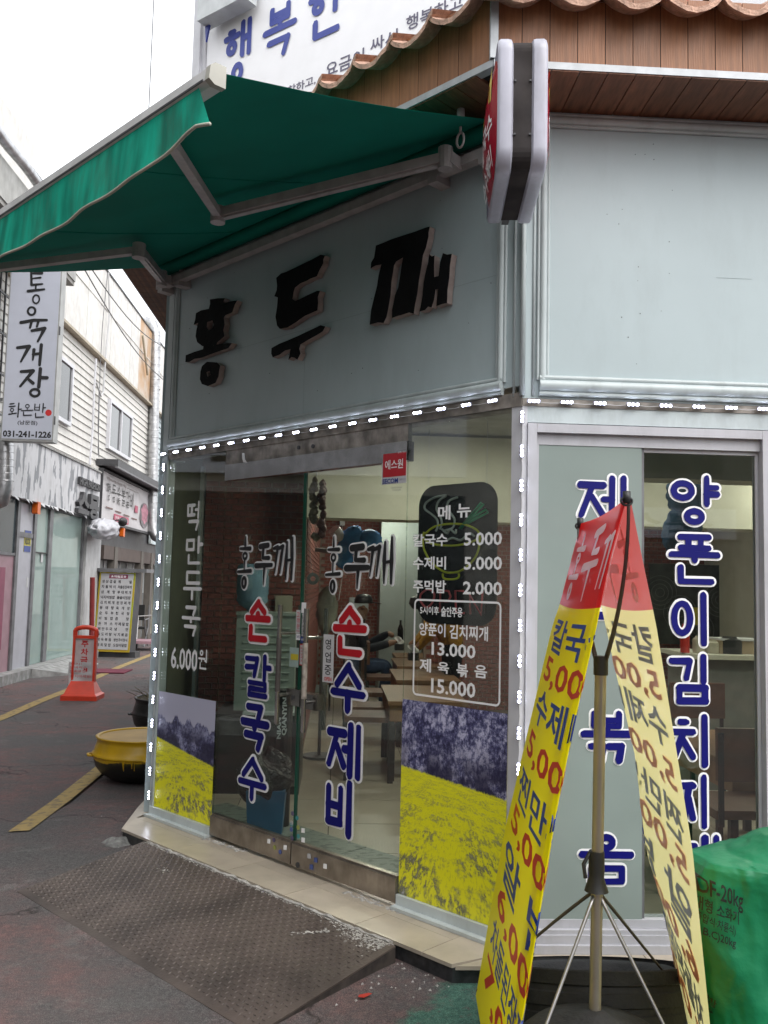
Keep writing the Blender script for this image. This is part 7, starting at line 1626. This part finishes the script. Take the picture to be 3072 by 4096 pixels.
# tables, chairs, seated diner
tb = T('dining_table', 'wooden box-sided dining table nearest the doors', 'table', (0, 0, FZ)); 
q = MB(); q.wbox(-.3, .3, -.55, .55, .72, .75); q.build('top', tabletop_m, tb); q = MB(); q.wbox(-.285, .285, -.53, .53, .60, .7195); q.build('box', tableside_m, tb)
for sx in (-1, 1):
    for sy in (-1, 1): q = MB(); q.wbox(sx*.27-.02, sx*.27+.02, sy*.5-.02, sy*.5+.02, FZ-FZ, .5995); q.build('leg', bmetal_m, tb)
def mk_chair():
    t = T('dining_chair', 'chair', 'chair', (0, 0, 0)); q = MB(); q.wbox(-.2, .2, -.2, .2, .43, .47); q.build('seat', seat_m, t)
    q = MB(); q.wbox(-.19, .19, .17, .20, .60, .84); q.build('backrest', seat_m, t)
    for sx in (-.18, .18):
        q = MB(); q.wbox(sx-.013, sx+.013, -.185, -.16, 0, .4295); q.build('leg', bmetal_m, t); q = MB(); q.wbox(sx-.013, sx+.013, .172, .196, 0, .4295); q.wbox(sx-.012, sx+.012, .201, .213, .4, .82); q.build('leg', bmetal_m, t)
    return t
def X(px, y): return FY(y).at(px, 2600)[0]
spots = [(X(1640, 7.2)+.1, 7.2, 0, 'wooden dining table with napkin stand nearest the right-hand door'), (X(1620, 8.5)+.2, 8.7, 0, 'wooden dining table second in the row behind the right door'), (X(1600, 9.9)+.25, 10.1, 0, 'wooden dining table third in the row towards the pillar'), (X(1575, 11.2)+.3, 11.3, 0, 'wooden dining table with dark bottle beside the pillar'), (2.3, 5.0, 0, 'brown wooden table right behind the sliding window'), (3.2, 7.4, 0, 'wooden table deep behind the sliding window')]
tb.o.location = (spots[0][0], spots[0][1], FZ); tb.o['label'] = spots[0][3]
for x, y, rz, lab in spots[1:]: dup(tb.o, (x, y, FZ), rz, lab)
for o_ in [o for o in D.objects if o.name.startswith('dining_table')]: o_['group'] = 'wooden dining tables'
c0 = mk_chair(); cs = [(spots[0][0]-.42, 6.95, R(90), 'brown leather chair on the aisle side of the nearest table'), (spots[0][0]-.42, 7.5, R(90), 'second brown chair on the aisle side of the nearest table'), (spots[1][0]-.42, 8.5, R(90), 'brown chair on the aisle side of the second table'), (spots[2][0]-.42, 9.9, R(90), 'brown chair on the aisle side of the third table'), (1.62, 4.75, R(100), 'brown leather chair with black legs just behind the sliding window'), (1.95, 4.25, R(180), 'brown chair between window glass and wooden table'), (2.5, 5.9, R(0), 'brown chair at the far side of the window table')]
c0.o.location = (cs[0][0], cs[0][1], FZ); c0.o.rotation_euler = (0, 0, cs[0][2]); c0.o['label'] = cs[0][3]
for x, y, rz, lab in cs[1:]: dup(c0.o, (x, y, FZ), rz, lab)
for o_ in [o for o in D.objects if o.name.startswith('dining_chair')]: o_['group'] = 'brown dining chairs'
bt = T('bottle', 'dark glass bottle standing on the table beside the pillar', 'bottle', (0, 0, 0)); p_ = Vector((X(1600, 11.0), 11.0, FZ+.752)); bt.o.location = p_; q = MB(); q.lathe((0, 0, 0), [(.001, 0), (.036, 0), (.037, .02), (.037, .17), (.03, .2), (.014, .24), (.013, .29), (.001, .29)], 18); bt.inv = Matrix.Identity(4); q.build('glass', mat('brown_glass', (.012, .010, .008), .12), bt, smooth=True)
for i, (x, y, lab) in enumerate(((X(1592, 10.1), 9.9, 'napkin stand with white tissue on the third table'), (X(1650, 8.7), 8.6, 'napkin stand with white tissue on the second table'))):
    t = T('napkin_stand', lab, 'napkin stand', (x, y, FZ+.75)); q = MB(); q.wbox(x-.05, x+.05, y-.05, y+.05, FZ+.751, FZ+.82); q.build('holder', bmetal_m, t); q = MB(); q.grid(lambda u, v: (x-.04+.08*u+.02*math.sin(v*5), y+.02*math.sin(u*7), FZ+.82+.09*v*(1-.5*abs(u-.5))), 5, 4); q.build('tissue', white_m, t, smooth=True)
def person(name, lab, jts, bones, rad, matf, mats, loc, root):
    me = D.meshes.new('p'); me.from_pydata([Vector(j) for j in jts], bones, []); o = D.objects.new('p', me); col.objects.link(o)
    sk = o.modifiers.new('s', 'SKIN'); su = o.modifiers.new('u', 'SUBSURF'); su.levels = 2; su.render_levels = 2
    if not me.skin_vertices: me.attributes  # created by the modifier below
    bpy.context.view_layer.objects.active = o
    if not me.skin_vertices: bpy.ops.mesh.customdata_skin_add()
    for i, r_ in enumerate(rad): sv = me.skin_vertices[0].data[i]; sv.radius = (r_, r_) if not isinstance(r_, tuple) else r_; sv.use_root = (i == root)
    dg = bpy.context.evaluated_depsgraph_get(); dg.update(); m2 = D.meshes.new_from_object(o.evaluated_get(dg)); D.objects.remove(o)
    m2.materials.clear()
    for m_ in mats: m2.materials.append(m_)
    for p in m2.polygons: p.material_index = matf(p.center)
    m2.shade_smooth(); m2.name = name
    t = T('person', lab, 'person', loc); ob = link('body', m2, t, t.inv); return t, ob
yP = 10.6; hx, hz = FY(yP).at(1450, 2462)
px_ = hx-.04; fz = FZ
# sitting in profile, facing right (+x)
J_ = [(px_-.10, yP, fz+.52), (px_-.09, yP, fz+.72), (px_-.05, yP, fz+.92), (px_-.01, yP, fz+1.02), (px_+.03, yP, fz+1.10), (px_+.05, yP, fz+1.22),
      (px_+.02, yP-.17, fz+.97), (px_+.08, yP-.23, fz+.72), (px_+.32, yP-.16, fz+.78), (px_+.40, yP-.14, fz+.80), (px_+.47, yP-.13, fz+.80),
      (px_+.02, yP+.17, fz+.97), (px_+.1, yP+.22, fz+.74), (px_+.30, yP+.06, fz+.86), (px_+.36, yP+.0, fz+.90), (px_+.42, yP-.02, fz+.86),
      (px_-.06, yP-.10, fz+.50), (px_+.34, yP-.13, fz+.52), (px_+.30, yP-.13, fz+.12), (px_+.29, yP-.13, fz+.05), (px_+.42, yP-.14, fz+.035),
      (px_-.06, yP+.10, fz+.50), (px_+.36, yP+.13, fz+.52), (px_+.38, yP+.13, fz+.12), (px_+.37, yP+.13, fz+.05), (px_+.50, yP+.14, fz+.035)]
Bn = [(0, 1), (1, 2), (2, 3), (3, 4), (4, 5), (2, 6), (6, 7), (7, 8), (8, 9), (9, 10), (2, 11), (11, 12), (12, 13), (13, 14), (14, 15), (0, 16), (16, 17), (17, 18), (18, 19), (19, 20), (0, 21), (21, 22), (22, 23), (23, 24), (24, 25)]
Rd = [.15, .15, .16, .08, .06, .095, .075, .06, .05, .035, .03, .075, .06, .05, .035, .03, .10, .085, .06, .05, .04, .10, .085, .06, .05, .04]
def mf(c):
    if c.z > fz+1.06: return 0
    if c.z < fz+.10: return 3
    if c.x > px_+.35 and c.z > fz+.70: return 0
    if c.z < fz+.60: return 2
    return 1
pt, pbody = person('body', 'seated man in black cap, dark jacket and jeans facing right', J_, Bn, Rd, mf, [skin_m, navy_m, jean_m, black_m], (px_, yP, fz), 0)
hc = Vector((px_+.05, yP, fz+1.245)); q = MB(); q.lathe(hc, [(.108, .0), (.11, .03), (.10, .075), (.065, .108), (.001, .118)], 20, sy=.82); q.add([hc+Vector(v) for v in ((.06, -.07, .02), (.20, -.05, -.005), (.215, 0, -.002), (.20, .05, -.005), (.06, .07, .02), (.06, -.07, .03), (.20, -.05, .004), (.215, 0, .008), (.20, .05, .004), (.06, .07, .03))], [(0, 1, 2, 3, 4), (9, 8, 7, 6, 5), (0, 5, 6, 1), (1, 6, 7, 2), (2, 7, 8, 3), (3, 8, 9, 4)]); q.build('cap', black_m, pt, smooth=True, ang=50)
q = MB(); q.lathe(hc+Vector((-.005, -.088, -.045)), [(.001, -.012), (.02, -.01), (.025, 0), (.018, .01), (.001, .012)], 10, ax=Matrix.Rotation(R(90), 3, 'X')); q.lathe(hc+Vector((.10, 0, -.06)), [(.001, -.025), (.014, -.012), (.01, .01), (.001, .02)], 8); q.build('ear_and_nose', skin_m, pt, smooth=True)
for k in range(4):
    q = MB(); h = Vector((px_+.47, yP-.155+k*.018, fz+.80)); q.tube([h, h+Vector((.03, 0, .006)), h+Vector((.055-.004*abs(k-1), 0, -.008))], [.009, .008, .005], 7); q.build('finger', skin_m, pt, smooth=True)
q = MB(); h = Vector((px_+.44, yP-.17, fz+.80)); q.tube([h, h+Vector((.02, -.02, .02)), h+Vector((.045, -.022, .03))], [.010, .009, .006], 7); q.build('thumb', skin_m, pt, smooth=True)
bc_ = dup(c0.o, (px_-.14, yP, FZ), R(90), 'dark chair under the seated man'); bc_['group'] = 'brown dining chairs'
# bending woman in mustard top
yW = 8.9; wx = X(1790, yW)
J2 = [(wx+.04, yW, fz+.95), (wx-.02, yW-.02, fz+1.10), (wx-.10, yW-.05, fz+1.20), (wx-.22, yW-.06, fz+1.24), (wx-.30, yW-.07, fz+1.26),
      (wx-.16, yW-.20, fz+1.16), (wx-.22, yW-.24, fz+.98), (wx-.32, yW-.22, fz+.86), (wx-.36, yW-.22, fz+.84), (wx-.14, yW+.14, fz+1.16), (wx-.22, yW+.16, fz+.98), (wx-.34, yW+.12, fz+.88), (wx-.38, yW+.12, fz+.86),
      (wx+.05, yW-.10, fz+.88), (wx+.03, yW-.11, fz+.48), (wx+.05, yW-.11, fz+.06), (wx-.06, yW-.12, fz+.035), (wx+.05, yW+.10, fz+.88), (wx+.03, yW+.11, fz+.48), (wx+.06, yW+.11, fz+.06), (wx-.05, yW+.12, fz+.035)]
B2 = [(0, 1), (1, 2), (2, 3), (3, 4), (2, 5), (5, 6), (6, 7), (7, 8), (2, 9), (9, 10), (10, 11), (11, 12), (0, 13), (13, 14), (14, 15), (15, 16), (0, 17), (17, 18), (18, 19), (19, 20)]
R2 = [.17, .16, .16, .07, .10, .07, .055, .035, .03, .07, .055, .035, .03, .11, .075, .05, .04, .11, .075, .05, .04]
def mf2(c):
    if c.x < wx-.235 and c.z > fz+1.12: return 2
    if c.z < fz+.10: return 1
    if c.z < fz+.90 and c.x > wx-.2: return 1
    if c.x < wx-.31: return 2
    return 0
person('body', 'person in mustard yellow knit bending over a table behind the sign board', J2, B2, R2, mf2, [mustard_m, navy_m, skin_m], (wx, yW, fz), 0)
q = MB(); c_ = Vector((wx-.30, yW-.07, fz+1.29)); q.lathe(c_, [(.001, -.06), (.07, -.05), (.105, 0), (.09, .06), (.001, .10)], 16); q.build('hair', black_m, next_ if False else None); hr = D.objects['hair']; wp = [o for o in D.objects if o.name.startswith('person')][-1]; hr.parent = wp; hr.matrix_local = Matrix.Translation(-Vector((wx, yW, fz)))
# things behind the sliding window
def rbox(name, lab, cat, y, dpt, px0, py0, px1, py1, m_, part='body', down=None):
    b_ = FY(y).box(px0, py0, px1, py1); z0 = b_[1] if down is None else down
    t = T(name, lab, cat, ((b_[0]+b_[2])/2, y, z0)); q = MB(); q.wbox(b_[0], b_[2], y, y+dpt, z0, b_[3]); q.build(part, m_, t); return t, b_
ct, cb_ = rbox('serving_counter', 'grey serving counter deep behind the sliding window', 'counter', 6.6, .6, 2790, 2640, 3200, 3080, mat('counter_grey', (.20, .21, .19), .6), down=FZ)
q = MB(); q.wbox(cb_[0]-.05, cb_[2], 6.55, 7.25, cb_[3]+.0005, cb_[3]+.035); q.build('worktop', cream_m, ct)
zc_ = cb_[3]+.036
for lab, px, r_, h_, m_ in (('red sauce bottle on the serving counter', 2690, .035, .22, mat('sauce_red', (.5, .03, .02), .35)), ('stack of cream paper cups on the serving counter', 2745, .045, .13, mat('paper_cup', (.45, .42, .33), .7)), ('squat pale jar on the serving counter', 2800, .055, .10, MATS['paper_cup']), ('dark round pot on the serving counter', 2870, .09, .13, bmetal_m)):
    x = X(px+60, 6.7); t = T('counter_item', lab, 'container', (x, 6.75, zc_)); q = MB(); q.lathe((x, 6.75, zc_), [(.001, 0), (r_, 0), (r_*1.02, h_*.5), (r_, h_*.8), (r_*.6, h_*.92), (r_*.55, h_), (.001, h_)], 20); q.build('body', m_, t, smooth=True, ang=40)
x = X(2960, 6.7); t = T('cardboard_tray', 'open cardboard box on the serving counter at the right', 'box', (x, 6.8, zc_)); q = MB(); q.wbox(x-.16, x+.2, 6.7, 6.95, zc_, zc_+.10); q.build('box', mat('cardboard', (.35, .27, .18), .8), t); q = MB(); q.wbox(x-.15, x+.19, 6.69, 6.96, zc_+.1005, zc_+.115); q.build('lid', paper_m, t)
t, b_ = rbox('air_conditioner', 'cream wall air conditioner behind the sliding window', 'air conditioner', 9.7, .29, 2850, 1960, 3010, 2080, cream_m)
t, b_ = rbox('mirror_panel', 'dark kitchen wall panel with circular scratch patterns', 'wall panel', 9.6, .05, 2600, 2260, 3060, 2580, mat('scratched_panel', (.05, .055, .05), .3, var=.5, vs_=6), 'panel')
for i, (px, py) in enumerate(((2640, 2370), (2720, 2450), (2880, 2400), (2790, 2520), (2960, 2480))):
    q = MB(); a, z = FY(9.6).at(px, py)
    for k in range(4): r_ = .05+k*.045; q.tube([(a+r_*math.cos(s_*.262), 9.598, z+r_*math.sin(s_*.262)) for s_ in range(24)], .004, 4, closed=True)
    q.build('ring_pattern', mat('ring_scratch', (.16, .17, .16), .5), t)
t = T('menu_paper', 'yellow handwritten note on the dark kitchen panel', 'notice', (2.5, 9.5, 1.5)); b_ = FY(9.55).box(2770, 2430, 2806, 2500); q = MB(); q.box(FY(9.55), b_[0], b_[2], b_[1], b_[3], 0, .004); q.build('sheet', yel_m, t)
t = T('wall_price_board', 'dim red and dark price lettering on the kitchen wall', 'price list', (2.6, 9.9, 1.8)); q = MB(); F9 = FY(9.92)
for body, b_ in (('메 뉴', (2935, 2165, 2990, 2200)),): tpx(q, F9, 0, body, *b_)
q2 = MB()
for body, b_ in (('칼국수', (2860, 2235, 2940, 2265)), ('수제비', (2860, 2295, 2940, 2325)), ('찐만두', (2710, 2355, 2765, 2385))): tpx(q, F9, .0, body, *b_, bold=.02)
for body, b_ in (('5.000', (2985, 2230, 3045, 2262)), ('5.000', (2985, 2290, 3045, 2322)), ('5.000', (2795, 2355, 2850, 2385))): tpx(q2, F9, .0, body, *b_, bold=.02)
smesh(q, 'lettering', [grey_m], t); smesh(q2, 'lettering', [redtx_m], t)
t = T('wooden_wall_plate', 'round wooden plate on the brick wall behind the window', 'plate', (2.6, 9.9, 2)); a, z = FY(9.92).at(2965, 2140); q = MB(); q.lathe((a, 9.95, z), [(.001, 0), (.14, 0), (.15, .03), (.001, .03)], 24, ax=Matrix.Rotation(R(90), 3, 'X')); q.build('plate', mat('plate_wood', (.35, .20, .08), .5), t)
t = T('smoke_detector', 'round white detector under the air conditioner', 'detector', (2.5, 9.6, 2.1)); a, z = FY(9.6).at(2910, 2080); q = MB(); q.lathe((a, 9.6, z), [(.001, -.03), (.05, -.02), (.06, .02), (.001, .03)], 20); q.build('body', whitepl_m, t, smooth=True)
# tidy: text helper caches are plain python data; nothing else to clean
